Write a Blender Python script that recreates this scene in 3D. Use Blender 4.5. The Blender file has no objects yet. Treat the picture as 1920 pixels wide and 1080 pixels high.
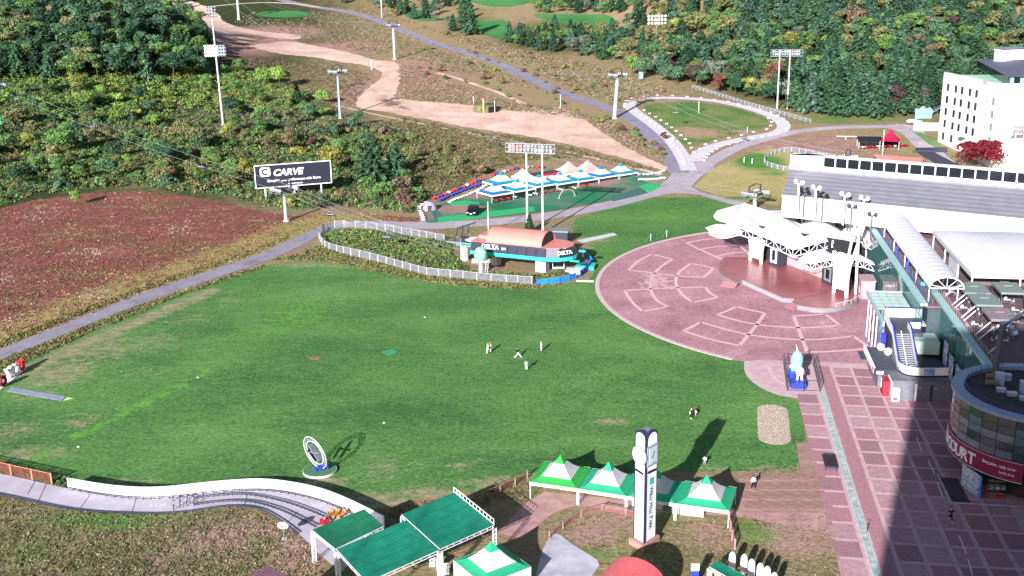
import bpy, bmesh, math, random
import numpy as np
from math import sin, cos, pi, radians, sqrt, exp, atan2
from mathutils import Vector, Matrix
from mathutils.geometry import delaunay_2d_cdt

random.seed(11); np.random.seed(11)
scene = bpy.context.scene
COL = scene.collection
# ------------------------------------------------------------- camera
FPX = 2050.0; CH = 70.0; TH = math.atan(605/FPX); ROLL = radians(-1.04)
_c, _s = cos(ROLL), sin(ROLL)
_R = Vector((1, 0, 0)); _U = Vector((0, sin(TH), cos(TH))); FW = Vector((0, cos(TH), -sin(TH)))
RI = _c*_R + _s*_U; UI = -_s*_R + _c*_U; CAM = Vector((0, 0, CH))
cd = bpy.data.cameras.new('camera'); cam = bpy.data.objects.new('camera', cd); COL.objects.link(cam)
cd.sensor_width = 36; cd.lens = FPX/1920*36; cd.clip_start = 1; cd.clip_end = 9000
m = Matrix(((RI.x, UI.x, -FW.x, 0), (RI.y, UI.y, -FW.y, 0), (RI.z, UI.z, -FW.z, CH), (0, 0, 0, 1)))
cam.matrix_world = m
scene.camera = cam
# ------------------------------------------------------------- light
SUN_AZ = 23.4; SUN_EL = 20.5            # shadows run towards azimuth 23.4 deg east of +Y
w = bpy.data.worlds.new('World'); scene.world = w; w.use_nodes = True
nt = w.node_tree; bg = nt.nodes['Background']
sky = nt.nodes.new('ShaderNodeTexSky'); sky.sky_type = 'NISHITA'; sky.sun_disc = False
sky.sun_elevation = radians(SUN_EL); sky.sun_rotation = radians(SUN_AZ+180)
nt.links.new(sky.outputs[0], bg.inputs[0]); bg.inputs[1].default_value = 0.05
sl = bpy.data.lights.new('sun', 'SUN'); sl.energy = 4.6; sl.angle = radians(0.5); sl.color = (1.0, 0.95, 0.93)
sun = bpy.data.objects.new('sun', sl); COL.objects.link(sun)
sd = Vector((sin(radians(SUN_AZ))*cos(radians(SUN_EL)), cos(radians(SUN_AZ))*cos(radians(SUN_EL)), -sin(radians(SUN_EL))))
sun.rotation_euler = sd.to_track_quat('-Z', 'Y').to_euler(); sun.location = (-100, -200, 200)
vs = scene.view_settings; vs.view_transform = 'Standard'; vs.look = 'None'; vs.gamma = 1; vs.use_curve_mapping = False
vs.exposure = 1.2
try:
    scene.cycles.max_bounces = 4; scene.cycles.diffuse_bounces = 2; scene.cycles.glossy_bounces = 2
    scene.cycles.transparent_max_bounces = 6; scene.cycles.transmission_bounces = 2
except Exception: pass

# ------------------------------------------------------------- terrain height
def sm(a, b, t):
    t = min(1.0, max(0.0, (t-a)/(b-a))); return t*t*(3-2*t)
def T(x, y):
    r = y-330.0
    if r <= 0: return 0.0
    z = 0.07*r*r/(r+40)
    dx = max(0.0, x+225)/58.0; dy = (y-620)/95.0
    if dy > 0: dy *= 0.8
    z += 30*exp(-dx*dx-dy*dy)*sm(0, 120, r)
    z += sm(60, 170, x)*0.26*min(max(0.0, y-505), 420)*sm(505, 560, y)
    z += sm(700, 1500, y)*60*(0.5+0.5*sin(x*0.004+1))
    return z
def ray(px, py): return FW*FPX + RI*(px-960) + UI*(540-py)
def G(px, py, z=0.0):
    d = ray(px, py); return CAM + d*((z-CH)/d.z)
def PT(px, py, dz=0.0):
    d = ray(px, py); d = d/d.y
    if d.z*330+CH <= dz: return G(px, py, dz)
    t = 300.0
    while t < 3000:
        p = CAM + d*t
        if p.z-dz < T(p.x, p.y): break
        t += 8
    a, b = t-8, t
    for _ in range(12):
        q = (a+b)/2; p = CAM+d*q
        if p.z-dz < T(p.x, p.y): b = q
        else: a = q
    p = CAM+d*b; return Vector((p.x, p.y, T(p.x, p.y)+dz))
def proj(p):
    d = Vector(p)-CAM; w_ = d.dot(FW); return 960+FPX*d.dot(RI)/w_, 540-FPX*d.dot(UI)/w_
def hgt(b, ty):
    lo, hi = 0.0, 120.0
    for _ in range(30):
        q = (lo+hi)/2
        if proj(Vector(b)+Vector((0, 0, q)))[1] > ty: lo = q
        else: hi = q
    return lo
UA = radians(9.3)
EU = Vector((cos(UA), -sin(UA), 0)); EV = Vector((sin(UA), cos(UA), 0))
def W(u, v, z=0.0): return EU*u+EV*v+Vector((0, 0, z))
def UV(p): return p.dot(EU), p.dot(EV)

# ------------------------------------------------------------- materials
def srgb(h):
    h = h.lstrip('#'); o = []
    for i in (0, 2, 4):
        c = int(h[i:i+2], 16)/255; o.append(c/12.92 if c <= 0.04045 else ((c+0.055)/1.055)**2.4)
    return (o[0], o[1], o[2], 1)
def _mat(name, rough=0.8, metal=0.0, spec=0.3):
    m = bpy.data.materials.new(name); m.use_nodes = True
    b = m.node_tree.nodes['Principled BSDF']
    b.inputs['Roughness'].default_value = rough; b.inputs['Metallic'].default_value = metal
    b.inputs['Specular IOR Level'].default_value = spec
    return m, m.node_tree, b
def _noise(t, scale, detail=4, rough=0.6, co=None, dist=0.0):
    n = t.nodes.new('ShaderNodeTexNoise'); n.inputs['Scale'].default_value = scale
    n.inputs['Detail'].default_value = detail; n.inputs['Roughness'].default_value = rough
    n.inputs['Distortion'].default_value = dist
    if co is None: co = t.nodes.new('ShaderNodeTexCoord').outputs['Object']
    t.links.new(co, n.inputs['Vector']); return n.outputs['Fac']
def _ramp(t, fac, stops):
    r = t.nodes.new('ShaderNodeValToRGB'); e = r.color_ramp.elements
    while len(e) < len(stops): e.new(0.5)
    for i, (p, c) in enumerate(stops):
        e[i].position = p; e[i].color = srgb(c) if isinstance(c, str) else c
    t.links.new(fac, r.inputs[0]); return r.outputs[0]
def _mix(t, fac, a, b, mode='MIX'):
    n = t.nodes.new('ShaderNodeMix'); n.data_type = 'RGBA'; n.blend_type = mode
    for sock, v in ((n.inputs['Factor'], fac), (n.inputs['A'], a), (n.inputs['B'], b)):
        if hasattr(v, 'is_linked') or isinstance(v, bpy.types.NodeSocket): t.links.new(v, sock)
        elif isinstance(v, str): sock.default_value = srgb(v)
        else: sock.default_value = v
    return n.outputs['Result']
def _bump(t, b, h, strength=0.3, dist=0.1):
    n = t.nodes.new('ShaderNodeBump'); n.inputs['Strength'].default_value = strength
    n.inputs['Distance'].default_value = dist
    t.links.new(h, n.inputs['Height']); t.links.new(n.outputs[0], b.inputs['Normal'])
def _math(t, op, a, b=0.0, clamp=False):
    n = t.nodes.new('ShaderNodeMath'); n.operation = op; n.use_clamp = clamp
    for i, v in ((0, a), (1, b)):
        if isinstance(v, (int, float)): n.inputs[i].default_value = v
        else: t.links.new(v, n.inputs[i])
    return n.outputs[0]
def _attr(t, name):
    a = t.nodes.new('ShaderNodeAttribute'); a.attribute_name = name; return a
MC = {}
def plain(name, col, rough=0.6, metal=0.0, var=0.12, scale=1.5, bump=0.0, spec=0.3):
    """paint / cloth / concrete with faint mottling"""
    if name in MC: return MC[name]
    m, t, b = _mat(name, rough, metal, spec)
    c = srgb(col); n = _noise(t, scale, 5)
    dk = tuple(x*(1-var*1.6) for x in c[:3])+(1,); lt = tuple(min(1, x*(1+var)) for x in c[:3])+(1,)
    r = _ramp(t, n, [(0.3, dk), (0.7, lt)]); t.links.new(r, b.inputs['Base Color'])
    if bump: _bump(t, b, _noise(t, scale*6, 4), bump, 0.05)
    MC[name] = m; return m
def ground_mat(name, stops, s1=0.05, s2=1.2, fine=0.35, dry=None, dry2=None, bump=0.5, dist=0.25, stretch=None):
    """patchy ground: broad noise picks from stops, fine noise breaks it up; attributes 'dry','dry2' blend other covers"""
    m, t, b = _mat(name, 0.95, 0, 0.1)
    tc = t.nodes.new('ShaderNodeTexCoord').outputs['Object']
    if stretch:
        mp = t.nodes.new('ShaderNodeMapping'); mp.inputs['Scale'].default_value = stretch[:3]
        mp.inputs['Rotation'].default_value = (0, 0, stretch[3]); t.links.new(tc, mp.inputs[0]); tc2 = mp.outputs[0]
    else: tc2 = tc
    broad = _noise(t, s1, 7, 0.62, tc2, 0.4); f = _noise(t, s2, 6, 0.75, tc)
    f2 = _noise(t, s2*0.22, 5, 0.7, tc2)
    mixf = _math(t, 'ADD', _math(t, 'MULTIPLY', broad, 1-fine), _math(t, 'MULTIPLY', f, fine*0.6))
    mixf = _math(t, 'ADD', mixf, _math(t, 'MULTIPLY', f2, fine*0.4))
    c = _ramp(t, mixf, stops)
    for k, st in (('dry', dry), ('dry2', dry2)):
        if st:
            a = _attr(t, k).outputs['Fac']
            a = _math(t, 'ADD', a, _math(t, 'MULTIPLY', _math(t, 'SUBTRACT', _math(t, 'ADD', _math(t, 'MULTIPLY', f, 0.55), _math(t, 'MULTIPLY', f2, 0.45)), 0.5), 2.2))
            a = _math(t, 'SUBTRACT', _math(t, 'MULTIPLY', a, 2.2), 0.6, True)
            a = _math(t, 'MULTIPLY', a, _math(t, 'GREATER_THAN', _attr(t, k).outputs['Fac'], 0.03))
            c = _mix(t, a, c, _ramp(t, f2, st))
    sp = _ramp(t, f, [(0.3, (0.42, 0.42, 0.42, 1)), (0.62, (1.25, 1.25, 1.25, 1))])
    c = _mix(t, fine, c, _mix(t, 1.0, c, sp, 'MULTIPLY'))
    t.links.new(c, b.inputs['Base Color'])
    _bump(t, b, f, bump, dist)
    MC[name] = m; return m
def foliage_mat(name):
    m, t, b = _mat(name, 0.7, 0, 0.25)
    oi = t.nodes.new('ShaderNodeObjectInfo'); a = _attr(t, 'shade')
    c = _mix(t, 1.0, oi.outputs['Color'], a.outputs['Color'], 'MULTIPLY')
    t.links.new(c, b.inputs['Base Color'])
    tr = t.nodes.new('ShaderNodeBsdfTranslucent'); t.links.new(c, tr.inputs[0])
    mx = t.nodes.new('ShaderNodeMixShader'); mx.inputs[0].default_value = 0.22
    t.links.new(b.outputs[0], mx.inputs[1]); t.links.new(tr.outputs[0], mx.inputs[2])
    t.links.new(mx.outputs[0], t.nodes['Material Output'].inputs[0]); return m
def glass_mat(name, col, alpha=0.6, rough=0.05, refl=0.5):
    m, t, b = _mat(name, rough, 0, refl)
    n = _noise(t, 0.25, 3); c = srgb(col)
    r = _ramp(t, n, [(0.3, tuple(x*0.65 for x in c[:3])+(1,)), (0.7, c)])
    t.links.new(r, b.inputs['Base Color']); b.inputs['Alpha'].default_value = alpha
    MC[name] = m; return m
def cloth_mat(name, col, trans=0.25, var=0.06):
    m, t, b = _mat(name, 0.75, 0, 0.2)
    c = srgb(col); n = _noise(t, 1.2, 4)
    r = _ramp(t, n, [(0.3, tuple(x*(1-var*2) for x in c[:3])+(1,)), (0.7, c)])
    t.links.new(r, b.inputs['Base Color'])
    tr = t.nodes.new('ShaderNodeBsdfTranslucent'); t.links.new(r, tr.inputs[0])
    mx = t.nodes.new('ShaderNodeMixShader'); mx.inputs[0].default_value = trans
    t.links.new(b.outputs[0], mx.inputs[1]); t.links.new(tr.outputs[0], mx.inputs[2])
    t.links.new(mx.outputs[0], t.nodes['Material Output'].inputs[0]); MC[name] = m; return m
def shade_mat(name, col, ang):
    m, t, b = _mat(name, 0.75, 0, 0.2); c = srgb(col); k = lambda f: tuple(x*f for x in c[:3])+(1,)
    tc = t.nodes.new('ShaderNodeTexCoord').outputs['Object']; out = k(1)
    base = _ramp(t, _noise(t, 0.5, 5, 0.7), [(0.35, k(.8)), (0.65, k(1.12))])
    for a, sc, st in ((ang, 0.55, .45), (ang+pi/2, 0.16, .3), (ang+.9, 0.045, .35)):
        mp = t.nodes.new('ShaderNodeMapping'); mp.inputs['Rotation'].default_value = (0, 0, a); t.links.new(tc, mp.inputs[0])
        w_ = t.nodes.new('ShaderNodeTexWave'); w_.inputs['Scale'].default_value = sc; w_.inputs['Distortion'].default_value = 1.2; w_.inputs['Detail'].default_value = 3; t.links.new(mp.outputs[0], w_.inputs['Vector'])
        f = _math(t, 'MULTIPLY', _math(t, 'POWER', w_.outputs['Fac'], 14.0), st); base = _mix(t, f, base, k(.35))
    t.links.new(base, b.inputs['Base Color']); tr = t.nodes.new('ShaderNodeBsdfTranslucent'); t.links.new(base, tr.inputs[0])
    mx = t.nodes.new('ShaderNodeMixShader'); mx.inputs[0].default_value = 0.2
    t.links.new(b.outputs[0], mx.inputs[1]); t.links.new(tr.outputs[0], mx.inputs[2]); t.links.new(mx.outputs[0], t.nodes['Material Output'].inputs[0]); MC[name] = m; return m
def net_mat(name, col, cover=0.6, scale=3.0):
    m, t, b = _mat(name, 0.8)
    b.inputs['Base Color'].default_value = srgb(col)
    n = _noise(t, scale, 5, 0.7); a = _ramp(t, n, [(0.35, (cover*0.6,)*3+(1,)), (0.65, (min(1, cover*1.3),)*3+(1,))])
    t.links.new(a, b.inputs['Alpha']); MC[name] = m; return m
def road_mat(name, col):
    m, t, b = _mat(name, 0.9, 0, 0.2); c = srgb(col)
    k = lambda f: tuple(x*f for x in c[:3])+(1,)
    a = _ramp(t, _noise(t, 0.18, 8, 0.7, dist=.6), [(0.32, k(.62)), (0.45, k(.92)), (0.56, k(1.0)), (0.7, k(1.28))])
    n2 = _noise(t, 2.5, 6, 0.8); s2 = _ramp(t, n2, [(0.3, (.72,.72,.74,1)), (0.7, (1.18,1.18,1.18,1))])
    c2 = _mix(t, 0.8, a, _mix(t, 1.0, a, s2, 'MULTIPLY')); n3 = _noise(t, 0.6, 2, 0.5, dist=4)
    cr_ = _math(t, 'LESS_THAN', _math(t, 'ABSOLUTE', _math(t, 'SUBTRACT', n3, 0.5)), 0.006)
    c2 = _mix(t, _math(t, 'MULTIPLY', cr_, 0.55), c2, k(.45)); t.links.new(c2, b.inputs['Base Color']); _bump(t, b, n2, .35, .05)
    MC[name] = m; return m
# common ones
WHITE = plain('white_paint', '#f2f2f6', 0.45, var=0.04)
OFFW = plain('weathered_white_paint', '#d8d8de', 0.6, var=0.12)
STEEL = plain('galvanised_steel', '#8f97a2', 0.45, 0.3, 0.1)
DSTEEL = plain('dark_painted_steel', '#3a3f4c', 0.5, 0.2, 0.1)
BLACK = plain('black_rubber', '#17181c', 0.7, var=0.1)
CONC = plain('pale_concrete', '#c9c3cc', 0.85, var=0.12, scale=0.7, bump=0.2)
ASPH = road_mat('grey_asphalt', '#96909f')
RED = plain('red_paint', '#d62839', 0.5, var=0.08)
BLUE = plain('blue_paint', '#2a3fae', 0.5, var=0.08)
CYAN = plain('cyan_paint', '#4cc4e6', 0.5, var=0.08)
TURQ = plain('turquoise_paint', '#35c0b4', 0.5, var=0.1)
SALMON = plain('salmon_metal_roof', '#d4877e', 0.5, var=0.08, scale=0.6)
NAVY = plain('navy_panel', '#2d3044', 0.35, 0.1, 0.1)
WOOD = plain('weathered_wood', '#8c7a70', 0.85, var=0.2, scale=3, bump=0.3)
SKIN = plain('skin', '#c99a80', 0.6, var=0.05)
LEAF = foliage_mat('leaves')
BARK = plain('bark', '#5a4a40', 0.95, var=0.25, scale=4, bump=0.5)

# ------------------------------------------------------------- mesh building
class MB:
    def __init__(s): s.v = []; s.f = []; s.m = []
    def add(s, vs, fs, mi=0, M=None):
        o = len(s.v)
        for p in vs:
            p = Vector(p); s.v.append(M @ p if M is not None else p)
        for f in fs: s.f.append(tuple(i+o for i in f)); s.m.append(mi)
        return s
    def box(s, x0, x1, y0, y1, z0, z1, mi=0, M=None):
        return s.add([(x0,y0,z0),(x1,y0,z0),(x1,y1,z0),(x0,y1,z0),(x0,y0,z1),(x1,y0,z1),(x1,y1,z1),(x0,y1,z1)],
                     [(3,2,1,0),(4,5,6,7),(0,1,5,4),(1,2,6,5),(2,3,7,6),(3,0,4,7)], mi, M)
    def cbox(s, c, d, rz=0.0, mi=0, ry=0.0):
        M = Matrix.Translation(Vector(c)) @ Matrix.Rotation(rz, 4, 'Z') @ Matrix.Rotation(ry, 4, 'Y')
        return s.box(-d[0]/2, d[0]/2, -d[1]/2, d[1]/2, -d[2]/2, d[2]/2, mi, M)
    def bar(s, p0, p1, wd, ht, mi=0):
        """box section beam from p0 to p1"""
        p0 = Vector(p0); p1 = Vector(p1); d = p1-p0
        if d.length < 1e-6: return s
        z = d.normalized(); up = Vector((0,0,1)) if abs(z.z) < 0.95 else Vector((0,1,0))
        x = up.cross(z).normalized()*wd/2; y = z.cross(x).normalized()*ht/2
        return s.add([p0-x-y, p0+x-y, p0+x+y, p0-x+y, p1-x-y, p1+x-y, p1+x+y, p1-x+y],
                     [(3,2,1,0),(4,5,6,7),(0,1,5,4),(1,2,6,5),(2,3,7,6),(3,0,4,7)], mi)
    def tube(s, p0, p1, r, n=6, r2=None, mi=0):
        p0 = Vector(p0); p1 = Vector(p1); r2 = r if r2 is None else r2
        d = p1-p0
        if d.length < 1e-6: return s
        z = d.normalized(); up = Vector((0,0,1)) if abs(z.z) < 0.95 else Vector((0,1,0))
        x = up.cross(z).normalized(); y = z.cross(x)
        vs = [p0+(x*cos(2*pi*i/n)+y*sin(2*pi*i/n))*r for i in range(n)]+[p1+(x*cos(2*pi*i/n)+y*sin(2*pi*i/n))*r2 for i in range(n)]
        fs = [(i, (i+1)%n, n+(i+1)%n, n+i) for i in range(n)]+[tuple(range(n))[::-1], tuple(range(n, 2*n))]
        return s.add(vs, fs, mi)
    def path(s, pts, r, n=6, mi=0):
        for a, b in zip(pts[:-1], pts[1:]): s.tube(a, b, r, n, None, mi)
        return s
    def prism(s, pts, z0, z1, mi=0, M=None):
        n = len(pts)
        a = sum(pts[i][0]*pts[(i+1)%n][1]-pts[(i+1)%n][0]*pts[i][1] for i in range(n))
        if a < 0: pts = list(pts)[::-1]
        z1s = z1 if isinstance(z1, (list, tuple)) else [z1]*n
        if a < 0 and isinstance(z1, (list, tuple)): z1s = list(z1)[::-1]
        vs = [(p[0], p[1], z0) for p in pts]+[(p[0], p[1], z) for p, z in zip(pts, z1s)]
        fs = [tuple(range(n))[::-1], tuple(range(n, 2*n))]+[(i, (i+1)%n, n+(i+1)%n, n+i) for i in range(n)]
        return s.add(vs, fs, mi, M)
    def lathe(s, prof, n=16, c=(0,0,0), mi=0, a0=0, a1=2*pi):
        full = abs(a1-a0-2*pi) < 1e-6; k = n if full else n+1
        vs = [(c[0]+r*cos(a0+(a1-a0)*i/n), c[1]+r*sin(a0+(a1-a0)*i/n), c[2]+z) for r, z in prof for i in range(k)]
        fs = []
        for j in range(len(prof)-1):
            for i in range(n):
                a = j*k+i; b = j*k+(i+1)%k; fs.append((a, b, b+k, a+k))
        return s.add(vs, fs, mi)
    def sphere(s, c, r, n=10, mi=0, M=None):
        if not hasattr(r, '__len__'): r = (r, r, r)
        h = n//2; vs = []; fs = []
        for j in range(h+1):
            th = pi*j/h
            for i in range(n): vs.append((c[0]+r[0]*sin(th)*cos(2*pi*i/n), c[1]+r[1]*sin(th)*sin(2*pi*i/n), c[2]+r[2]*cos(th)))
        for j in range(h):
            for i in range(n): fs.append((j*n+i, (j+1)*n+i, (j+1)*n+(i+1)%n, j*n+(i+1)%n))
        return s.add(vs, fs, mi, M)
    def grid(s, P, mi=0, thick=0.0):
        """P[j][i] -> points; optional thickness downward"""
        nj, ni = len(P), len(P[0])
        vs = [p for r in P for p in r]
        fs = [(j*ni+i, j*ni+i+1, (j+1)*ni+i+1, (j+1)*ni+i) for j in range(nj-1) for i in range(ni-1)]
        s.add(vs, fs, mi)
        if thick:
            s.add([Vector(p)-Vector((0,0,thick)) for p in vs], [f[::-1] for f in fs], mi)
        return s
    def ring(s, pts, wd, z=0.0, closed=False, mi=0, dz=0.0):
        """flat strip following a 2D/3D polyline, width wd"""
        n = len(pts); vs = []
        for i in range(n):
            a = Vector(pts[i-1] if (i > 0 or closed) else pts[i]); b = Vector(pts[(i+1)%n] if (i < n-1 or closed) else pts[i])
            d = (b-a); d.z = 0; d.normalize(); nn = Vector((-d.y, d.x, 0))*wd/2; p = Vector(pts[i])+Vector((0,0,z))
            vs += [p+nn, p-nn]
        m_ = n if closed else n-1
        fs = [(2*i, 2*i+1, 2*((i+1)%n)+1, 2*((i+1)%n)) for i in range(m_)]
        s.add(vs, fs, mi)
        if dz:
            o = len(s.v); k = len(vs)
            s.add([v-Vector((0,0,dz)) for v in vs], [], mi)
            for i in range(m_):
                j = (i+1) % n; A = o-k
                s.f.append((A+2*i, A+2*j, o+2*j, o+2*i)); s.m.append(mi)
                s.f.append((A+2*j+1, A+2*i+1, o+2*i+1, o+2*j+1)); s.m.append(mi)
        return s
    def text(s, body, size, origin, right, up, ext=0.03, mi=0, align='LEFT', sx=1.0, shear=0.0, bold=0.0):
        cu = bpy.data.curves.new('t', 'FONT'); cu.body = body; cu.size = size; cu.extrude = ext; cu.align_x = align
        cu.shear = shear; cu.offset = bold; cu.resolution_u = 2
        o = bpy.data.objects.new('t', cu); COL.objects.link(o)
        dg = bpy.context.evaluated_depsgraph_get(); dg.update()
        me = bpy.data.meshes.new_from_object(o.evaluated_get(dg))
        r = Vector(right).normalized(); u = Vector(up).normalized(); n = r.cross(u)
        og = Vector(origin)
        s.add([og+r*v.co.x*sx+u*v.co.y+n*v.co.z for v in me.vertices], [tuple(p.vertices) for p in me.polygons], mi)
        bpy.data.objects.remove(o); bpy.data.curves.remove(cu); bpy.data.meshes.remove(me); return s
    def mesh(s, name, mats, off=(0,0,0), smooth=False):
        me = bpy.data.meshes.new(name); o = Vector(off)
        me.from_pydata([tuple(v-o) for v in s.v], [], s.f)
        for m_ in (mats if isinstance(mats, (list, tuple)) else [mats]): me.materials.append(m_)
        if any(s.m): me.polygons.foreach_set('material_index', s.m)
        if smooth: me.polygons.foreach_set('use_smooth', [True]*len(me.polygons))
        me.update(); return me
OFF = {}
def tag(o, label=None, cat=None, group=None, kind=None):
    if label: o['label'] = label
    if cat: o['category'] = cat
    if group: o['group'] = group
    if kind: o['kind'] = kind
    return o
def root(name, label, cat, loc, rz=0.0, group=None, off=None):
    o = bpy.data.objects.new(name, None); o.empty_display_size = 0.3; COL.objects.link(o)
    o.location = loc; o.rotation_euler = (0, 0, rz); OFF[o.name] = Vector(off) if off is not None else Vector((0,0,0))
    return tag(o, label, cat, group)
def uroot(name, label, cat, u, v, z=0.0, group=None):   # aligned with the promenade grid; parts built in (u, v, z)
    return root(name, label, cat, W(u, v, z), -UA, group, (u, v, z))
def wroot(name, label, cat, p, group=None):             # parts built in world coordinates
    return root(name, label, cat, Vector(p), 0.0, group, p)
def part(name, mb, mats, parent, label=None, kind=None, smooth=False):
    off = OFF.get(parent.name, Vector((0,0,0))) if parent else Vector((0,0,0))
    me = mb if isinstance(mb, bpy.types.Mesh) else mb.mesh(name, mats, off, smooth)
    o = bpy.data.objects.new(name, me); COL.objects.link(o)
    if parent: o.parent = parent
    OFF[o.name] = off
    return tag(o, label, None, None, kind)
def inst(name, me, parent, loc, rz=0.0, sc=None):
    """a further piece sharing mesh data, placed in the parent's part coordinates"""
    o = bpy.data.objects.new(name, me); COL.objects.link(o); o.parent = parent
    o.location = Vector(loc)-OFF.get(parent.name, Vector((0,0,0))); o.rotation_euler = (0, 0, rz)
    if sc: o.scale = sc
    return o
def solo(name, mb, mats, loc, label, cat, group=None, kind=None, smooth=False, rz=0.0, uvf=False):
    me = mb.mesh(name, mats, loc, smooth) if isinstance(mb, MB) else mb
    o = bpy.data.objects.new(name, me); COL.objects.link(o)
    o.location = W(*loc) if uvf else loc; o.rotation_euler = (0, 0, -UA if uvf else rz)
    OFF[o.name] = Vector(loc); return tag(o, label, cat, group, kind)
def struct(name, mb, mats, smooth=False, kind='structure'):
    o = part(name, mb, mats, None, smooth=smooth); o['kind'] = kind; return o
def copy_tree(o, parent=None):
    c = o.copy(); COL.objects.link(c); OFF[c.name] = OFF.get(o.name, Vector((0,0,0)))
    if parent: c.parent = parent
    for ch in o.children: copy_tree(ch, c)
    return c
def cat(pts, n=6, closed=False):
    """Catmull-Rom through the points"""
    P = [Vector(p) for p in pts]; out = []; k = len(P)
    rng = range(k) if closed else range(k-1)
    for i in rng:
        p0 = P[(i-1) % k] if (i > 0 or closed) else P[0]; p1 = P[i]; p2 = P[(i+1) % k]
        p3 = P[(i+2) % k] if (i+2 < k or closed) else P[-1]
        for j in range(n):
            t = j/n
            out.append(0.5*((2*p1)+(p2-p0)*t+(2*p0-5*p1+4*p2-p3)*t*t+(3*p1-p0-3*p2+p3)*t**3))
    if not closed: out.append(P[-1])
    return out
def lin(pts, n):
    P = [Vector(p) for p in pts]; return [P[i].lerp(P[i+1], j/n) for i in range(len(P)-1) for j in range(n)]+[P[-1]]
def ragged(pts, a):
    return [p+Vector((random.uniform(-a, a), random.uniform(-a, a)*1.6, 0)) for p in pts]
def inside(x, y, poly):
    c = False; n = len(poly); j = n-1
    for i in range(n):
        xi, yi = poly[i][0], poly[i][1]; xj, yj = poly[j][0], poly[j][1]
        if (yi > y) != (yj > y) and x < (xj-xi)*(y-yi)/(yj-yi)+xi: c = not c
        j = i
    return c
def sheet(name, pts, mat, dz, cell=3.0, flat=False, masks=None, kind='structure'):
    """a draped sheet over the terrain inside the world polygon pts"""
    pts = [Vector((p[0], p[1])) for p in pts]
    xs = [p.x for p in pts]; ys = [p.y for p in pts]
    inner = []
    if cell:
        y = min(ys)
        while y < max(ys):
            x = min(xs)
            while x < max(xs):
                xx = x+random.uniform(-.2, .2)*cell; yy = y+random.uniform(-.2, .2)*cell
                if inside(xx, yy, pts): inner.append(Vector((xx, yy)))
                x += cell
            y += cell
    n = len(pts)
    r = delaunay_2d_cdt(pts+inner, [(i, (i+1) % n) for i in range(n)], [], 1, 1e-4)
    vs = [(p.x, p.y, (0 if flat else T(p.x, p.y))+dz) for p in r[0]]
    fs = []
    for f in r[2]:
        a, b, c = (vs[i] for i in f[:3])
        fs.append(f if (b[0]-a[0])*(c[1]-a[1])-(b[1]-a[1])*(c[0]-a[0]) > 0 else f[::-1])
    me = bpy.data.meshes.new(name); me.from_pydata(vs, [], fs); me.materials.append(mat)
    for mn, fn in (masks or {}).items():
        at = me.attributes.new(mn, 'FLOAT', 'POINT'); at.data.foreach_set('value', [fn(v[0], v[1]) for v in vs])
    o = bpy.data.objects.new(name, me); COL.objects.link(o); OFF[o.name] = Vector((0,0,0)); o['kind'] = kind
    return o
def pxs(pts, n=0, closed=True):
    L = [PT(*p) for p in pts]
    return cat(L, n, closed) if n else L
def blob_mask(blobs, base=0.0):
    B = []
    for px, py, rx, ry, wt in blobs:
        c = PT(px, py); a = PT(px+rx, py); b = PT(px, py-ry); B.append((c.x, c.y, max(.5, (a-c).length), max(.5, (b-c).length), wt))
    def f(x, y):
        v = base
        for cx, cy, rx, ry, wt in B:
            d = ((x-cx)/rx)**2+((y-cy)/ry)**2
            if d < 4: v = max(v, wt*exp(-d))
        return v
    return f
def line_mask(pts, width, wt=1.0):
    L = [PT(*p) for p in pts]
    def f(x, y):
        best = 1e9
        for a, b in zip(L[:-1], L[1:]):
            dx, dy = b.x-a.x, b.y-a.y; t = max(0, min(1, ((x-a.x)*dx+(y-a.y)*dy)/(dx*dx+dy*dy)))
            best = min(best, (x-a.x-dx*t)**2+(y-a.y-dy*t)**2)
        return wt*exp(-best/width**2)
    return f
def mmax(*fs): return lambda x, y: max(f(x, y) for f in fs)
# ============================================================= GROUND
XS = sorted(set([-1500,-1200,-1000,-800,-700,-600,-520,-460]+list(range(-420, 421, 6))+[460,520,600,700,800,1000,1200,1500]))
YS = sorted(set([-260,-120,0,60,90,120,160,200,240,280,310,325]+list(range(330, 900, 6))+list(range(900, 1500, 25))+list(range(1500, 3301, 120))))
vs_ = [(x, y, T(x, y)) for y in YS for x in XS]
k = len(XS)
fs_ = [(j*k+i, j*k+i+1, (j+1)*k+i+1, (j+1)*k+i) for j in range(len(YS)-1) for i in range(k-1)]
scrub = ground_mat('dry_scrub_ground', [(0.28, '#4a5c38'), (0.40, '#7c7c52'), (0.50, '#a08e6c'), (0.60, '#a08070'), (0.75, '#c0a094')],
                   0.03, 0.9, 0.6, dry=[(0.3, '#2a3820'), (0.7, '#44502c')], dry2=[(0.3, '#c79f94'), (0.6, '#9b7a70')], bump=1.0, dist=0.7)
me = bpy.data.meshes.new('ground'); me.from_pydata(vs_, [], fs_); me.materials.append(scrub)
wood_f = mmax(blob_mask([(150, 60, 260, 90, 1.2), (1600, 100, 300, 120, 1.2), (60, 250, 200, 90, 1.0), (480, 280, 260, 100, 0.9),
                         (330, 175, 160, 45, 1.6), (700, 290, 150, 60, 0.9), (880, 45, 60, 25, 0.6), (1040, 70, 120, 35, 0.9)]))
pink_f = blob_mask([(760, 130, 70, 25, 1.0), (640, 90, 90, 14, 1.0), (800, 150, 110, 30, 0.8), (520, 60, 110, 14, 1.0), (1210, 275, 60, 60, 0.5),
                    (470, 75, 60, 22, 1.2), (860, 175, 60, 12, 0.6), (1430, 960, 130, 40, 0.6), (1480, 1000, 70, 60, 0.9), (1080, 940, 120, 30, 1.0),
                    (430, 1020, 130, 60, 1.0), (560, 1040, 60, 60, 0.9), (1490, 280, 120, 30, 0.9), (1580, 270, 100, 30, 0.8), (660, 180, 40, 30, 0.9)])
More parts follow.
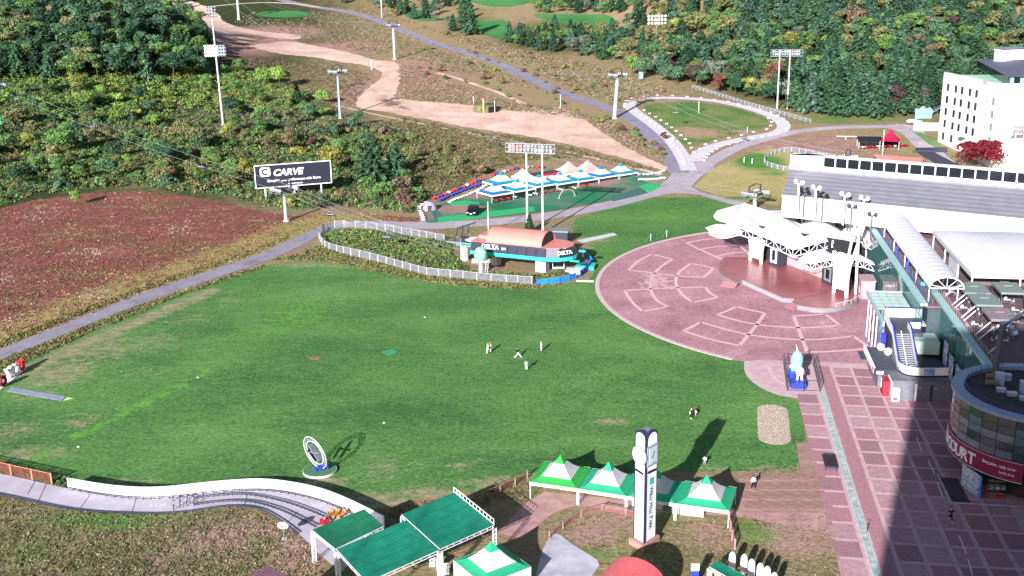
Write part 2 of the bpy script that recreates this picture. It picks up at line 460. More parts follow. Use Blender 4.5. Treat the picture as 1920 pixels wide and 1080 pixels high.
for mn, fn in (('dry', wood_f), ('dry2', pink_f)):
    at = me.attributes.new(mn, 'FLOAT', 'POINT'); at.data.foreach_set('value', [fn(v[0], v[1]) for v in vs_])
me.polygons.foreach_set('use_smooth', [True]*len(me.polygons))
g = bpy.data.objects.new('ground', me); COL.objects.link(g); g['kind'] = 'structure'

# red-brown field left of the road
field_m = ground_mat('red_brown_field', [(0.36, '#5a6642'), (0.42, '#7c664a'), (0.46, '#7e5248'), (0.52, '#905650'), (0.57, '#92685c'), (0.64, '#c8a892')],
                     0.045, 0.8, 0.55, dry=[(0.3, '#6f7a48'), (0.5, '#a08f5c'), (0.7, '#b09a68')], dry2=[(0.3, '#4a6440'), (0.6, '#66764a')],
                     bump=0.9, dist=0.5, stretch=(1.0, 3.5, 1.0, 0.25))
road_hi = [(-120,704),(-60,680),(0,655),(120,607),(250,556),(400,505),(480,478),(540,452),(575,436),(600,425),(640,417),(700,414),(760,416),(800,419)]
road_lo = [(-120,728),(-60,702),(0,675),(120,627),(250,575),(400,523),(490,493),(560,463),(594,444),(618,433),(650,427),(700,425),(760,428),(830,432)]
fieldp = [(-120,704),(-60,680),(0,656),(120,608),(250,557),(400,506),(480,479),(540,453),(600,426),(640,418),(700,415),(790,420),(785,408),
          (700,402),(640,398),(560,405),(500,398),(430,382),(330,366),(260,360),(170,362),(60,376),(0,392),(-120,420)]
sheet('field', pxs(fieldp), field_m, 0.02, 3.0,
      masks={'dry': mmax(line_mask([(-60,480),(0,468),(150,446),(300,428),(430,420)], .8, .8), line_mask([(-60,402),(60,388),(170,372),(330,372)], .7, .7), line_mask([(-60,560),(60,540),(180,500),(300,480)], .7, .6), line_mask([(-60,672),(0,645),(120,597),(250,545),(400,494),(480,468),(540,442),(640,410)], 11, 1.3)),
             'dry2': blob_mask([(230,455,50,12,.42), (150,470,40,10,.36), (340,450,60,12,.4), (60,410,50,10,.3), (30,530,40,12,.35), (130,540,50,12,.35), (200,385,70,8,.3), (400,400,70,10,.3), (300,560,70,8,.3)])})
# meadow
lawn_m = ground_mat('mown_lawn', [(0.36, '#3a6038'), (0.45, '#4a7540'), (0.52, '#5a8648'), (0.59, '#6a9054'), (0.68, '#8aa06a')],
                    0.035, 1.6, 0.62, dry=[(0.35, '#6f7f58'), (0.55, '#94906e'), (0.7, '#aa9f84')], dry2=[(0.3, '#5c9440'), (0.7, '#6ba24a')],
                    bump=0.5, dist=0.12, stretch=(1.0, 1.7, 1.0, 0.3))
lawnp = [(-160,775),(-60,727),(0,697),(60,672),(150,630),(240,594),(330,556),(420,522),(490,500),(540,492),(590,489),(640,496),(700,510),(740,517),(800,528),(860,535),
         (920,540),(1000,538),(1060,532),(1105,525),(1118,505),(1112,490),(1095,470),(1085,455),(1075,440),(1068,428),(1080,410),(1140,390),(1220,370),(1270,366),(1310,368),(1350,377),(1400,388),
         (1480,410),(1560,470),(1560,600),(1400,680),(1402,705),(1430,728),(1460,742),(1490,747),(1500,760),(1506,800),(1511,828),(1494,832),(1498,876),(1440,879),(1380,884),(1200,884),(1010,884),(965,893),(900,922),(840,930),(780,936),
         (720,952),(690,960),(655,940),(620,925),(570,914),(500,905),(430,903),(350,910),(300,913),(215,910),(128,898),(60,880),(0,863),(-80,845),(-160,830)]
dry_f = mmax(line_mask([(-60,740),(0,710),(60,690),(150,648),(240,612),(330,573),(400,545)], 2.6, 1.0),
             blob_mask([(110,700,70,30,.75), (190,655,90,28,.62), (290,640,60,30,.45), (260,700,80,20,.35), (60,745,60,20,.4), (30,810,70,24,.5), (150,790,45,18,.55), (60,850,90,14,.7),
                        (700,940,90,16,1.3), (820,925,80,12,1.1), (930,905,60,12,1.0), (720,880,50,26,.55), (600,905,60,8,1.0), (250,905,70,7,.9), (1148,790,26,8,1.1),
                        (430,560,50,16,.35), (350,600,60,16,.4), (570,497,70,5,.8), (640,500,40,5,.6), (1500,850,14,30,.5), (1450,880,70,6,.8), (1330,880,40,8,.6), (480,900,60,6,.7), (870,870,70,10,.5),
                        (1090,460,22,14,1.0), (1120,450,30,6,.8), (1050,430,30,12,1.0)]))
stripe = mmax(line_mask([(60,862),(110,835),(180,800),(260,760),(330,728),(372,706),(385,690)], 1.0, .85), blob_mask([(560,590,90,40,.5), (450,540,80,20,.35), (640,560,60,20,.4), (1240,400,80,20,.5), (1350,680,60,20,.3), (500,620,90,12,.5), (1130,700,200,60,.22)]))
sheet('lawn', pxs(lawnp), lawn_m, 0.03, 2.2, True, masks={'dry': dry_f, 'dry2': stripe})
# road
def band(name, hi, lo, mat, dz, n=5, cell=4, flat=False):
    a = cat([PT(*p) for p in hi], n); b = cat([PT(*p) for p in lo], n)
    return sheet(name, a+b[::-1], mat, dz, cell, flat)
band('road', road_hi, road_lo, ASPH, 0.05)
PATHC = road_mat('pale_concrete_path', '#b0a6b0')
band('road', [(640,417),(700,414),(760,416),(850,415),(940,409),(1040,397),(1140,378),(1200,362),(1232,352),(1258,338)],
     [(650,427),(700,425),(760,428),(850,428),(950,420),(1045,409),(1145,391),(1225,370),(1262,362),(1300,352)], PATHC, 0.055)
sheet('road', pxs([(1232,352),(1262,362),(1310,365),(1365,382),(1395,388),(1400,380),(1360,372),(1310,358),(1296,350),(1318,328),(1340,318),(1330,300),(1310,290),(1282,292),(1262,318),(1256,332)]), PATHC, 0.058, 4)
def centre_band(name, pts, wd, mat, dz, n=6, closed=False):
    P = cat([PT(*p) for p in pts], n, closed); L = []; R_ = []
    for i, p in enumerate(P):
        a = P[i-1] if i else P[i]; b = P[i+1] if i < len(P)-1 else P[i]
        d = (b-a); d.z = 0; d.normalize(); nn = Vector((-d.y, d.x, 0)); q = wd[0]+(wd[1]-wd[0])*i/(len(P)-1)
        L.append(p+nn*q/2); R_.append(p-nn*q/2)
    b_ = MB(); k_ = 4
    dr = lambda p: Vector((p.x, p.y, T(p.x, p.y)+dz))
    b_.grid([[dr(l.lerp(r, i/k_)) for i in range(k_+1)] for l, r in zip(L, R_)])
    b_.f = [f[::-1] for f in b_.f]
    return struct(name, b_, mat)
GREYR = road_mat('grey_gravel_road', '#8e889c')
centre_band('road', [(1275,325),(1262,300),(1240,272),(1216,246),(1185,222),(1150,206),(1100,190),(1040,168),(985,143),(930,118),(880,100),(830,86),(780,68),(740,52),(690,32),(640,20),(590,13),(540,3),(500,-8)], (7.5, 7.5), GREYR, 0.07)
centre_band('road', [(1300,330),(1335,302),(1380,278),(1430,262),(1490,248),(1560,240),(1630,238),(1690,237)], (5.5, 6), PATHC, 0.072)
band('road', [(1680,232),(1720,238),(1745,262),(1775,292),(1800,312)], [(1660,240),(1690,250),(1712,272),(1740,300),(1770,330)], PATHC, 0.078)
centre_band('path', [(1292,320),(1282,298),(1262,268),(1236,243),(1208,222),(1186,206),(1180,196),(1194,188),(1230,184),(1290,185),(1350,191),(1400,202),(1445,217),(1468,232),(1466,244),(1446,252),(1400,260),(1350,271),(1318,284),(1298,302)], (5.5, 5.5), CONC, 0.09)
oval_m = ground_mat('oval_infield_grass', [(0.38, '#47683a'), (0.48, '#5c7c42'), (0.56, '#78804e'), (0.66, '#94826a')], 0.07, 1.2, 0.45, bump=0.5,
                    dry=[(0.3, '#9a7f68'), (0.7, '#a98f78')])
sheet('grass', pxs(cat([(1206,198,0),(1240,192,0),(1290,190,0),(1350,197,0),(1395,207,0),(1436,222,0),(1444,236,0),(1400,249,0),(1350,259,0),(1305,272,0),(1288,278,0),(1268,258,0),(1240,236,0),(1215,216,0)], 3, True) and
      [(1206,198),(1240,192),(1290,190),(1350,197),(1395,207),(1436,222),(1444,236),(1400,249),(1350,259),(1305,272),(1288,278),(1268,258),(1240,236),(1215,216)]), oval_m, 0.05, 4,
      masks={'dry': blob_mask([(1310,250,60,10,1.0), (1290,245,40,12,.8), (1400,248,40,5,.8)])})
# green verge beside the hall and yellow grass
dryg = ground_mat('yellow_grass', [(0.3, '#8f8f55'), (0.5, '#a89a68'), (0.65, '#b8a67c'), (0.75, '#c9b690')], 0.06, 1.0, 0.45, dry=[(0.3, '#44783a'), (0.7, '#5a8a46')], bump=0.6)
sheet('grass', pxs([(1300,352),(1330,322),(1345,312),(1400,290),(1440,277),(1482,284),(1480,318),(1467,367),(1460,385),(1400,380),(1360,372),(1320,358)]), dryg, 0.045, 4,
      masks={'dry': blob_mask([(1420,302,50,16,1.3), (1450,325,40,6,.8), (1390,372,60,5,.8)])})
# sand track on the slope
sand_m = ground_mat('bare_sandy_track', [(0.36, '#b8968a'), (0.46, '#cfae9f'), (0.55, '#dabdb0'), (0.66, '#e6cfc4')], 0.06, 0.7, 0.35, bump=0.7, dry=[(0.4, '#8f6f60'), (0.7, '#7f6a54')])
track = [(470,86),(540,78),(600,88),(660,100),(700,112),(742,118),(752,140),(744,170),(742,183),(790,190),(850,194),(905,199),(960,208),(1010,207),(1060,207),(1092,222),(1115,238),(1145,258),(1180,280),(1215,298),(1252,314),
         (1240,319),(1200,306),(1150,292),(1100,280),(1050,268),(990,256),(930,247),(880,240),(820,228),(770,219),(720,210),(680,204),(668,196),(680,174),(700,158),(716,145),(710,132),(680,122),(640,117),(590,108),(540,103),(500,96)]
sheet('sand_track', ragged(cat(pxs(track), 8, True), .55), sand_m, 0.12, 5, masks={'dry': mmax(line_mask([(712,180),(730,196),(770,205)], 2, .9), blob_mask([(1110,260,40,6,.4),(735,195,20,6,1.0),(900,205,30,5,.6)]))})
track2 = [(300,-8),(345,-2),(385,12),(410,28),(420,40),(452,52),(500,60),(560,66),(556,74),(500,72),(470,80),(440,76),(400,58),(375,40),(355,22),(325,8)]
sheet('sand_track', ragged(cat(pxs(track2), 8, True), .7), sand_m, 0.12, 6, masks={'dry': blob_mask([(480,70,40,5,.9)])})
centre_band('sand_track', [(380,14),(440,8),(500,5),(560,8),(600,14)], (4, 3), sand_m, 0.11)
centre_band('sand_track', [(820,137),(860,148),(900,162),(940,176),(975,192),(1000,204)], (2.5, 3), sand_m, 0.11)
centre_band('sand_track', [(600,190),(700,214),(860,246),(1000,272),(1120,298),(1240,328)], (1.2, 2.2), sand_m, 0.1)
# golf green, fairways
fair = ground_mat('golf_turf', [(0.3, '#35703f'), (0.5, '#458048'), (0.7, '#5a8c50')], 0.02, 0.5, 0.1, bump=0.1)
E8 = lambda cx, cy, rx, ry, n=20: [(cx+rx*cos(2*pi*i/n), cy+ry*sin(2*pi*i/n)) for i in range(n)]
sheet('golf_green', pxs(E8(530, 27, 50, 6.5)), fair, 0.14, 6)
for P in ([(880,-6),(1010,-6),(1000,3),(960,12),(905,10)], [(890,38),(915,40),(945,38),(958,52),(960,78),(935,72),(905,62)], [(1000,28),(1050,26),(1120,27),(1150,34),(1145,52),(1090,50),(1040,42)], [(760,20),(810,22),(820,38),(770,36)], [(1030,72),(1060,60),(1085,50),(1100,62),(1080,80)]):
    sheet('golf_fairway', cat(pxs(P), 3, True), fair, 0.14, 8)
# mown strip in front of the pines, beside the hotel road
sheet('grass', pxs([(1500,228),(1560,232),(1660,228),(1720,226),(1722,220),(1600,214),(1520,216)]), oval_m, 0.04, 5)
# artificial turf yard of the kart tents
turf_m = ground_mat('green_carpet_yard', [(0.3, '#2c6450'), (0.45, '#347a56'), (0.56, '#5a7c6c'), (0.7, '#84766e')], 0.06, 0.5, 0.12, bump=0.15, dry=[(0.4, '#a08078'), (0.7, '#8a7470')])
sheet('turf_yard', pxs([(800,418),(800,400),(812,386),(850,376),(905,352),(1000,330),(1190,318),(1235,330),(1243,346),(1222,356),(1145,376),(1040,395),(940,407),(850,413),(818,418)]), turf_m, 0.06, 3,
      masks={'dry': blob_mask([(860,392,50,8,1.3), (900,360,60,12,1.2), (1225,340,20,10,.9), (805,405,10,10,1.1), (1100,340,80,12,1.1)])})
DTURF = plain('dark_green_mat', '#3f6a62', 0.9, var=0.15)
GTURF = plain('bright_green_mat', '#2fae6c', 0.9, var=0.1)
mat_q = lambda P, z=0.075: MB().add([PT(*p)+Vector((0,0,z)) for p in P], [tuple(range(len(P)))])
def mat_thing(name, P, m_, label, cat_, z=0.09, th=0.05, group=None):
    pts = [PT(*p) for p in P]; c = sum(pts, Vector())/len(pts); b = MB()
    n = len(pts); o = [Vector((p.x, p.y, p.z+z)) for p in pts]
    b.add([p-Vector((0,0,th)) for p in o]+o, [tuple(range(n, 2*n))]+[(i, (i+1)%n, n+(i+1)%n, n+i) for i in range(n)])
    return solo(name, b, m_, c, label, cat_, group)
mat_thing('carpet', [(803,386),(813,387),(838,414),(818,417)], DTURF, 'dark green carpet strip at the left end of the kart yard', 'carpet')
mat_thing('carpet', [(820,408),(918,397),(1000,388),(1003,396),(930,405),(822,418)], GTURF, 'bright green carpet strip in front of the black car', 'carpet', 0.10)
mat_thing('carpet', [(840,381),(872,376),(900,380),(898,384),(850,386)], GTURF, 'small bright green carpet behind the black car', 'carpet', 0.10)
mat_thing('carpet', [(1198,350),(1222,342),(1240,350),(1218,361)], GTURF, 'green carpet at the right end of the kart tents', 'carpet', 0.10)
mat_thing('carpet', [(1140,372),(1200,352),(1216,362),(1150,378)], DTURF, 'worn dark green carpet before the right kart tents', 'carpet', 0.11)
# concrete apron around the escape paths in the foreground
PAD = plain('worn_concrete_pad', '#b9b6c4', 0.9, var=0.2, scale=0.4, bump=0.3)
band('path', [(1000,1095),(1015,1040),(1030,1008),(1046,1002),(1075,1022),(1120,1050)], [(1080,1100),(1085,1090),(1090,1090),(1100,1085),(1110,1080),(1124,1060)], PAD, 0.05, 3, 3, True)
REDP = plain('red_dust_path', '#b88f8e', 0.95, var=0.2, scale=0.4, bump=0.3)
sheet('path', pxs([(930,1000),(985,945),(1020,922),(1390,960),(1545,962),(1560,1000),(1380,968),(1160,958),(1080,948),(1040,960),(980,1010)]), REDP, 0.045, 3, True)
PAVB = plain('old_brown_paving', '#a5847c', 0.95, var=0.2, scale=0.5, bump=0.4)
sheet('old_paving', pxs([(1385,884),(1500,878),(1494,832),(1512,830),(1545,870),(1556,905),(1566,945),(1545,962),(1385,962)]), PAVB, 0.05, 3, True)
pv = [o for o in COL.objects if o.name == 'old_paving'][0]
DBR = plain('brown_slab', '#9c7a70', 0.95, var=0.2, scale=0.9); slab = MB().box(-1.12, 1.12, -1.12, 1.12, 0, 0.03).mesh('slab', DBR)
for i in range(5):
    for j in range(4):
        p = G(1400+i*33+(j*4), 894+j*18)
        inst('slab', slab, pv, (p.x, p.y, 0.052), radians(-12)+random.uniform(-.05, .05))
# weedy dry grass in the foreground
weed_m = ground_mat('weedy_dry_grass', [(0.34, '#4a5a38'), (0.44, '#77754e'), (0.53, '#978a68'), (0.64, '#b09c80')], 0.09, 1.6, 0.6,
                    dry=[(0.3, '#b79a90'), (0.7, '#a98578')], dry2=[(0.3, '#4f8a3c'), (0.7, '#6aa048')], bump=0.9, dist=0.35)
md = {'dry': blob_mask([(430,1010,110,40,.9), (560,1040,50,50,1.0), (1480,1010,60,40,1.0), (1320,990,50,40,.5), (300,1050,60,30,.6), (1500,970,60,20,1.0), (1110,1000,60,30,.9), (1330,1000,60,40,.7), (1160,975,60,20,.8), (1540,1000,40,60,.9)]),
      'dry2': blob_mask([(200,975,160,22,.8), (480,1020,50,20,.6), (1420,1005,60,14,.8), (60,1040,60,30,.6), (1120,1040,60,20,.6), (1480,890,60,6,.7), (980,920,30,10,1.0), (1400,985,30,10,.7)])}
sheet('weeds', pxs([(-120,935),(0,930),(130,957),(240,965),(330,964),(420,952),(480,955),(520,975),(560,1003),(590,1032),(640,1062),(700,1150),(-120,1180)]), weed_m, 0.035, 2.0, True, masks=md)
sheet('weeds', pxs([(1020,985),(1050,960),(1160,958),(1385,966),(1550,966),(1560,1000),(1590,1110),(1380,1110),(1124,1050),(1075,1020),(1046,1000)]), weed_m, 0.04, 2.0, True, masks=md)

# ============================================================= PLAZA
PC = Vector((77.77, 233.33, 0)); PR = 58.7
brick_m = ground_mat('pink_brick_paving', [(0.34, '#8f6a72'), (0.45, '#a67a84'), (0.56, '#b48a94'), (0.68, '#c8a6ae')], 0.09, 1.1, 0.42, bump=0.2, dist=0.04)
b = MB(); n = 120
b.add([PC+Vector((PR*cos(2*pi*i/n), PR*sin(2*pi*i/n), 0.06)) for i in range(n)], [tuple(range(n))])
plaza = struct('plaza', b, brick_m)
KERB = plain('plaza_kerb_stone', '#c9b0b4', 0.85, var=0.12, scale=0.8)
kb = MB().box(-0.5, 0.5, -0.75, 0.75, 0, 0.10).mesh('kerb_stone', KERB)
ns = 240
for i in range(ns):
    a = 2*pi*i/ns
    p = PC+Vector((cos(a), sin(a), 0))*(PR-0.1); u_, v_ = UV(p)
    if u_ > 39 or (v_ < 192 and u_ > 9.5): continue
    inst('kerb_stone', kb, plaza, (p.x, p.y, 0.03), a)
# sector lines, traced from the paving: each polyline is a band of lighter brick
LINEM = plain('light_brick_band', '#d8b2ba', 0.9, var=0.1, scale=1.2)
def cr(o, s, L): return [(o[0]+x/s, o[1]+y/s) for x, y in L]
SL = [cr((1100,420),3,L) for L in (
    [(560,108),(640,92),(720,84),(820,80)], [(820,80),(870,130),(920,180)], [(560,108),(680,165),(800,215)], [(645,143),(740,128),(860,120)], [(735,182),(810,166),(900,160)],
    [(235,262),(290,210),(365,172)], [(365,172),(420,184),(482,200)], [(482,200),(420,240),(375,290),(360,335),(365,385),(400,435),(460,465)], [(235,262),(360,275),(500,293),(655,302)],
    [(655,302),(690,275),(712,250)], [(712,250),(650,235),(588,224)], [(588,224),(535,260),(505,300),(505,345),(540,400),(595,440)], [(595,440),(665,430),(735,414)], [(735,414),(690,385),(668,356)], [(668,356),(500,360),(350,367),(215,375)],
    [(215,375),(240,420),(275,460),(315,493)], [(315,493),(390,480),(460,465)],
    [(840,466),(920,485),(1003,503)], [(840,466),(790,490),(737,512)], [(737,512),(840,543),(950,565),(1060,578),(1180,585),(1300,582),(1423,572)], [(1003,503),(940,590),(860,685)],
    [(1165,518),(1250,515),(1340,508)], [(1340,508),(1385,540),(1423,572)], [(1165,518),(1195,600),(1240,722)], [(640,553),(760,588),(900,622),(1050,642),(1200,652),(1350,648),(1500,632)],
    [(640,553),(600,575),(545,603)], [(545,603),(650,638),(760,665),(860,686)], [(1240,722),(1340,720),(1450,713),(1570,704)], [(1500,632),(1540,660),(1580,690)])]
for L in SL:
    P = cat([G(*p) for p in L], 5)
    part('light_band', MB().ring(P, 0.75, 0.075), LINEM, plaza)
PATCH = plain('relaid_paver_patch', '#c9a4a8', 0.9, var=0.15, scale=2)
pm = MB().box(-0.42, 0.42, -0.42, 0.42, 0, 0.015).mesh('paver', PATCH)
for i in range(90):
    px = random.gauss(1232, 14); py = 420+random.gauss(325, 20)/3; p = G(px, py)
    inst('paver', pm, plaza, (p.x, p.y, 0.065), random.choice([0.2, 0.25]))
# promenade: joints sheet with slabs standing proud
prom_m = plain('promenade_joint_band', '#c6a6ae', 0.9, var=0.12, scale=0.7, bump=0.15)
pr = []
for p in [(1400,678),(1402,700),(1420,720),(1455,738),(1492,746),(1500,765),(1512,810),(1530,865),(1552,945),(1572,1040),(1590,1120)]: pr.append(G(*p))
pr = cat(pr, 4)+[W(17.0, 60), W(60, 60), W(60, 192.5), W(14, 192.5)]
prom = sheet('promenade', pr, prom_m, 0.07, 6, True)
SLAB = plain('promenade_brick_slab', '#aa7c86', 0.92, var=0.12, scale=1.4, bump=0.2)
def cellm(u0, u1, v0, v1, g=0.32): return MB().box(u0+g, u1-g, v0+g, v1-g, 0.0, 0.03).mesh('paving_slab', SLAB)
SL3 = [SLAB]+[plain('promenade_brick_slab_'+n_, c_, 0.92, var=0.16, scale=sc_, bump=0.2) for n_, c_, sc_ in (('worn', '#b08a92', .9), ('dusty', '#9c767e', 2.0), ('pale', '#b6929a', 1.2))]
def cellm(u0, u1, v0, v1, g=0.32, m_=None): return MB().box(u0+g, u1-g, v0+g, v1-g, 0.0, 0.03).mesh('paving_slab', m_)
cms = [cellm(-1.72, 1.72, -2.2, 2.2, 0.27, q) for q in SL3]; cmns = [cellm(-1.9, 1.9, -2.2, 2.2, 0.31, q) for q in SL3]
rows = [190.0-4.47*i for i in range(20)]
for r_ in rows:
    for j, u0 in enumerate([26.4, 29.84, 33.28, 36.72, 40.16]):
        uu = u0+1.72; vv = r_-2.2
        if uu > 43.2 or (uu > 34 and vv > 176): continue
        p = W(uu, vv); inst('paving_slab', random.choice(cms), prom, (p.x, p.y, 0.072), -UA)
    if r_ < 180:
        p = W(20.9, r_-2.2); inst('paving_slab', random.choice(cmns), prom, (p.x, p.y, 0.072), -UA)
rb = MB().box(24.2, 26.1, 62, 190.5, 0.072, 0.10); rb2 = rb.mesh('red_band', SLAB); part('paving_band', MB().add([W(*v) for v in rb.v], rb.f), SLAB, prom)
GUT = plain('grey_green_gutter', '#a9bdb6', 0.7, var=0.25, scale=1.0)
gm_ = MB(); [gm_.box(23.15, 23.85, 62+i*4.0, 62+i*4.0+3.95, 0.075, 0.115) for i in range(29)]
part('gutter', MB().add([W(*v) for v in gm_.v], gm_.f), GUT, prom)
ke = MB(); [ke.box(u, u+0.13, 62, 178, 0.075, 0.14) for u in (22.98, 23.88)]
part('gutter_edge', MB().add([W(*v) for v in ke.v], ke.f), CONC, prom)
for L in ([(1010,1050),(1100,1088),(1180,1100)],): pass
curve = [cr((1440,650),10.8,L) for L in ([(20,400),(60,540),(150,660),(260,730),(340,760)],)]
for L in curve: part('light_band', MB().ring(cat([G(*p) for p in L], 4), 0.6, 0.085), LINEM, prom)
dash = MB()
for a_, b_ in (((1719,822),(1728,848)),((1740,864),(1752,890)),((1757,905),(1768,935)),((1798,1005),(1812,1040)),((1815,1050),(1823,1080)),((1775,920),(1788,945))):
    dash.ring([G(*a_), G(*b_)], 0.12, 0.112)
part('white_line', dash, WHITE, prom)
# edge border of the promenade toward the grass
part('light_band', MB().ring(cat([G(*p) for p in [(1400,678),(1402,700),(1420,720),(1455,738),(1494,746)]], 5), 0.9, 0.09), KERB, prom)

# gravel bed
GRAV = plain('pink_gravel', '#b8a898', 0.95, var=0.18, scale=3.5, bump=0.9)
c0 = G(1448, 770); c1 = G(1452, 822); gp = []
R0 = (G(1480,795)-G(1418,795)).length/2*0.95
d0 = (c1-c0).normalized(); n0 = Vector((-d0.y, d0.x, 0))
for i in range(17): a = pi*i/16; gp.append(c0+n0*R0*cos(a)-d0*R0*sin(a)+Vector((random.uniform(-.15,.15),random.uniform(-.15,.15),0)))
for i in range(17): a = pi*i/16; gp.append(c1-n0*R0*cos(a)+d0*R0*sin(a))
sheet('gravel_bed', gp, GRAV, 0.06, 1.0, True)
gb = [o for o in COL.objects if o.name == 'gravel_bed'][0]
gs = MB()
for i in range(700):
    p = G(random.uniform(1415, 1485), random.uniform(750, 840))
    if inside(p.x, p.y, gp): gs.cbox((p.x, p.y, 0.08), (random.uniform(.08,.2), random.uniform(.08,.18), .05), random.uniform(0, 3))
part('pebbles', gs, plain('pebble', '#bcac9c', 0.9, var=0.2, scale=5), gb, kind='stuff')
# ============================================================= BUILDINGS ON THE RIGHT
ROOFG = plain('grey_metal_roof', '#888892', 0.5, 0.1, 0.1, 0.4)
ROOFG2 = plain('grey_metal_roof_seam', '#7a7a86', 0.5, 0.1, 0.1, 0.4)
DGLASS = glass_mat('dark_window_glass', '#20242e', 1.0, 0.08, 0.6)
TGLASS = glass_mat('teal_curtain_glass', '#4f8d8f', 0.72, 0.06, 0.7)
TGLASS2 = glass_mat('pale_teal_glass', '#a9d6d2', 0.8, 0.1, 0.5)
BGLASS = glass_mat('blue_grey_glass', '#6a7f8c', 0.85, 0.08, 0.6)
TEALC = plain('teal_coping', '#9cc4c6', 0.5, var=0.08)
MEMB = cloth_mat('white_membrane', '#e2e2ea', 0.12, 0.06)
DECK = plain('brown_terrace_deck', '#6f5a60', 0.8, var=0.2, scale=0.6, bump=0.2)
DARKF = plain('dark_floor', '#4a4048', 0.85, var=0.2, scale=0.6)
def lerp(a, b, t): return Vector(a)+(Vector(b)-Vector(a))*t

# --- convention hall with the grey ribbed roof
A = G(1467, 367, 18); B = G(1920, 412, 18); D = G(1480, 318, 21); dv = (B-A); B = A+dv*1.9; Cc = D+dv*1.9
hall = wroot('hall', 'long white hall with a grey ribbed roof and a strip of clerestory windows', 'building', (A.x, A.y, 0))
f0 = [Vector((p.x, p.y, 0)) for p in (A, B, Cc, D)]
dn = dv.normalized(); nb = Vector((-dn.y, dn.x, 0))
A2 = lerp(A, D, .5); B2 = lerp(B, Cc, .5); gd = lambda p, z=0: Vector((p.x, p.y, z))
b = MB().add([gd(p) for p in (A2, B2, Cc, D)]+[A2, B2, Cc, D], [(0,1,5,4),(1,2,6,5),(2,3,7,6),(3,0,4,7)])
part('fascia', MB().add([gd(p, 13.1) for p in (A, B, B2, A2)]+[A, B, B2, A2], [(3,2,1,0),(0,1,5,4),(1,2,6,5),(2,3,7,6),(3,0,4,7)]), WHITE, hall)
part('wall', b, WHITE, hall)
nrib = 14
for i in range(nrib):
    t0, t1 = i/nrib, (i+1)/nrib
    a0, a1 = lerp(A, D, t0), lerp(A, D, t1); b0, b1 = lerp(B, Cc, t0), lerp(B, Cc, t1)
    z = Vector((0, 0, 0.12)); z2 = Vector((0, 0, 0.30))
    part('roof_panel', MB().add([a0+z, b0+z, b1+z2, a1+z2, a0-z, b0-z, b1-z, a1-z], [(0,1,2,3),(4,5,1,0),(3,2,6,7),(7,4,0,3),(5,6,2,1)]), ROOFG if i % 2 else ROOFG2, hall)
ev_ = MB().bar(A-nb*0.3+Vector((0,0,.05)), B-nb*0.3+Vector((0,0,.05)), 0.6, 0.5)
part('gutter', ev_, OFFW, hall)
hc = hgt(D, 293); C0, C1 = D+Vector((0,0,.35)), Cc+Vector((0,0,.35)); Lc = (C1-C0).length
b = MB()
for (z0, z1) in ((0, 1.0), (3.4, hc)): b.add([C0+Vector((0,0,z0)), C1+Vector((0,0,z0)), C1+nb*3+Vector((0,0,z0)), C0+nb*3+Vector((0,0,z0)), C0+Vector((0,0,z1)), C1+Vector((0,0,z1)), C1+nb*3+Vector((0,0,z1)), C0+nb*3+Vector((0,0,z1))], [(3,2,1,0),(4,5,6,7),(0,1,5,4),(1,2,6,5),(2,3,7,6),(3,0,4,7)])
b.bar(C0+dn*4+nb*1.6+Vector((0,0,1)), C0+dn*4+nb*1.6+Vector((0,0,3.4)), 8, 3)
part('clerestory', b, WHITE, hall)
wn = MB(); wn.box(0, 2.55, -0.05, 0.1, 0, 2.3); wm = wn.mesh('window', DGLASS); ml = MB().box(0, 0.28, -0.12, 0.25, 0, 2.4).mesh('mullion', WHITE)
az = atan2(dn.y, dn.x); x = 8.3
while x < Lc-3:
    p = C0+dn*x+nb*0.45+Vector((0,0,1.05)); inst('window', wm, hall, p, az); inst('mullion', ml, hall, p-dn*0.28-Vector((0,0,.03)), az); x += 2.86
wm2 = MB().box(0, 2.3, -0.08, 0.05, 0, 1.35).mesh('window', DGLASS)
wm_shade = MB().box(0, 2.35, -0.08, 0.05, 0, 4.0).mesh('window', DGLASS)  # window row drawn out into dark glass, standing in for shade below the fascia
x = 2
while x < 80:
    p = A2+dn*x-nb*0.06; inst('window', wm_shade, hall, (p.x, p.y, 9.0), az); x += 2.6

# --- terrace building
terr = uroot('terrace_building', 'two storey terrace building with teal glass walls and brown roof deck', 'building', 60, 200)
b = MB(); b.prism([(41.6,190.2),(41.6,262),(110,262),(110,60),(60,60),(52,146),(44.9,160),(44.9,190.2)], 11.6, 12.0); part('deck', b, DECK, terr)
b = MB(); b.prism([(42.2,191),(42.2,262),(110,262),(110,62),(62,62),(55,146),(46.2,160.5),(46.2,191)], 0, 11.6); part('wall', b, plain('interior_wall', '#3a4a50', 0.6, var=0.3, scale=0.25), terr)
def gwall(name, u, v0, v1, z0, z1, nv, nz, gm):
    fr = MB(); dv_, dz_ = (v1-v0)/nv, (z1-z0)/nz
    for i in range(nv+1): fr.box(u-.05, u+.08, v0+i*dv_-.05, v0+i*dv_+.05, z0, z1)
    for j in range(nz+1): fr.box(u-.045, u+.075, v0, v1, z0+j*dz_-.04, z0+j*dz_+.04)
    part('mullions', fr, plain('dark_teal_mullion', '#2f5458', 0.4), terr)
    pm_ = MB().box(-.02, .02, -dv_/2+.05, dv_/2-.05, -dz_/2+.04, dz_/2-.04)
    for i in range(nv):
        for j in range(nz):
            q = MB(); s_ = random.uniform(-.01, .01)
            inst('pane', PANES[(gm, round(dv_, 2))] if (gm, round(dv_, 2)) in PANES else PANES.setdefault((gm, round(dv_, 2)), pm_.mesh('pane', MC[gm])), terr, (u+s_, v0+(i+.5)*dv_, z0+(j+.5)*dz_))
PANES = {}
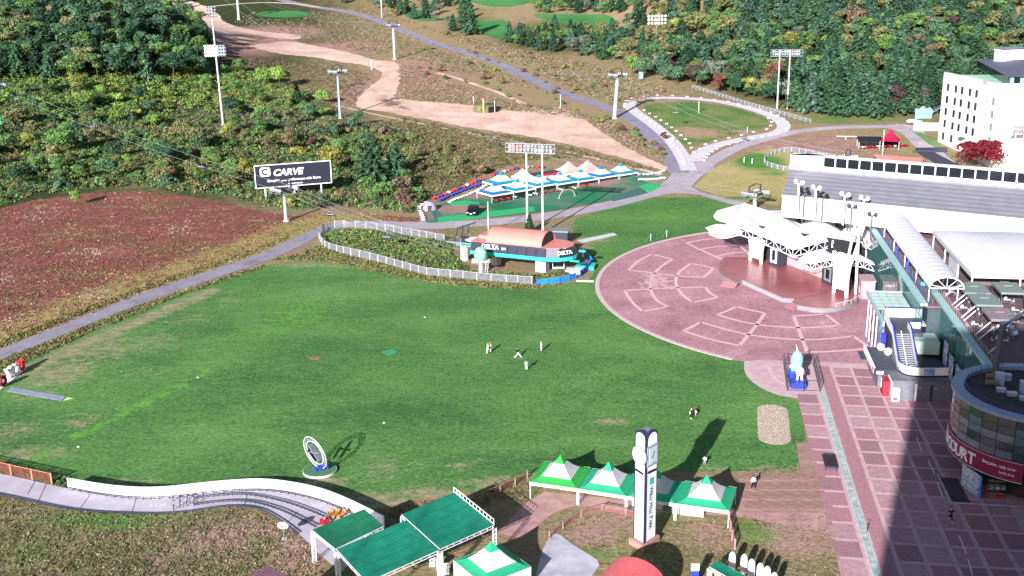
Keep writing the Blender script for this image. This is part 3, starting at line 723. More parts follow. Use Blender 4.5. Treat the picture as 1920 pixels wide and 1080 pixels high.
gwall('w1', 41.2, 190.3, 252, 0.3, 12.0, 24, 5, 'teal_curtain_glass')
gwall('w2', 44.4, 160, 203, 3.4, 12.1, 16, 5, 'teal_curtain_glass')
# stairs visible behind the glass: pale treads between wall and glass
tr_ = MB()
for i in range(18): tr_.box(44.6, 45.9, 178-i*0.75, 178-i*0.75+.3, 10.4-i*0.42, 10.5-i*0.42)
for i in range(9): tr_.box(44.6, 45.4, 186-i*0.6, 186-i*0.6+.25, 9-i*0.45, 9.1-i*0.45)
part('stair', tr_, OFFW, terr)
fl = MB()
for z in (4.0, 8.0): fl.box(41.35, 42.15, 191, 252, z, z+.25); fl.box(44.55, 46.1, 160, 190, z, z+.22)
part('floor_slab', fl, CONC, terr)
# end wall of the step, coping ledges
part('coping', MB().box(40.7, 41.9, 190, 252, 12.0, 12.45), TEALC, terr); part('coping', MB().box(44.0, 45.2, 159.5, 203.2, 12.1, 12.55), TEALC, terr)
part('end_fin', MB().box(43.2, 44.0, 203.0, 203.3, 0, 12.6), plain('cyan_fin', '#58d8dc', 0.4), terr)
part('poster_wall', MB().box(43.9, 45.6, 159, 190, 0.0, 3.35), plain('charcoal_wall', '#3c3f4c', 0.7), terr)
def poster(u, v0, v1, z0, z1, c1, c2, seed):
    m_, t_, b_ = _mat('poster_%d' % seed, 0.5)
    n_ = _noise(t_, 0.7, 3, 0.6, dist=2.5); r_ = _ramp(t_, n_, [(0.38, c1), (0.46, c2), (0.52, '#e8ecf4'), (0.6, c1)])
    t_.links.new(r_, b_.inputs['Base Color']); part('poster', MB().box(u-.12, u, v0, v1, z0, z1), m_, terr)
poster(43.85, 171.2, 174.6, 0.3, 7.2, '#243a78', '#7fa8d8', 1); poster(43.8, 176.4, 179.4, 2.2, 7.4, '#2b3f90', '#9ec0e8', 2)
poster(43.78, 166.4, 169.6, 0.3, 5.4, '#1c2c55', '#b8d0ea', 3); poster(43.75, 180.6, 183.2, 4.2, 8.4, '#3c58a8', '#c8d8f0', 4)
# railings
def urail(name, pts, z0, h, step, m_, par, r=0.04):
    P = [Vector(p) for p in pts]; mb = MB()
    for a, b_ in zip(P[:-1], P[1:]):
        L = (b_-a).length; n_ = max(1, int(L/step))
        for i in range(n_+1):
            q = lerp(a, b_, i/n_); mb.tube((q.x, q.y, z0), (q.x, q.y, z0+h), r, 4)
        for hh in (h, h*.66, h*.33): mb.tube((a.x, a.y, z0+hh), (b_.x, b_.y, z0+hh), r*.8, 4)
    return part(name, mb, m_, par)
NRAIL = plain('blue_grey_rail', '#5d6c9c', 0.4, 0.2)
urail('railing', [(42.3,191,0),(42.3,250,0)], 12, 1.2, 1.5, NRAIL, terr); urail('railing', [(45.6,161,0),(45.6,203,0)], 12, 1.2, 1.5, plain('pink_rail', '#b88f98', 0.5), terr)
urail('railing', [(42.9,191,0),(42.9,246,0)], 12, 1.0, 3.0, STEEL, terr)
TER = [(44.1, 205), (44.1, 219), (44.1, 232.5)]
# slanting white struts along the terrace edge
sb = [(46.0, 196.0), (46.0, 190.6), (46.0, 188.8), (46.0, 183.6), (46.0, 181.9), (46.0, 174.5), (46.0, 172.2), (46.0, 166.0)]
for i, (u, v) in enumerate(sb):
    s = MB().bar((u, v, 12.1), (u+2.3, v+0.3, 14.3), 0.16, 0.16); solo('strut', s, OFFW, (u, v, 12.0), ['slanting white strut by the first grey pergola at the terrace edge', 'slanting white strut beside the second pergola, nearer the glass corner', 'second of two parallel white struts beside the second pergola', 'slanting white strut left of the purple-grey pergola', 'second of two parallel white struts left of the purple-grey pergola', 'shaded slanting strut where the terrace shadow begins', 'second shaded strut below the terrace shadow edge', 'slanting strut nearest the round roof terrace'][i], 'strut', 'struts along the terrace edge', uvf=True)
# arched walkway canopy
arch = uroot('walkway_canopy', 'long white barrel-vaulted fabric canopy over the terrace walkway', 'canopy', 45, 218, 12)
na, R_ = 10, 2.85
for i in range(20):
    v0 = 191+i*2.75; P = []
    for j in range(5):
        v = v0+2.75*j/4; bul = 0.10*sin(pi*j/4)
        P.append([(45.0+(R_+bul*.4)*cos(pi-pi*q/na), v, 15.0+(2.0+bul)*sin(pi*q/na)) for q in range(na+1)])
    part('membrane_panel', MB().grid(P), MEMB, arch, smooth=True)
b = MB()
for q in range(na): b.tube((45+R_*cos(pi*q/na), 191, 15+2*sin(pi*q/na)), (45+R_*cos(pi*(q+1)/na), 191, 15+2*sin(pi*(q+1)/na)), .09, 5)
for q in range(1, na, 2): b.tube((45+R_*cos(pi*q/na), 191, 15+2*sin(pi*q/na)), (45, 191, 15), .05, 4)
b.tube((42.15, 191, 15), (47.85, 191, 15), .07, 5); part('end_truss', b, WHITE, arch)
for v in (193, 204.5, 216, 228, 240):
    for u in (42.6, 47.4): part('post', MB().tube((u, v, 12), (u, v, 15.1), .11, 6), WHITE, arch)
for v in (212, 223.5):
    q = uroot('mast', 'blue and white mast on the terrace rail, %s' % ('nearer the escalator' if v == 212 else 'farther along toward the stage'), 'mast', 42.4, v, 12)
    part('pole', MB().tube((42.4, v, 12), (42.6, v, 17.2), .16, 6), plain('royal_blue_paint', '#3c50b8', .4), q); part('cap', MB().tube((42.6, v, 15.8), (42.62, v, 17.6), .22, 6), WHITE, q)
# large white tent
tent = uroot('marquee', 'large flat white fabric marquee on the terrace beside the barrel canopy', 'marquee', 62, 214, 12)
P = []
for j in range(9):
    r = []
    for i in range(13):
        u = 50.8+25*i/12; v = 198+33.5*j/8; e = min(i, 12-i, 3)/3; e2 = min(j, 8-j, 3)/3
        r.append((u, v, 15.8+1.9*min(e, e2)**.7))
    P.append(r)
part('roof', MB().grid(P, thick=.05), MEMB, tent, smooth=True)
b = MB(); b.box(50.7, 75.9, 197.9, 198.0, 15.1, 15.85); b.box(50.6, 50.7, 197.9, 231.6, 15.1, 15.85); part('valance', b, MEMB, tent)
for u, v in ((50.9,198.2),(50.9,209),(50.9,220),(50.9,231),(59,198.2),(68,198.2),(75,198.2)): part('post', MB().tube((u, v, 12), (u, v, 15.2), .14, 6), WHITE, tent)
part('side_wall', MB().box(51.0, 51.1, 209, 217, 12.05, 15.1), OFFW, tent)
part('back_wall', MB().box(52, 74, 204, 204.2, 12.05, 15.1), plain('grey_brown_timber', '#6a5a60', .8), tent)  # boards in an even dull grey-brown
# pergolas, tables and chairs
CANG = plain('grey_green_canopy', '#7c8a86', 0.8, var=0.08); CANP = plain('purple_grey_canopy', '#8c7c84', 0.8, var=0.08)
def pergola(u0, v0, wd, dp, m_, label):
    r = uroot('pergola', label, 'pergola', u0+wd/2, v0+dp/2, 12, 'pergolas on the roof terrace')
    part('canopy', MB().box(u0, u0+wd, v0, v0+dp, 14.85, 15.0).box(u0+wd*.35, u0+wd*.7, v0+dp*.6, v0+dp+.15, 15.0, 15.12), m_, r)
    sk = MB(); n = 12
    for i in range(n):
        a = u0+wd*i/n; sk.add([(a, v0-.02, 14.86), (a+wd/n, v0-.02, 14.86), (a+wd/n*.8, v0-.02, 14.6), (a+wd/n*.2, v0-.02, 14.6)], [(0,1,2,3)])
        a = v0+dp*i/n; sk.add([(u0-.02, a, 14.86), (u0-.02, a+dp/n, 14.86), (u0-.02, a+dp/n*.8, 14.6), (u0-.02, a+dp/n*.2, 14.6)], [(0,1,2,3)])
    part('scalloped_valance', sk, m_, r)
    for a, c in ((.12,.12),(wd-.12,.12),(.12,dp-.12),(wd-.12,dp-.12)): part('post', MB().box(u0+a-.09, u0+a+.09, v0+c-.09, v0+c+.09, 12.0, 14.85), DSTEEL, r)
    return r
pergola(47.6, 188.9, 4.2, 6.2, CANG, 'grey-green pergola at the corner below the barrel canopy')
pergola(47.8, 182.0, 4.2, 6.2, CANG, 'grey-green pergola in the middle of the terrace row')
pergola(53.6, 189.6, 4.1, 6.4, CANG, 'grey-green pergola farthest right, beside the marquee')
pergola(48.2, 174.2, 4.2, 6.2, CANP, 'purple-grey pergola nearest the shaded terrace')
table0 = root('table', 'x', 'table', (0,0,0)); part('tabletop', MB().box(-.6,.6,-.4,.4,.70,.75), OFFW, table0); part('pedestal', MB().tube((0,0,0),(0,0,.7),.05,5), DSTEEL, table0); part('base', MB().box(-.3,.3,-.3,.3,0,.04), DSTEEL, table0)
chair0 = root('chair', 'x', 'chair', (0,0,0)); part('seat', MB().box(-.22,.22,-.22,.22,.42,.47), OFFW, chair0); part('backrest', MB().box(-.22,.22,.19,.23,.5,.9), OFFW, chair0)
part('legs', MB().bar((-.18,-.18,0),(-.18,-.18,.42),.04,.04).bar((.18,-.18,0),(.18,-.18,.42),.04,.04).bar((-.18,.18,0),(-.18,.2,.5),.04,.04).bar((.18,.18,0),(.18,.2,.5),.04,.04), STEEL, chair0)
tsp = [(47.2,196.8),(50.0,192),(50.2,185),(47.2,187.5),(46.9,178.5),(50.4,177),(55.6,193),(49,171.5),(53.6,185),(55.4,187)]
for i, (u, v) in enumerate(tsp):
    t = table0 if i == 0 else copy_tree(table0); t.location = W(u, v, 12.0); t.rotation_euler.z = -UA
    TL = ['beside the glass corner under the barrel canopy end', 'under the corner pergola', 'under the middle pergola', 'by the rail left of the corner pergola', 'by the rail left of the purple-grey pergola', 'under the purple-grey pergola', 'under the far right pergola', 'in the open, nearest the gantry frame', 'in the open right of the middle pergola', 'behind the middle pergola, below the far right one'][i]
    t['label'] = 'pale cafe table ' + TL; t['group'] = 'cafe tables on the roof terrace'
    for k_, (a, c, rz) in enumerate(((-.95, 0, pi/2), (.95, 0, -pi/2), (0, .75, 0))):
        s = chair0 if (i == 0 and k_ == 0) else copy_tree(chair0); s.location = W(u+a+random.uniform(-.1,.1), v+c, 12.0); s.rotation_euler.z = rz-UA
        s['label'] = ('left', 'right', 'far')[k_] + ' white chair at the table ' + TL; s['group'] = 'cafe chairs on the roof terrace'
umb = uroot('parasol', 'closed red parasol beside the purple-grey pergola', 'parasol', 52.6, 178.5, 12)
part('pole', MB().tube((52.6,178.5,12),(52.6,178.5,14.8),.04,5), STEEL, umb); part('cloth', MB().tube((52.6,178.5,13),(52.6,178.5,14.6),.35,8,.08), RED, umb)
# frame and columns on the roof terrace, steel in one even dark grey
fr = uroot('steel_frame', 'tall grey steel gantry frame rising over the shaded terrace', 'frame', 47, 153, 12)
for u, v in ((44.6, 156.5), (48.6, 152.2)): part('column', MB().tube((u, v, 12), (u+.5, v+.5, 20), .45, 8), plain('mid_grey_steel', '#5a5f66', .5), fr)
part('beam', MB().bar((45.1, 157, 19.4), (54, 170, 19.4), .3, .4).bar((49.1, 152.7, 19.4), (58, 166, 19.4), .3, .4), MC['mid_grey_steel'], fr)
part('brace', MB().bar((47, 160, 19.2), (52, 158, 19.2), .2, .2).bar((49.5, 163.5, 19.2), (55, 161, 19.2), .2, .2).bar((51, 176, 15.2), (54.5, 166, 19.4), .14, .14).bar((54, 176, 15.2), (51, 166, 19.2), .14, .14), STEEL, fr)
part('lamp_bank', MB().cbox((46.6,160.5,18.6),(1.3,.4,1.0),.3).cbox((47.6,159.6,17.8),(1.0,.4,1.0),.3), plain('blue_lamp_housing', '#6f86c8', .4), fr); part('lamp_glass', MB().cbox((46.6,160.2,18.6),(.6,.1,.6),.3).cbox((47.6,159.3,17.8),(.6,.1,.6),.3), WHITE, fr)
for i, (u, v, sx, sy, h, lb) in enumerate([(44.4, 153.2, 1.1, 1.0, 1.7, 'pale blue cabinet at the foot of the left terrace column'), (45.6, 155.0, 1.6, .8, .9, 'low pale blue cabinet behind the left terrace column'), (46.9, 150.2, 1.1, 1.1, 1.7, 'pale blue cabinet between the two terrace columns'), (45.0, 149.0, 1.2, .7, .5, 'white crate in front of the cabinet between the columns'), (46.2, 147.6, 1.2, .7, .5, 'white crate nearest the right terrace column'), (43.9, 150.4, 1.1, .8, .5, 'white crate left of the other crates by the columns')]):
    r = uroot('cabinet' if i < 3 else 'crate', lb, 'cabinet' if i < 3 else 'crate', u, v, 12)
    part('body', MB().box(u-sx/2, u+sx/2, v-sy/2, v+sy/2, 12.0, 12+h), plain('pale_blue_plastic', '#9fb2d8', .4), r); part('lid', MB().box(u-sx/2-.05, u+sx/2+.05, v-sy/2-.05, v+sy/2+.05, 12+h, 12.06+h), OFFW, r)
# round food court drum
DU, DV, DR = 48.8, 149.6, 11.0
drum = uroot('food_court', 'round glass food court drum with a purple sign band and roof terrace', 'building', DU, DV)
circ = lambda r, a0, a1, n: [(DU+r*cos(radians(a0+(a1-a0)*i/n)), DV+r*sin(radians(a0+(a1-a0)*i/n))) for i in range(n+1)]
b = MB().prism(circ(9.9, 0, 355, 60), 11.7, 12.01); part('roof_deck', b, DARKF, drum)
b = MB().lathe([(9.75, 11.9), (9.75, 12.55), (11.35, 12.5), (11.35, 12.05), (11.05, 11.95)], 72, (DU, DV, 0)); part('rim', b, plain('blue_grey_rim', '#8e9cc0', .4), drum)
b = MB().lathe([(11.0, 3.4), (11.2, 3.4), (11.2, 6.2), (11.0, 6.2)], 60, (DU, DV, 0), 0, radians(160), radians(248)); part('sign_band', b, plain('burgundy_sign', '#8a2450', .5, var=.05), drum)
b = MB().lathe([(11.22, 3.4), (11.24, 3.46), (11.22, 3.5)], 60, (DU, DV, 0), 0, radians(160), radians(248)).lathe([(11.22, 6.12), (11.24, 6.16), (11.22, 6.2)], 60, (DU, DV, 0), 0, radians(160), radians(248)); part('sign_edge', b, OFFW, drum)
part('soffit', MB().prism(circ(10.95, 0, 355, 60), 3.3, 3.42), DSTEEL, drum)
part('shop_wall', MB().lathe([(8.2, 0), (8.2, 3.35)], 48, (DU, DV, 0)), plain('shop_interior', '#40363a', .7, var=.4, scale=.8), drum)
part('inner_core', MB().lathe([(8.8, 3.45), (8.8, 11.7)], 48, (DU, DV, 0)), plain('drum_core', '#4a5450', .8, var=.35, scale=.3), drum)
frm = MB(); npn = 30
for i in range(npn):
    a = radians(12*i); frm.tube((DU+11.02*cos(a), DV+11.02*sin(a), 6.2), (DU+11.02*cos(a), DV+11.02*sin(a), 12.0), .06, 4)
for z in (6.25, 7.4, 8.55, 9.7, 10.85, 11.95): frm.lathe([(10.97, z-.04), (11.06, z-.04), (11.06, z+.04), (10.97, z+.04)], 45, (DU, DV, 0))
part('mullions', frm, DSTEEL, drum)
PT1 = plain('pane_pale_blue', '#66788c', .12, .1, .15, spec=.8); PT2 = plain('pane_olive', '#4c5856', .12, .1, .2, spec=.8); PT3 = plain('pane_dark', '#3f4c54', .12, .1, .2, spec=.8); PT4 = plain('pane_pink', '#b49aa8', .2, .1, .15)
pw = 10.98*radians(12)/2-.06; pms = [MB().box(-.02, .02, -pw, pw, -.53, .53).mesh('pane', q) for q in (PT1, PT2, PT3, PT4)]
random.seed(5)
for i in range(10, 24):
    a = radians(12*i+6)
    for j, z in enumerate((6.83, 7.98, 9.13, 10.28, 11.4)):
        kk = 3 if 12*i < 170 else (random.choice([0,0,2]) if j in (2, 3) else (1 if j == 4 else random.choice([0,2,2,1])))
        inst('pane', pms[kk], drum, (DU+10.98*cos(a), DV+10.98*sin(a), z), a)
for ch, a in zip('FOOD', (152, 159, 166.5, 174)): pass
LET = plain('white_sign_letters', '#f0f2fa', .4); 
for ch, a in zip('FOOD COURT', (147, 154, 161.5, 169, 173, 178, 185.5, 193, 200, 207)):
    if ch == ' ': continue
    a = radians(a+4.5); c = Vector((DU+11.25*cos(a), DV+11.25*sin(a), 3.95)); rt = Vector((sin(a)*-1, cos(a), 0))*-1
    rt = Vector((-sin(a), cos(a), 0)); part('letter', MB().text(ch, 2.35, c, rt, (0,0,1), .06, align='CENTER', bold=.03), LET, drum)
for line, z, sz in (('Being place, ready corner', 5.0, .62), ('food & drink', 4.2, .5)):
    for i, ch in enumerate(line):
        if ch == ' ': continue
        a = radians(221+i*(23/len(line)) + (8 if z < 4.5 else 0)) if z > 4.5 else radians(233+i*.85)
        c = Vector((DU+11.24*cos(a), DV+11.24*sin(a), z)); part('small_letter', MB().text(ch, sz, c, (-sin(a), cos(a), 0), (0,0,1), .01, align='CENTER'), LET, drum)
urail('railing', [(p[0], p[1], 0) for p in circ(9.6, 105, 300, 26)], 12.0, 1.15, 3, NRAIL, drum, .035)
# shop front below the drum
pst, t_, b_ = _mat('painted_poster', .5); n_ = _noise(t_, 1.2, 3, .6, dist=3); r_ = _ramp(t_, n_, [(0.4, '#2c3350'), (0.47, '#e4e8f2'), (0.54, '#8fa0c8'), (0.62, '#e8ecf6')]); t_.links.new(r_, b_.inputs['Base Color'])
part('poster_panel', MB().bar((38.6, 145.0, 1.65), (40.0, 141.4, 1.65), .1, 3.2), pst, drum)
part('glass_fin', MB().box(40.0, 40.12, 140.8, 141.5, 0, 3.3), plain('blue_fin', '#5f7fe0', .3), drum)
sf = MB()
for i in range(5): sf.box(41.0, 43.2, 141.0, 141.5, .3+i*.6, .42+i*.6)
part('shelf', sf, WOOD, drum)
for i in range(12): part('goods', MB().box(40.9+(i%6)*.4, 41.2+(i%6)*.4, 140.95, 141.3, .45+(i//6)*1.2, .8+(i//6)*1.2), random.choice([OFFW, RED, WOOD, CYAN]), drum)
part('threshold', MB().box(36.0, 44.5, 139.3, 139.5, .1, .16).box(36.0, 36.15, 139.5, 148, .1, .16), CONC, drum)
part('dark_mat', MB().box(36.3, 38.6, 139.7, 147, .1, .115), DARKF, drum)
low = uroot('lower_wing', 'low dark glass wing at the foot of the food court, at the right picture edge', 'building', 54, 100)
part('wall', MB().box(46.4, 62, 62, 138.4, 0, 11.9), BGLASS, low)
for i in range(12): part('window_bay', MB().box(46.25, 46.4, 64+i*6, 69.4+i*6, .3, 3.2), DGLASS, low)
part('base_strip', MB().box(45.7, 45.85, 66, 139, .1, .2), OFFW, low)
part('poster_panel', MB().box(46.0, 46.2, 135.5, 138.0, 1.6, 4.6), pst, low)
for u, v, l in ((43.9, 154.8, 'brown bench on the round roof terrace, farther one'), (43.2, 152.2, 'brown bench on the round roof terrace, nearer one')):
    r = uroot('bench', l, 'bench', u, v, 12.01); part('seat', MB().box(u-.9, u+.9, v-.25, v+.25, 12.42, 12.5), WOOD, r); part('backrest', MB().box(u-.9, u+.9, v+.25, v+.3, 12.5, 12.95), WOOD, r)
    part('leg', MB().box(u-.8, u-.7, v-.2, v+.2, 12.01, 12.42), DSTEEL, r); part('leg', MB().box(u+.7, u+.8, v-.2, v+.2, 12.01, 12.42), DSTEEL, r)

# --- escalator pavilion
pav = uroot('stair_pavilion', 'white and blue stair pavilion with glass roof and curved banner wall', 'building', 39, 188)
RBLUE = plain('royal_blue_paint2', '#2f3ea0', .4); CHAR = plain('charcoal_floor', '#4c505c', .8); PARA = plain('white_panel', '#eef0f0', .5, var=.05); LG = plain('pale_green_panel', '#b9cfc8', .4, var=.06)
part('glass_roof', MB().box(34.9, 41.0, 197.5, 208.5, 8.7, 8.9), plain('dark_frame', '#5f7c7c', .5), pav)
for i in range(4):
    for j in range(5): part('roof_panel', MB().box(35.0+i*1.5, 36.4+i*1.5, 197.6+j*2.18, 199.68+j*2.18, 8.9, 8.98), LG, pav)
part('roof_edge', MB().box(34.6, 34.9, 189.5, 208.8, 8.2, 9.1).box(34.9, 41, 208.5, 208.8, 8.2, 9.1), TEALC, pav)
for v in (198, 201.5, 205, 208): part('column', MB().tube((35.1, v, 0), (35.1, v, 8.2), .12, 6), WHITE, pav)
part('glass_wall', MB().box(36.4, 36.5, 193, 208.3, .1, 8.1), TGLASS, pav)
part('banner', MB().box(35.0, 35.15, 191.4, 195.6, 1.2, 7.0), plain('blue_white_banner', '#8fa8d8', .5, var=.5, scale=.8), pav); part('banner', MB().tube((35.2, 190.6, .2), (35.2, 190.6, 6.6), .5, 8), RBLUE, pav)
part('entrance_mat', MB().box(32.2, 34.0, 194.5, 199.0, .12, .16), CHAR, pav)
part('landing', MB().box(36.2, 41.2, 188.2, 197.4, 7.3, 7.6), CHAR, pav)
part('parapet', MB().box(36.3, 41.2, 197.1, 197.35, 7.6, 9.3), PARA, pav); part('handrail', MB().box(36.1, 41.4, 197.0, 197.45, 9.3, 9.42), RBLUE, pav)
part('parapet', MB().box(39.3, 41.2, 191.0, 191.2, 7.0, 8.7), PARA, pav); part('handrail', MB().box(39.2, 41.3, 190.9, 191.3, 8.7, 8.82), RBLUE, pav)
part('green_box', MB().box(39.3, 43.6, 185.8, 190.6, 4.6, 6.9), LG, pav)
part('wall', MB().box(36.3, 41.2, 188.3, 197, 0, 7.3), CHAR, pav)
ns_ = 16
for i in range(ns_):
    v = 188.2-i*.46; z = 7.4-i*.235
    part('step', MB().box(36.25, 38.9, v-.46, v, z-.6, z).box(36.25, 38.9, v-.46, v-.30, z, z+.02, 1), [CHAR, WHITE], pav)
part('stair_divider', MB().bar((37.5, 188.2, 7.9), (37.5, 180.9, 4.2), .1, .25), WHITE, pav)
for u in (36.05, 39.05):
    part('stringer', MB().add([(u, 197 if u < 37 else 191, 7.2), (u, 188.2, 7.2), (u, 180.8, 3.2), (u, 180.8, 5.0), (u, 188.2, 8.8), (u, 197 if u < 37 else 191, 8.8)] + [(u+.14, 197 if u < 37 else 191, 7.2), (u+.14, 188.2, 7.2), (u+.14, 180.8, 3.2), (u+.14, 180.8, 5.0), (u+.14, 188.2, 8.8), (u+.14, 197 if u < 37 else 191, 8.8)], [(0,1,4,5),(1,2,3,4),(7,6,11,10),(8,7,10,9),(5,4,10,11),(4,3,9,10)]), PARA, pav)
    part('handrail', MB().bar((u+.07, 191, 8.9), (u+.07, 188.2, 8.9), .22, .14).bar((u+.07, 188.2, 8.9), (u+.07, 180.8, 5.1), .22, .14), RBLUE, pav)
part('lower_landing', MB().prism([(36.0,181),(36.2,179.5),(37.2,178.2),(39.5,177.9),(43.5,178.4),(43.5,187),(39.2,187),(39.2,181)], 3.7, 4.0), CHAR, pav)
cw = cat([(36.05,181.2,0),(36.2,179.6,0),(37.0,178.3,0),(38.6,177.7,0),(40.6,177.8,0),(43.6,178.3,0)], 6)
def wallstrip(pts, z0, z1, th, m_, par, name):
    b_ = MB()
    for a, c in zip(pts[:-1], pts[1:]):
        d = (c-a).normalized(); n_ = Vector((-d.y, d.x, 0))*th
        b_.add([(a.x,a.y,z0),(c.x,c.y,z0),(c.x,c.y,z1),(a.x,a.y,z1),(a.x+n_.x,a.y+n_.y,z0),(c.x+n_.x,c.y+n_.y,z0),(c.x+n_.x,c.y+n_.y,z1),(a.x+n_.x,a.y+n_.y,z1)], [(0,1,2,3),(5,4,7,6),(3,2,6,7),(1,0,4,5)])
    return part(name, b_, m_, par)
wallstrip(cw, 3.6, 5.1, .15, PARA, pav, 'curved_wall'); wallstrip(cw, 5.1, 5.22, .2, RBLUE, pav, 'handrail'); wallstrip([p-Vector((0,.03,0)) for p in cw], 3.45, 3.7, .2, BLACK, pav, 'black_base_band')
part('banner', MB().box(39.6, 41.2, 177.6, 177.68, 3.85, 5.0), plain('blue_picture', '#8fa0e0', .5, var=.5, scale=2), pav)
part('annex', MB().box(34.5, 43.8, 175.6, 187.5, 0.05, 3.45), plain('grey_annex_wall', '#6f707c', .7), pav)
for u, m_ in ((38.0, OFFW), (40.4, DSTEEL)): part('door_frame', MB().box(u, u+.3, 175.5, 175.6, .1, 3.0), m_, pav); part('handle', MB().box(u+.6, u+.9, 175.45, 175.5, 2.3, 2.45), OFFW, pav)
part('poster_panel', MB().box(34.35, 34.5, 176, 179.6, .4, 3.0), plain('shop_poster', '#e6e6ee', .5, var=.2), pav)
vm = uroot('vending_machine', 'white vending machine at the corner of the grey annex', 'vending machine', 34.9, 175.1); part('body', MB().box(34.3, 35.5, 174.8, 175.5, .1, 2.3), OFFW, vm); part('display', MB().box(34.45, 35.3, 174.75, 174.8, 1.2, 2.1), plain('drink_display', '#a8b4c8', .3, var=.4, scale=4), vm); part('slot', MB().box(34.5, 35.2, 174.75, 174.8, .4, .7), DSTEEL, vm)
kio = uroot('kiosk', 'flat-roofed grey and white ticket kiosk beside the stair pavilion', 'kiosk', 34.4, 186)
part('roof', MB().box(32.4, 36.0, 180.2, 192, 3.3, 3.5), CHAR, kio); part('fascia', MB().box(32.1, 32.4, 180.2, 192.2, 2.7, 3.8), PARA, kio); part('fascia', MB().box(32.1, 36.1, 179.9, 180.2, 2.7, 3.8), DSTEEL, kio)
part('wall', MB().box(32.9, 36.0, 180.6, 191.5, .1, 3.3), plain('grey_kiosk_wall', '#70707c', .7), kio); part('sign_plate', MB().box(32.5, 33.6, 179.85, 179.9, 2.9, 3.4), WHITE, kio)
part('logo', MB().lathe([(0,0),(.35,0)], 14, (0,0,0)).mesh('logo', RED) if False else MB().cbox((32.07, 181.6, 3.25), (.04, .7, .6)), RED, kio)
for i, (u, v) in enumerate(((34.8, 190.4), (35.6, 188.0))):
    solo('roof_lantern', MB().sphere((u, v, 4.15), (.75, .6, .7), 8).tube((u,v,3.5),(u,v,3.8),.3,8), WHITE, (u, v, 3.5), 'white rounded roof cowl on the kiosk, %s' % ('farther from the curved wall' if i == 0 else 'next to the stair handrail'), 'vent', uvf=True)
pb = uroot('booth', 'red and mint service counter under the kiosk roof edge', 'booth', 33.9, 178.4); part('counter', MB().box(33.2, 34.3, 177.0, 179.7, .1, 2.7), plain('crimson_counter', '#a02c40', .5), pb); part('panel', MB().box(33.1, 33.2, 178.6, 179.7, 1.0, 2.6), LG, pb)

# --- outdoor stage
STG = plain('red_stage_boards', '#9a5458', 0.28, var=0.18, scale=0.35, spec=.5); SKIRT = plain('grey_stage_skirt', '#85858f', .7, var=.12, scale=1.5)
stage = uroot('stage', 'low red stage with grey slatted front on the round plaza', 'stage', 25, 240)
oc = cat([(9.7,262,0),(8.2,256,0),(8.2,249.4,0),(9.2,244.5,0),(10.6,241.5,0)], 5)
ol = [(p.x, p.y) for p in oc]+[(11.3,240.2),(13.0,242.4),(21.1,228.9),(23.4,228.4),(22.6,226.2)]+[(p.x, p.y) for p in cat([(23.4,224.2,0),(27.1,222.3,0),(31.2,223.2,0),(34.5,226.2,0),(36.6,229.6,0)], 4)]+[(37.2,232),(37.2,262)]
part('skirt', MB().prism(ol, .06, 1.0), SKIRT, stage); part('floor', MB().prism(ol, 1.0, 1.12), STG, stage)
for t in range(24):
    p = lerp((13.3,241.7,.1), (20.9,229.0,.1), t/23); part('slat', MB().bar((p.x-.06, p.y-.04, .1), (p.x-.06, p.y-.04, .96), .28, .06), plain('grey_slat', '#8e9098', .7), stage)
for i in range(4): part('step', MB().bar((8.9-i*.22, 241.2-i*.32, .86-i*.24), (12.0-i*.2, 239.7-i*.34, .86-i*.24), .45, .22), plain('pink_step', '#a07078', .7), stage)
for i in range(3): part('step', MB().bar((21.6-i*.25, 226.0-i*.3, .8-i*.26), (23.3-i*.2, 223.7-i*.3, .8-i*.26), .45, .22), plain('pink_step', '#a07078', .7), stage)
part('joint', MB().bar((23.4,228.3,1.13), (31.9,234.2,1.13), .12, .03), DSTEEL, stage)
part('railing', MB().path([(31.2,223.0,1.9),(34.6,226.0,1.9),(36.8,229.6,1.9)], .06).tube((31.2,223.0,1.1),(31.2,223.0,1.9),.05).tube((33,224.6,1.1),(33,224.6,1.9),.05).tube((34.6,226.0,1.1),(34.6,226.0,1.9),.05).tube((36.8,229.6,1.1),(36.8,229.6,1.9),.05), OFFW, stage)
part('back_wall', MB().bar((22.5,259.5,2.4), (34,239.5,2.4), .4, 2.6), plain('pink_grey_panel', '#b8a0a6', .7, var=.08), stage)
part('dark_backdrop', MB().bar((17,262,4.6), (39,246,4.6), .3, 9.0), plain('black_drape', '#24262e', .8), stage)
# stage roof membranes
def cat_surface(rows, ni, nj):
    R = [lin(r, ni) for r in rows]; nc = len(R[0]); cols = [cat([R[j][i] for j in range(len(R))], nj) for i in range(nc)]
    return [[cols[i][j] for i in range(nc)] for j in range(len(cols[0]))]
def px3(L): return [G(x, y, z) for x, y, z in L]
roof = wroot('stage_roof', 'white tensile membrane roof with peaks over the stage', 'roof', G(1490, 430, 9)*1.0-Vector((0,0,8.9)))
rows_ = [px3([(1345,392,10.2),(1395,383,12.2),(1440,392,11.2),(1470,397,12.4),(1505,402,11.2),(1540,405,12.8),(1585,412,11.4),(1612,418,12.2),(1640,428,11)]),
         px3([(1338,402,9),(1382,398,11.6),(1425,408,9.8),(1462,404,12.4),(1502,420,10),(1535,412,12.6),(1575,424,10),(1605,420,11.8),(1640,436,10.4)]),
         px3([(1345,410,8.6),(1385,410,10.6),(1430,424,9),(1470,418,11.4),(1510,436,9),(1548,424,11.2),(1580,436,9.4),(1608,430,10.6),(1640,443,10)]),
         px3([(1362,418,8),(1392,428,8.6),(1425,440,8.2),(1458,454,7.8),(1487,466,7.4),(1525,458,8.2),(1562,448,8.6),(1600,444,9),(1640,452,9.2)])]
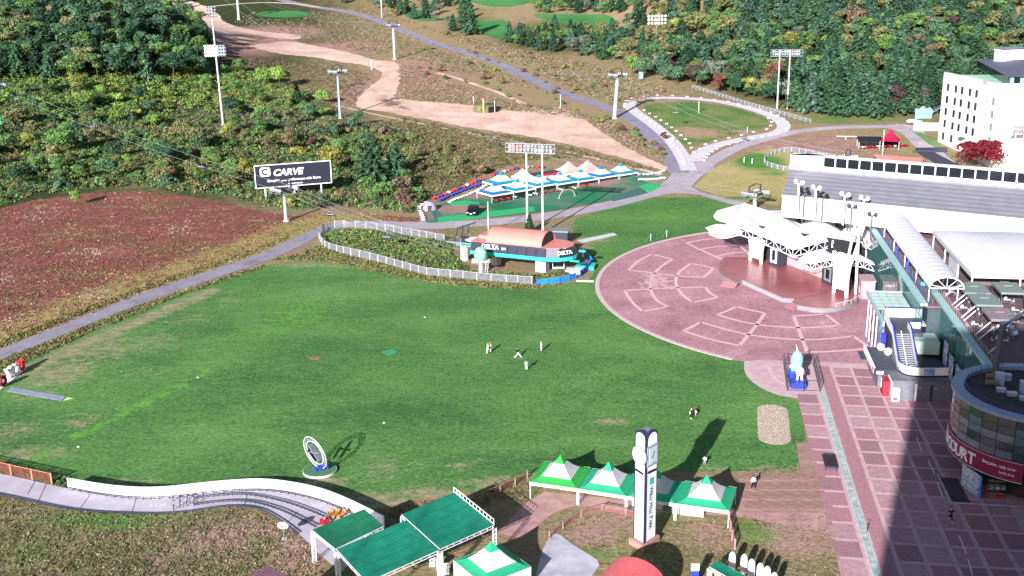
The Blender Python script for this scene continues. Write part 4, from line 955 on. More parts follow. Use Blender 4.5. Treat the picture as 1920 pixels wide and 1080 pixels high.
rows_ = [[p+Vector((0, 0, (.4 if i % 2 else -.4)*(1 if j < 3 else .35))) for i, p in enumerate(r)] if len(r) == 9 else r for j, r in enumerate(rows_)]
S = cat_surface(rows_, 5, 5)
for k_ in range(4):
    part('membrane', MB().grid([r[k_*10:k_*10+11] for r in S], thick=.04), MEMB, roof)
SEAM = plain('membrane_seam', '#c2c4cc', .6)
for r_ in S[5:-1:5]: part('seam', MB().path([Vector(p)+Vector((0,0,.05)) for p in r_], .07, 4), SEAM, roof)
for i_ in range(5, len(S[0])-1, 5): part('seam', MB().path([Vector(r_[i_])+Vector((0,0,.05)) for r_ in S], .07, 4), SEAM, roof)
wing = px3([(1322,427,7.5),(1345,420,8),(1375,424,8.4)]); wing2 = px3([(1330,433,7.2),(1358,440,7.2),(1392,432,7.8)])
part('side_membrane', MB().grid([cat(wing, 4), cat(wing2, 4)], thick=.04), MEMB, roof)
def truss(name, A_, drop, m_, par, r=.09, off=(0, .9, 0)):
    b_ = MB(); B_ = [p+Vector((0, 0, -drop)) for p in A_]
    b_.path(A_, r, 5); b_.path(B_, r, 5)
    for i in range(len(A_)-1):
        b_.tube(A_[i], B_[i+1], r*.6, 4) if i % 2 else b_.tube(B_[i], A_[i+1], r*.6, 4)
        b_.tube(A_[i], B_[i], r*.5, 4)
    return part(name, b_, m_, par)
fr_ = S[-1]; truss('edge_truss', [p-Vector((0,0,.15)) for p in fr_[::2]], 1.7, WHITE, roof, .12)
truss('back_truss', [p-Vector((0,0,.15)) for p in S[0][::2]], 1.6, WHITE, roof)
truss('side_truss', [p-Vector((0,0,.2)) for p in cat(wing2, 5)], .7, WHITE, roof)
truss('right_truss', [p for p in cat(px3([(1560,452,8.6),(1590,440,9.8),(1615,446,9.8),(1645,462,8.6)]), 5)], 1.5, WHITE, roof)
cl = wroot('stage_canopy', 'smaller humped white membrane canopy on an arched truss at the right of the stage', 'canopy', G(1570, 485, 7)*1.0-Vector((0,0,6.9)))
rows_ = [px3([(1508,478,6.6),(1530,472,7.8),(1545,468,8.8),(1558,476,7.6),(1575,472,9),(1592,478,8),(1612,478,8.6),(1636,490,7)]),
         px3([(1500,483,6.2),(1528,480,7),(1546,474,8.2),(1562,482,7),(1580,478,8.2),(1596,484,7.4),(1615,484,7.8),(1638,493,6.8)]),
         px3([(1498,487,5.8),(1520,494,6.0),(1540,490,6.6),(1560,486,7.2),(1580,485,7.4),(1600,486,7.3),(1620,489,7),(1640,496,6.4)])]
S2 = cat_surface(rows_, 4, 4); part('membrane', MB().grid(S2, thick=.04), MEMB, cl, smooth=True)
truss('arch_truss', [p-Vector((0,0,.1)) for p in S2[-1][::2]], 1.4, WHITE, cl, .1)
def lattice(name, a, b_, w_, m_, par, r=.06, n=8):
    a = Vector(a); b_ = Vector(b_); d = (b_-a).normalized(); x = Vector((1,0,0)); x = (x-d*x.dot(d)).normalized(); y = d.cross(x); q = MB()
    cs = [x*w_, x*-.5*w_+y*.87*w_, x*-.5*w_-y*.87*w_]
    for c in cs: q.tube(a+c, b_+c, r, 4)
    for i in range(n):
        for k_ in range(3): q.tube(lerp(a, b_, i/n)+cs[k_], lerp(a, b_, (i+1)/n)+cs[(k_+1) % 3], r*.6, 3)
    return part(name, q, m_, par)
gz = lambda x, y, z: G(x, y, z)
for (x0, y0, z0, x1, y1, z1) in ((1604,552,1.1,1612,405,16), (1582,520,4,1604,420,14), (1560,500,1.1,1575,440,9), (1592,505,4,1625,410,15)):
    part('mast', MB().tube(gz(x0,y0,z0), gz(x1,y1,z1), .28, 8), WHITE, cl)
lattice('lattice_leg', gz(1590,520,1.2), gz(1563,470,6.5), .4, WHITE, cl); lattice('lattice_leg', gz(1575,482,1.2), gz(1570,446,8), .4, WHITE, cl)
def board(label, pts, z0, z1, lean=0.0):
    """white sign board standing on two splayed legs"""
    a, c = gz(*pts[0], z0), gz(*pts[1], z0); r = wroot('sign_board', label, 'sign', (a+c)/2)
    d = (c-a).normalized(); L = (c-a).length; n_ = Vector((d.y, -d.x, 0)); up = Vector((0,0,1)); h = z1-z0
    q = lambda s, t, o: a+d*(s*L)+up*(t*h)+n_*o
    for o0, o1 in ((0, .35),):
        vs = [q(0,0,o0), q(.14,0,o0), q(.2,.16,o0), q(.8,.16,o0), q(.86,0,o0), q(1,0,o0), q(1.0,.5,o0), q(1.12,1,o0), q(-.12,1,o0), q(0,.5,o0)]
        vb = [v+n_*(o1) for v in vs]; k_ = len(vs)
        part('panel', MB().add(vs+vb, [(0,1,2,9)[::-1], (2,3,6,9)[::-1], (3,4,5,6)[::-1], (9,6,7,8)[::-1], (k_,k_+1,k_+2,k_+9), (k_+2,k_+3,k_+6,k_+9), (k_+3,k_+4,k_+5,k_+6), (k_+9,k_+6,k_+7,k_+8)]+[(i,(i+1)%k_,k_+(i+1)%k_,k_+i) for i in range(k_)]), WHITE, r)
    return r, q, d, n_
r, q, d, n_ = board('white sign board on splayed legs at the left of the stage', ((1406,487),(1430,495)), 1.12, 7.0)
part('lettering', MB().text('WELLI HILLI', .5, q(.18,.55,.37), d, (0,0,1), .02).text('PARK', .5, q(.36,.42,.37), d, (0,0,1), .02), DSTEEL, r)
r, q, d, n_ = board('white sign board with grey lettering at the right of the stage', ((1562,549),(1590,558)), 1.12, 9.6)
part('lettering', MB().text('웰리힐리', .95, q(.12,.66,.37), d, (0,0,1), .02).text('파크', .95, q(.3,.52,.37), d, (0,0,1), .02).text('WELLI HILLI', .48, q(.15,.42,.37), d, (0,0,1), .02), plain('grey_letters', '#4a4e5a', .6), r)
for i, (pa, pb_, h, lb) in enumerate((((1440,495),(1460,501),5.0,'dark speaker housing with a white framed screen left of the stage'), ((1540,528),(1562,538),4.6,'dark speaker housing with a framed screen right of the stage'))):
    a, c = gz(*pa, 1.12), gz(*pb_, 1.12); r = wroot('speaker_housing', lb, 'speaker', (a+c)/2); d = (c-a).normalized(); n_ = Vector((d.y, -d.x, 0)); L = (c-a).length
    part('cabinet', MB().bar((a+c)/2-n_*-.0+Vector((0,0,0)), (a+c)/2+Vector((0,0,h)), L, 2.2) if False else MB().add([a, c, c-n_*2.2, a-n_*2.2]+[p+Vector((0,0,h)) for p in (a, c, c-n_*2.2, a-n_*2.2)], [(3,2,1,0),(4,5,6,7),(0,1,5,4),(1,2,6,5),(2,3,7,6),(3,0,4,7)]), DSTEEL, r)
    o = n_*.06; part('frame', MB().add([a+d*.2*L+o+Vector((0,0,.7)), a+d*.8*L+o+Vector((0,0,.7)), a+d*.8*L+o+Vector((0,0,h-.6)), a+d*.2*L+o+Vector((0,0,h-.6))], [(0,1,2,3)]), WHITE if i == 0 else STEEL, r)
    o = n_*.1; part('screen', MB().add([a+d*.35*L+o+Vector((0,0,1.3)), a+d*.65*L+o+Vector((0,0,1.3)), a+d*.65*L+o+Vector((0,0,h-1.2)), a+d*.35*L+o+Vector((0,0,h-1.2))], [(0,1,2,3)]), BLACK, r)
bo = uroot('booth', 'pink panelled control booth behind the stage corner', 'booth', 39, 235); part('wall', MB().box(37.5, 40.4, 233.2, 238.2, .07, 3.9), plain('pink_booth_panel', '#c08f98', .7, var=.08), bo); part('roof', MB().box(37.3, 40.6, 233.0, 238.4, 3.9, 4.1), plain('pink_booth_roof', '#a88a90', .7), bo); part('sign_strip', MB().box(38.0, 39.9, 233.1, 233.2, 2.9, 3.3), WHITE, bo); part('door', MB().box(37.44, 37.5, 235, 236.1, .1, 2.3), OFFW, bo)
# floodlights behind the stage roof
for i, (x, y, m_, lb) in enumerate(((1498,345,WHITE,'white twin floodlight post left of the stage roof'), (1530,355,WHITE,'white twin floodlight post over the middle of the stage roof'), (1584,368,WHITE,'white twin floodlight post to the right, before the hall roof'), (1620,375,WHITE,'small white floodlight post by the barrel canopy'),
        (1508,362,BLACK,'black twin floodlight post against the hall wall at the left'), (1543,370,BLACK,'black twin floodlight post against the middle of the hall wall'), (1597,390,DSTEEL,'grey twin floodlight post against the hall wall at the right'), (1635,405,DSTEEL,'grey floodlight post at the glass wall corner'))):
    lo_z, hi_z = 10.0, 26.0
    for _ in range(24):
        zt = (lo_z+hi_z)/2; p = gz(x, y, zt); uq, vq = UV(p)
        if vq > 254-.44*(uq-22)-(3 if i < 4 else 1.2): lo_z = zt
        else: hi_z = zt
    zb = zt-(6.5 if i < 4 else 5.5)
    r = wroot('floodlight_post', lb, 'floodlight', (p.x, p.y, zb), 'floodlight posts behind the stage roof')
    part('post', MB().tube((p.x, p.y, zb), p, .22 if i < 4 else .16, 6), m_ if i < 4 else plain('dull_purple_steel', '#6f5a68', .5), r)
    for s in (-1, 1): part('lamp', MB().sphere(p+Vector((s*.75, -.2, .35+(.3 if s < 0 else 0))), (.5, .35, .55), 8).tube(p, p+Vector((s*.7, -.2, .3)), .12, 5), m_, r)
# ============================================================= building behind the camera that throws the big shade
tb = root('tower_block', 'tall hotel block behind the viewpoint that shades the promenade', 'building', (50, -20, 0))
part('wall', MB().box(-59.6, 90, -12, 13.5, 0, 83), plain('tower_wall', '#c8c2bc', .8), tb)
wmx = MB().box(-1.2, 1.2, -.05, .05, -.9, .9).mesh('window', DGLASS)
for i in range(24):
    for j in range(10): inst('window', wmx, tb, (-56+i*6, 13.55, 6+j*7.6))

# ============================================================= LIGHT POLES AND LIFT
POLE = plain('pale_pole', '#c9ced6', .45, .2, .06)
def lampbank(mb, c, rt, nx, ny, sx=.9, sz=.9, r=.42):
    for i in range(nx):
        for j in range(ny):
            p = c+rt*((i-(nx-1)/2)*sx)+Vector((0,0,(j-(ny-1)/2)*sz)); mb.sphere(p, (r, r*.8, r), 8)
def pole_things():
    # single tall pole with two lamp clusters on the left slope
    b0 = PT(419, 238); zt = hgt(b0, 14); r = wroot('floodlight_pole', 'tall floodlight pole with two lamp clusters on the wooded slope', 'floodlight', b0)
    top = b0+Vector((-.6, 0, zt)); part('pole', MB().tube(b0, top, .5, 8, .28), POLE, r)
    zc = hgt(b0, 95); c = b0+Vector((-.3, -.5, zc)); X = Vector((1, 0, 0))
    q = MB(); lampbank(q, c-X*2.4, X, 4, 4, 1.15, 1.3, .55); part('lamp_cluster', q, WHITE, r); q = MB(); lampbank(q, c+X*2.4, X, 3, 4, 1.15, 1.3, .55); part('lamp_cluster', q, STEEL, r)
    q = MB(); lampbank(q, top+Vector((0,-.5,-1.6)), X, 4, 4, 1.1, 1.2, .5); part('lamp_cluster', q, STEEL, r)
    part('crossarm', MB().bar(c-X*4.4+Vector((0,.4,0)), c+X*4.2+Vector((0,.4,0)), .2, 4.2).bar(top-X*2, top+X*2, .2, .2), plain('lamp_frame', '#8e98a4', .5, .2), r)
    # twin poles carrying a truss of lamps
    def twin(b1, b2, ytop, ybot, xl, xr, label, red=None, back=False):
        r = wroot('floodlight_gantry', label, 'floodlight', (b1+b2)/2)
        h1, h2 = hgt(b1, ytop+2), hgt(b2, ytop+2)
        for b_, h in ((b1, h1), (b2, h2)): part('pole', MB().tube(b_, b_+Vector((0, 0, h)), .34, 8, .24), POLE, r)
        z = (h1+h2)/2+(b1.z+b2.z)/2; zb = z-abs(hgt(b1, ytop)-hgt(b1, ybot)); d = (b2-b1); d.z = 0; L = d.length; d.normalize(); m_ = (b1+b2)/2
        pxm = abs(proj(b2)[0]-proj(b1)[0])/L; wl = ((proj(m_)[0]-xl)/pxm, (xr-proj(m_)[0])/pxm)
        n_ = Vector((d.y, -d.x, 0)); f = MB()
        for zz in (zb, (z+zb)/2, z):
            f.bar(Vector((m_.x, m_.y, zz))-d*wl[0]+n_*.5, Vector((m_.x, m_.y, zz))+d*wl[1]+n_*.5, .14, .16); f.bar(Vector((m_.x, m_.y, zz))-d*wl[0]-n_*.4, Vector((m_.x, m_.y, zz))+d*wl[1]-n_*.4, .12, .12)
        k_ = 7
        for i in range(k_+1):
            t = -wl[0]+(wl[0]+wl[1])*i/k_; p = Vector((m_.x, m_.y, 0))+d*t+n_*.5; f.bar(p+Vector((0,0,zb)), p+Vector((0,0,z)), .12, .12)
        part('frame', f, STEEL, r)
        part('platform', MB().bar(Vector((m_.x, m_.y, zb-.1))-d*wl[0], Vector((m_.x, m_.y, zb-.1))+d*wl[1], 1.2, .12), plain('grating', '#8e9a9c', .6), r)
        n = 12
        lm = [MB().sphere((0,0,0), (.42,.3,.42), 8).mesh('lamp', q) for q in (WHITE, STEEL, plain('reddish_lamp', '#c88a9a', .4))]
        for i in range(n):
            for j in range(2):
                t = -wl[0]*.82+(wl[0]+wl[1])*.82*i/(n-1); p = Vector((m_.x, m_.y, 0))+d*t+n_*.7+Vector((0,0,zb+(z-zb)*(.28+.45*j)))
                inst('lamp', lm[2] if (red and red[0] <= i <= red[1]) else lm[random.choice([0, 1])], r, p)
    twin(PT(989, 435), PT(1018, 437), 268, 284, 951, 1042, 'twin-pole floodlight gantry behind the red-roofed lift station', (1, 4))
    twin(PT(1457, 204), PT(1476, 204), 91, 103, 1440, 1499, 'twin-pole floodlight gantry in front of the pine forest', (8, 9))
    twin(PT(1896, 326), PT(1912, 326), 229, 245, 1888, 1924, 'twin-pole floodlight gantry in front of the white hotel', (4, 6))
    b0 = PT(1231, 86); h = hgt(b0, 32); r = wroot('floodlight_pole', 'short floodlight pole with one lamp bank in the upper forest', 'floodlight', b0)
    part('pole', MB().tube(b0, b0+Vector((0,0,h)), .4, 6), WOOD, r); q = MB(); lampbank(q, b0+Vector((0,-.4,h-1.5)), Vector((1,0,0)), 6, 3, 1.9, 2.0, .8); part('lamp_cluster', q, OFFW, r)
    b0 = PT(716, 33); r = wroot('floodlight_pole', 'slim pole beside the upper gravel road among bushes', 'pole', b0); part('pole', MB().tube(b0, b0+Vector((0,0,16)), .35, 6), POLE, r); part('crossarm', MB().bar(b0+Vector((-1.5,0,14)), b0+Vector((1.5,0,14)), .2, .2), STEEL, r)
pole_things()
LTOW = plain('lift_tower_teal_grey', '#9fb4bc', .45, .2, .1); LGREEN = plain('lift_tower_green', '#3fae86', .5, .1)
def lift_tower(b0, ytop, ang, label, span=2.9, m_=None, rad=.55, tilt=0.0):
    h = hgt(b0, ytop); r = root('lift_tower', label, 'lift tower', b0, ang)
    m_ = m_ or LTOW
    part('pole', MB().tube((0,0,0), (tilt,0,h-1.2), rad, 10, rad*.75), m_, r)
    part('footing', MB().tube((0,0,-.5), (0,0,.4), rad*1.7, 10), CONC, r)
    part('crossarm', MB().bar((tilt-.0, -span-1, h-1), (tilt, span+1, h-1), .5, .6), DSTEEL, r)
    for s in (-1, 1):
        sa = part('sheave_assembly', MB().bar((tilt-2.6, s*span, h-.6), (tilt+2.6, s*span, h-.6), .25, .45), STEEL, r)
        wm_ = MB().tube((0,-.12,0), (0,.12,0), .38, 10).mesh('sheave_wheel', plain('sheave_rubber', '#c8ccd2', .5))
        for i in range(6):
            w_ = bpy.data.objects.new('sheave_wheel', wm_); COL.objects.link(w_); w_.parent = sa; w_.location = (tilt-2.4+i*.96, s*span, h-.2)
        part('catwalk', MB().box(tilt-2.6, tilt+2.6, s*span+s*.5-.3, s*span+s*.5+.3, h-1.1, h-1.0).path([(tilt-2.6, s*(span+.8), h), (tilt+2.6, s*(span+.8), h)], .05, 4), STEEL, r)
        part('lifting_frame', MB().bar((tilt-.4, s*span, h-.8), (tilt-.2, s*span*.9, h+1.9), .26, .26).bar((tilt-.2, s*span*.9, h+1.9), (tilt-.2, 0, h+2.4), .24, .24).bar((tilt-1.6, s*span*.5, h-.6), (tilt+1.4, s*span*1.1, h+.9), .18, .18).bar((tilt+1.8, s*span*.4, h-.9), (tilt-.6, s*span*.9, h+1.2), .16, .16), DSTEEL, r)
    part('ladder', MB().path([(tilt*.1-rad-.15, .2, .5), (tilt-rad-.05, .2, h-1.5)], .04, 4).path([(tilt*.1-rad-.15, -.2, .5), (tilt-rad-.05, -.2, h-1.5)], .04, 4), STEEL, r)
    return b0+Vector((0, 0, h))
def dirang(p, q): return atan2(q.y-p.y, q.x-p.x)
bA = PT(537, 415); bS = G(852, 497); b0_ = PT(4, 240)
TA = lift_tower(bA, 352, dirang(b0_, bS), 'teal lift tower in front of the billboard', m_=LTOW)
T0 = lift_tower(b0_, 158, dirang(b0_, bA), 'green lift tower at the left picture edge', m_=LGREEN)
bB = PT(638, 222); TB = lift_tower(bB, 132, radians(-38), 'teal lift tower left of the sandy track', m_=LTOW)
bC = PT(740, 112); bD = PT(1152, 222); bE = PT(1592, 305)
TC = lift_tower(bC, 46, dirang(bC, bD), 'grey lift tower on the slope above the sandy track', rad=.7, m_=POLE)
TD = lift_tower(bD, 138, dirang(bD, bE), 'leaning grey lift tower beside the looped path', rad=.8, m_=POLE, tilt=1.6)
bF = PT(448, 37); TF = lift_tower(bF, -18, dirang(bF, bC), 'far grey lift tower beside the upper sandy track', rad=.9, m_=POLE)
bG = G(1415, 392); TG = lift_tower(bG, 360, radians(-50), 'white lift terminal tower left of the hall roof', m_=OFFW)
TE = lift_tower(PT(1590, 305), 292, dirang(bD, bE), 'short lift tower behind the hall parapet', m_=OFFW, span=1.6, rad=.4)
def cables(p, q, n_, label, off, sag=2.0, r=.045):
    d = (q-p); d.z = 0; d.normalize(); nn = Vector((-d.y, d.x, 0))
    for i, o in enumerate(off):
        P = []
        for k_ in range(17):
            t = k_/16; a = p.lerp(q, t)+nn*o; a.z -= sag*4*t*(1-t); P.append(a)
        solo('haul_cable', MB().path(P, r, 4), plain('steel_cable', '#9aa0aa', .5, .3), P[0], '%s lift cable %s' % (('left', 'right', 'middle')[i], label), 'cable', 'lift cables')
Sx = G(868, 470, 5.6)
cables(T0, TA, 2, 'from the left picture edge to the billboard tower', (2.9, -2.9)); cables(TA, Sx, 2, 'from the billboard tower to the red-roofed station', (2.9, -2.4, 0), 1.2)
cables(T0+Vector((-90, 60, 22)), T0, 2, 'rising out of the left picture edge', (2.9, -2.9))
cables(TB+(TB-TG)*.9+Vector((0,0,55)), TB, 2, 'rising left above the dark forest from the sandy track tower', (2.9, -2.9), 6); cables(TB, TG, 2, 'from the sandy track tower down to the hall', (2.9, -2.9), 8)
cables(TF, TC, 2, 'between the two upper slope towers', (3, -3), 5); cables(TC, TD, 2, 'from the upper slope tower to the looped path', (3, -3), 8); cables(TD, TE+Vector((0,0,.5)), 2, 'from the looped path tower to the hall', (3, -3), 5)
ch0 = root('lift_chair', 'x', 'lift chair', (0,0,0)); part('hanger', MB().path([(0,0,0),(0,.3,-1.2),(0,.3,-2.6)], .06, 5), STEEL, ch0); part('seat', MB().box(-1.1,1.1,-.3,.35,-3.1,-3.0).box(-1.1,1.1,.3,.36,-3.1,-2.3), DSTEEL, ch0); part('safety_bar', MB().path([(-1.1,-.4,-2.6),(1.1,-.4,-2.6)], .05, 5), OFFW, ch0)
chs = [(T0.lerp(TA, .1), 'hanging nearest the green tower at the left edge'), (T0.lerp(TA, .42), 'hanging halfway to the billboard tower'), (T0.lerp(TA, .78), 'hanging left of the billboard'), (TA.lerp(Sx, .3), 'hanging just right of the billboard'), (TA.lerp(Sx, .62)+Vector((0,0,-.6)), 'hanging over the fenced bushes'),
       (TC.lerp(TD, .1), 'nearest the upper slope tower'), (TC.lerp(TD, .22)+Vector((0,0,-3)), 'second from the upper slope tower'), (TC.lerp(TD, .4)+Vector((0,0,-6)), 'hanging over the gravel road bend'), (TC.lerp(TD, .58)+Vector((0,0,-6)), 'beyond the gravel road bend'), (TC.lerp(TD, .78)+Vector((0,0,-5)), 'nearest the leaning tower'), (TD.lerp(TE, .3)+Vector((0,0,-4)), 'hanging over the oval grass infield'), (TD.lerp(TE, .6)+Vector((0,0,-4)), 'hanging over the right end of the looped path'), (TF.lerp(TC, .5)+Vector((0,0,-5)), 'hanging right of the golf green')]
for i, (p, lb) in enumerate(chs):
    o = ch0 if i == 0 else copy_tree(ch0); o.location = p+Vector((0,0,-.2)); o['label'] = 'empty lift chair '+lb; o['group'] = 'chairs on the lift'; o.rotation_euler.z = -.4

# ============================================================= BILLBOARD
bl, br = PT(482, 377), PT(623, 364); d = br-bl; d.z = 0; L = d.length; d.normalize(); nf = Vector((d.y, -d.x, 0))
z0, z1 = bl.z+hgt(bl, 353), bl.z+hgt(bl, 311)
bb = wroot('billboard', 'dark billboard reading CARVE on posts in front of the wooded slope', 'billboard', (bl+br)/2)
q = lambda s, t, o=0: Vector((bl.x, bl.y, 0))+d*(s*L)+nf*o+Vector((0,0,z0+(z1-z0)*t))
part('board', MB().add([q(0,0,.3), q(1,0,.3), q(1,1,.3), q(0,1,.3), q(0,0,-.3), q(1,0,-.3), q(1,1,-.3), q(0,1,-.3)], [(0,1,2,3),(5,4,7,6),(1,0,4,5),(2,1,5,6),(3,2,6,7),(0,3,7,4)]), plain('billboard_navy', '#2a2c3c', .5, var=.04), bb)
part('frame', MB().bar(q(0,0,.4), q(1,0,.4), .35, .25).bar(q(0,1,.4), q(1,1,.4), .35, .25).bar(q(0,0,.4), q(0,1,.4), .25, .3).bar(q(1,0,.4), q(1,1,.4), .25, .3), WHITE, bb)
for s in (.12, .5, .86): p = q(s, 0, -.1); part('post', MB().bar((p.x, p.y, bl.z-.5), (p.x, p.y, z0), .4, .4), OFFW, bb)
Hb = z1-z0
part('lettering', MB().text('CARVE', Hb*.40, q(.23,.50,.36), d, (0,0,1), .05, sx=1.06, shear=.25, bold=.10), WHITE, bb)
part('lettering', MB().text('Complete your performance with Carve', Hb*.155, q(.15,.24,.36), d, (0,0,1), .05, sx=.93, bold=.03), WHITE, bb)
part('lettering', MB().text('www.carve.com', Hb*.10, q(.42,.08,.36), d, (0,0,1), .05, bold=.02), WHITE, bb)
ic = MB(); ic.add([q(.08,.50,.36), q(.185,.50,.36), q(.20,.56,.36), q(.20,.84,.36), q(.185,.90,.36), q(.08,.90,.36), q(.065,.84,.36), q(.065,.56,.36)], [tuple(range(8))])
part('logo', ic, WHITE, bb)
ic = MB(); cc = q(.135, .70, .40)
ic.add([cc+(d*cos(a_)*r_+Vector((0,0,sin(a_)*r_)))*Hb for a_, r_ in [(radians(35+29*i), .155) for i in range(11)]]+[cc+(d*cos(a_)*r_+Vector((0,0,sin(a_)*r_)))*Hb for a_, r_ in [(radians(35+29*i), .08) for i in range(11)]], [(i, i+1, 12+i, 11+i) for i in range(10)])
part('logo_mark', ic, MC['billboard_navy'], bb)

# ============================================================= DELTA LIFT STATION
P1, P2 = G(911, 454, 6.3), G(1015, 464, 6.3); ax = P2-P1; ax.z = 0; La = ax.length; ax.normalize(); an = Vector((-ax.y, ax.x, 0))
O = (P1+P2)/2+an*4.2; O.z = 0
sta = root('lift_station', 'lift station with salmon barrel roof and navy cladding lettered DELTA', 'lift station', O, atan2(ax.y, ax.x))
hw = La/2; n = 14
P = [[(x, 4.2*cos(pi-pi*i/n)*1.0, 6.3+2.9*sin(pi*i/n)) for i in range(n+1)] for x in np.linspace(-hw, hw, 9)]
part('roof', MB().grid(P, thick=.12), SALMON, sta, smooth=True)
part('roof_extension', MB().box(-hw-3.2, -hw-.1, -1.5, 4.0, 6.3, 7.2), SALMON, sta)
part('end_wall', MB().add([(hw-.3, 4.0*cos(pi-pi*i/n), 6.3+2.7*sin(pi*i/n)) for i in range(n+1)], [tuple(range(n+1))]), DSTEEL, sta)
part('end_wall', MB().add([(-hw+.3, 4.0*cos(pi-pi*i/n), 6.3+2.7*sin(pi*i/n)) for i in range(n+1)], [tuple(range(n+1))[::-1]]), DSTEEL, sta)
xe = hw+1.4; xl = -hw-3.8
def stad(r, k_=10): return [(xl, -r), (xe, -r)]+[(xe+r*1.1*cos(-pi/2+pi*i/k_), r*sin(-pi/2+pi*i/k_)) for i in range(1, k_)]+[(xe, r), (xl, r)]
part('flat_roof', MB().prism(stad(4.5), 6.1, 6.35), SALMON, sta)
part('deck_band', MB().prism(stad(5.2), 3.3, 4.15), TURQ, sta); part('underside', MB().prism(stad(4.6), 3.0, 3.3), DSTEEL, sta); part('core', MB().prism(stad(4.5), 4.1, 6.1), DSTEEL, sta)
nb_ = 8
pcl = MB()
for i in range(nb_):
    x0, x1 = xl+(xe-xl)*i/nb_, xl+(xe-xl)*(i+1)/nb_
    for s in (-1, 1): part('cladding_panel', MB().add([(x0+.06, s*5.15, 4.2), (x1-.06, s*5.15, 4.2), (x1-.06, s*4.6, 6.3), (x0+.06, s*4.6, 6.3)], [(0,1,2,3) if s < 0 else (3,2,1,0)]), NAVY, sta)
for i in range(5):
    a0, a1 = -pi/2+pi*i/5+.02, -pi/2+pi*(i+1)/5-.02
    part('cladding_panel', MB().add([(xe+5.65*cos(a0), 5.15*sin(a0), 4.2), (xe+5.65*cos(a1), 5.15*sin(a1), 4.2), (xe+5.05*cos(a1), 4.6*sin(a1), 6.3), (xe+5.05*cos(a0), 4.6*sin(a0), 6.3)], [(0,1,2,3)]), NAVY, sta)
up = Vector((0, .25, 1)).normalized()
part('lettering', MB().text('DELTA', 1.5, (xl+3.0, -5.02, 4.95), (1,0,0), up, .04, bold=.04), WHITE, sta); part('lettering', MB().text('델타', .7, (xl+8.2, -5.02, 5.0), (1,0,0), up, .04), WHITE, sta)
a0 = radians(-40); rt = Vector((-sin(a0)*1.1, cos(a0), 0)).normalized(); nn_ = Vector((cos(a0), sin(a0)*1.1, 0)).normalized()
part('lettering', MB().text('DELTA', 1.25, Vector((xe+5.45*cos(a0), 5.0*sin(a0), 4.95))-rt*2.0+nn_*.25, rt, Vector((0,0,1))-nn_*.25, .04, bold=.03), WHITE, sta)
for x, y, w_ in ((-hw+1.2, -1, 1.5), (hw-.5, -2.5, 2.6)): part('pillar', MB().box(x-w_/2, x+w_/2, y-1.2, y+1.2, 0, 3.0), CONC, sta)
part('pillar', MB().tube((xl-4.3, 0, 0), (xl-4.3, 0, 4.2), 1.0, 8), CONC, sta)
part('side_arm', MB().box(xl-6, xl, -1.0, 1.0, 3.9, 4.3), TURQ, sta)
part('side_arm', MB().box(xe+5.5, xe+7.8, -3.6, -2.8, 3.4, 3.7).box(xe+5.9, xe+7.5, 1.2, 2.0, 4.6, 5.0), TURQ, sta)
mb = MB(); 
for s in (-2.4, 2.4): mb.bar((xl-8, s, 5), (xl, s, 5), .3, .3); mb.bar((xl-4, s, 4.2), (xl-4, s, 6.2), .2, .2)
for i in range(5): mb.bar((xl-7+i*1.6, -2.6, 5.1), (xl-7+i*1.6, 2.6, 5.1), .12, .12)
part('machinery_frame', mb, STEEL, sta); part('motor_housing', MB().box(xl-5.2, xl-3.2, -1, 1, 4.4, 5.9), DSTEEL, sta); part('machine_box', MB().box(xl-2.4, xl-.6, .4, 2.4, 4.4, 5.4), OFFW, sta); part('bullwheel', MB().tube((xl-1.5, 0, 5.5), (xl-1.5, 0, 5.7), 2.2, 20), OFFW, sta)
part('lifting_frame', MB().bar((xl-6, -1.6, 5), (xl-5.2, -1.6, 8.4), .22, .22).bar((xl-6, 1.6, 5), (xl-5.2, 1.6, 8.4), .22, .22).bar((xl-5.2, -2, 8.4), (xl-1.8, 2, 9.4), .25, .25).bar((xl-3.4, 0, 5), (xl-3.2, .4, 8.8), .2, .2), DSTEEL, sta)
cb = wroot('shed', 'small grey-roofed dark shed behind the lift station', 'shed', G(1048, 455)); p = G(1048, 455); part('roof', MB().cbox((p.x, p.y, 3.4), (5.5, 4, .3), -.2), STEEL, cb); part('wall', MB().cbox((p.x, p.y, 1.6), (5.0, 3.6, 3.2), -.2), DSTEEL, cb)
tp = G(902, 514); tk = wroot('tank', 'mint green wrapped tank on a white platform tower with ladder', 'tank', tp)
part('support', MB().tube(tp, tp+Vector((0,0,3.2)), .5, 8).tube(tp+Vector((-1,0,2.4)), tp+Vector((-1,0,3.3)), .1, 4), OFFW, tk); part('platform', MB().cbox(tp+Vector((0,0,3.3)), (4.2, 3.2, .25)), OFFW, tk)
m_, t_, b_ = _mat('mint_wrap', .5); n_ = _noise(t_, .9, 3, .6, dist=1.5); r_ = _ramp(t_, n_, [(0.4, '#4fb88a'), (0.5, '#a8dcc4'), (0.58, '#58c090')]); t_.links.new(r_, b_.inputs['Base Color'])
part('tank_body', MB().lathe([(0,0),(1.35,.1),(1.55,1.2),(1.5,2.0),(1.0,2.9),(0,3.3)], 12, tp+Vector((0,0,3.42))), m_, tk, smooth=True)
part('ladder', MB().path([tp+Vector((.9,-1.7,0)), tp+Vector((1.3,-1.5,3.8))], .06, 4).path([tp+Vector((1.5,-1.7,0)), tp+Vector((1.9,-1.5,3.8))], .06, 4), OFFW, tk)
for i in range(9): part('rung', MB().bar(tp+Vector((.9+.045*i,-1.7,.3+.42*i)), tp+Vector((1.5+.045*i,-1.7,.3+.42*i)), .05, .05), OFFW, tk)
p = G(1047, 509); ch = wroot('loading_chair', 'white lift chair hanging low beside the station pillar', 'lift chair', p)
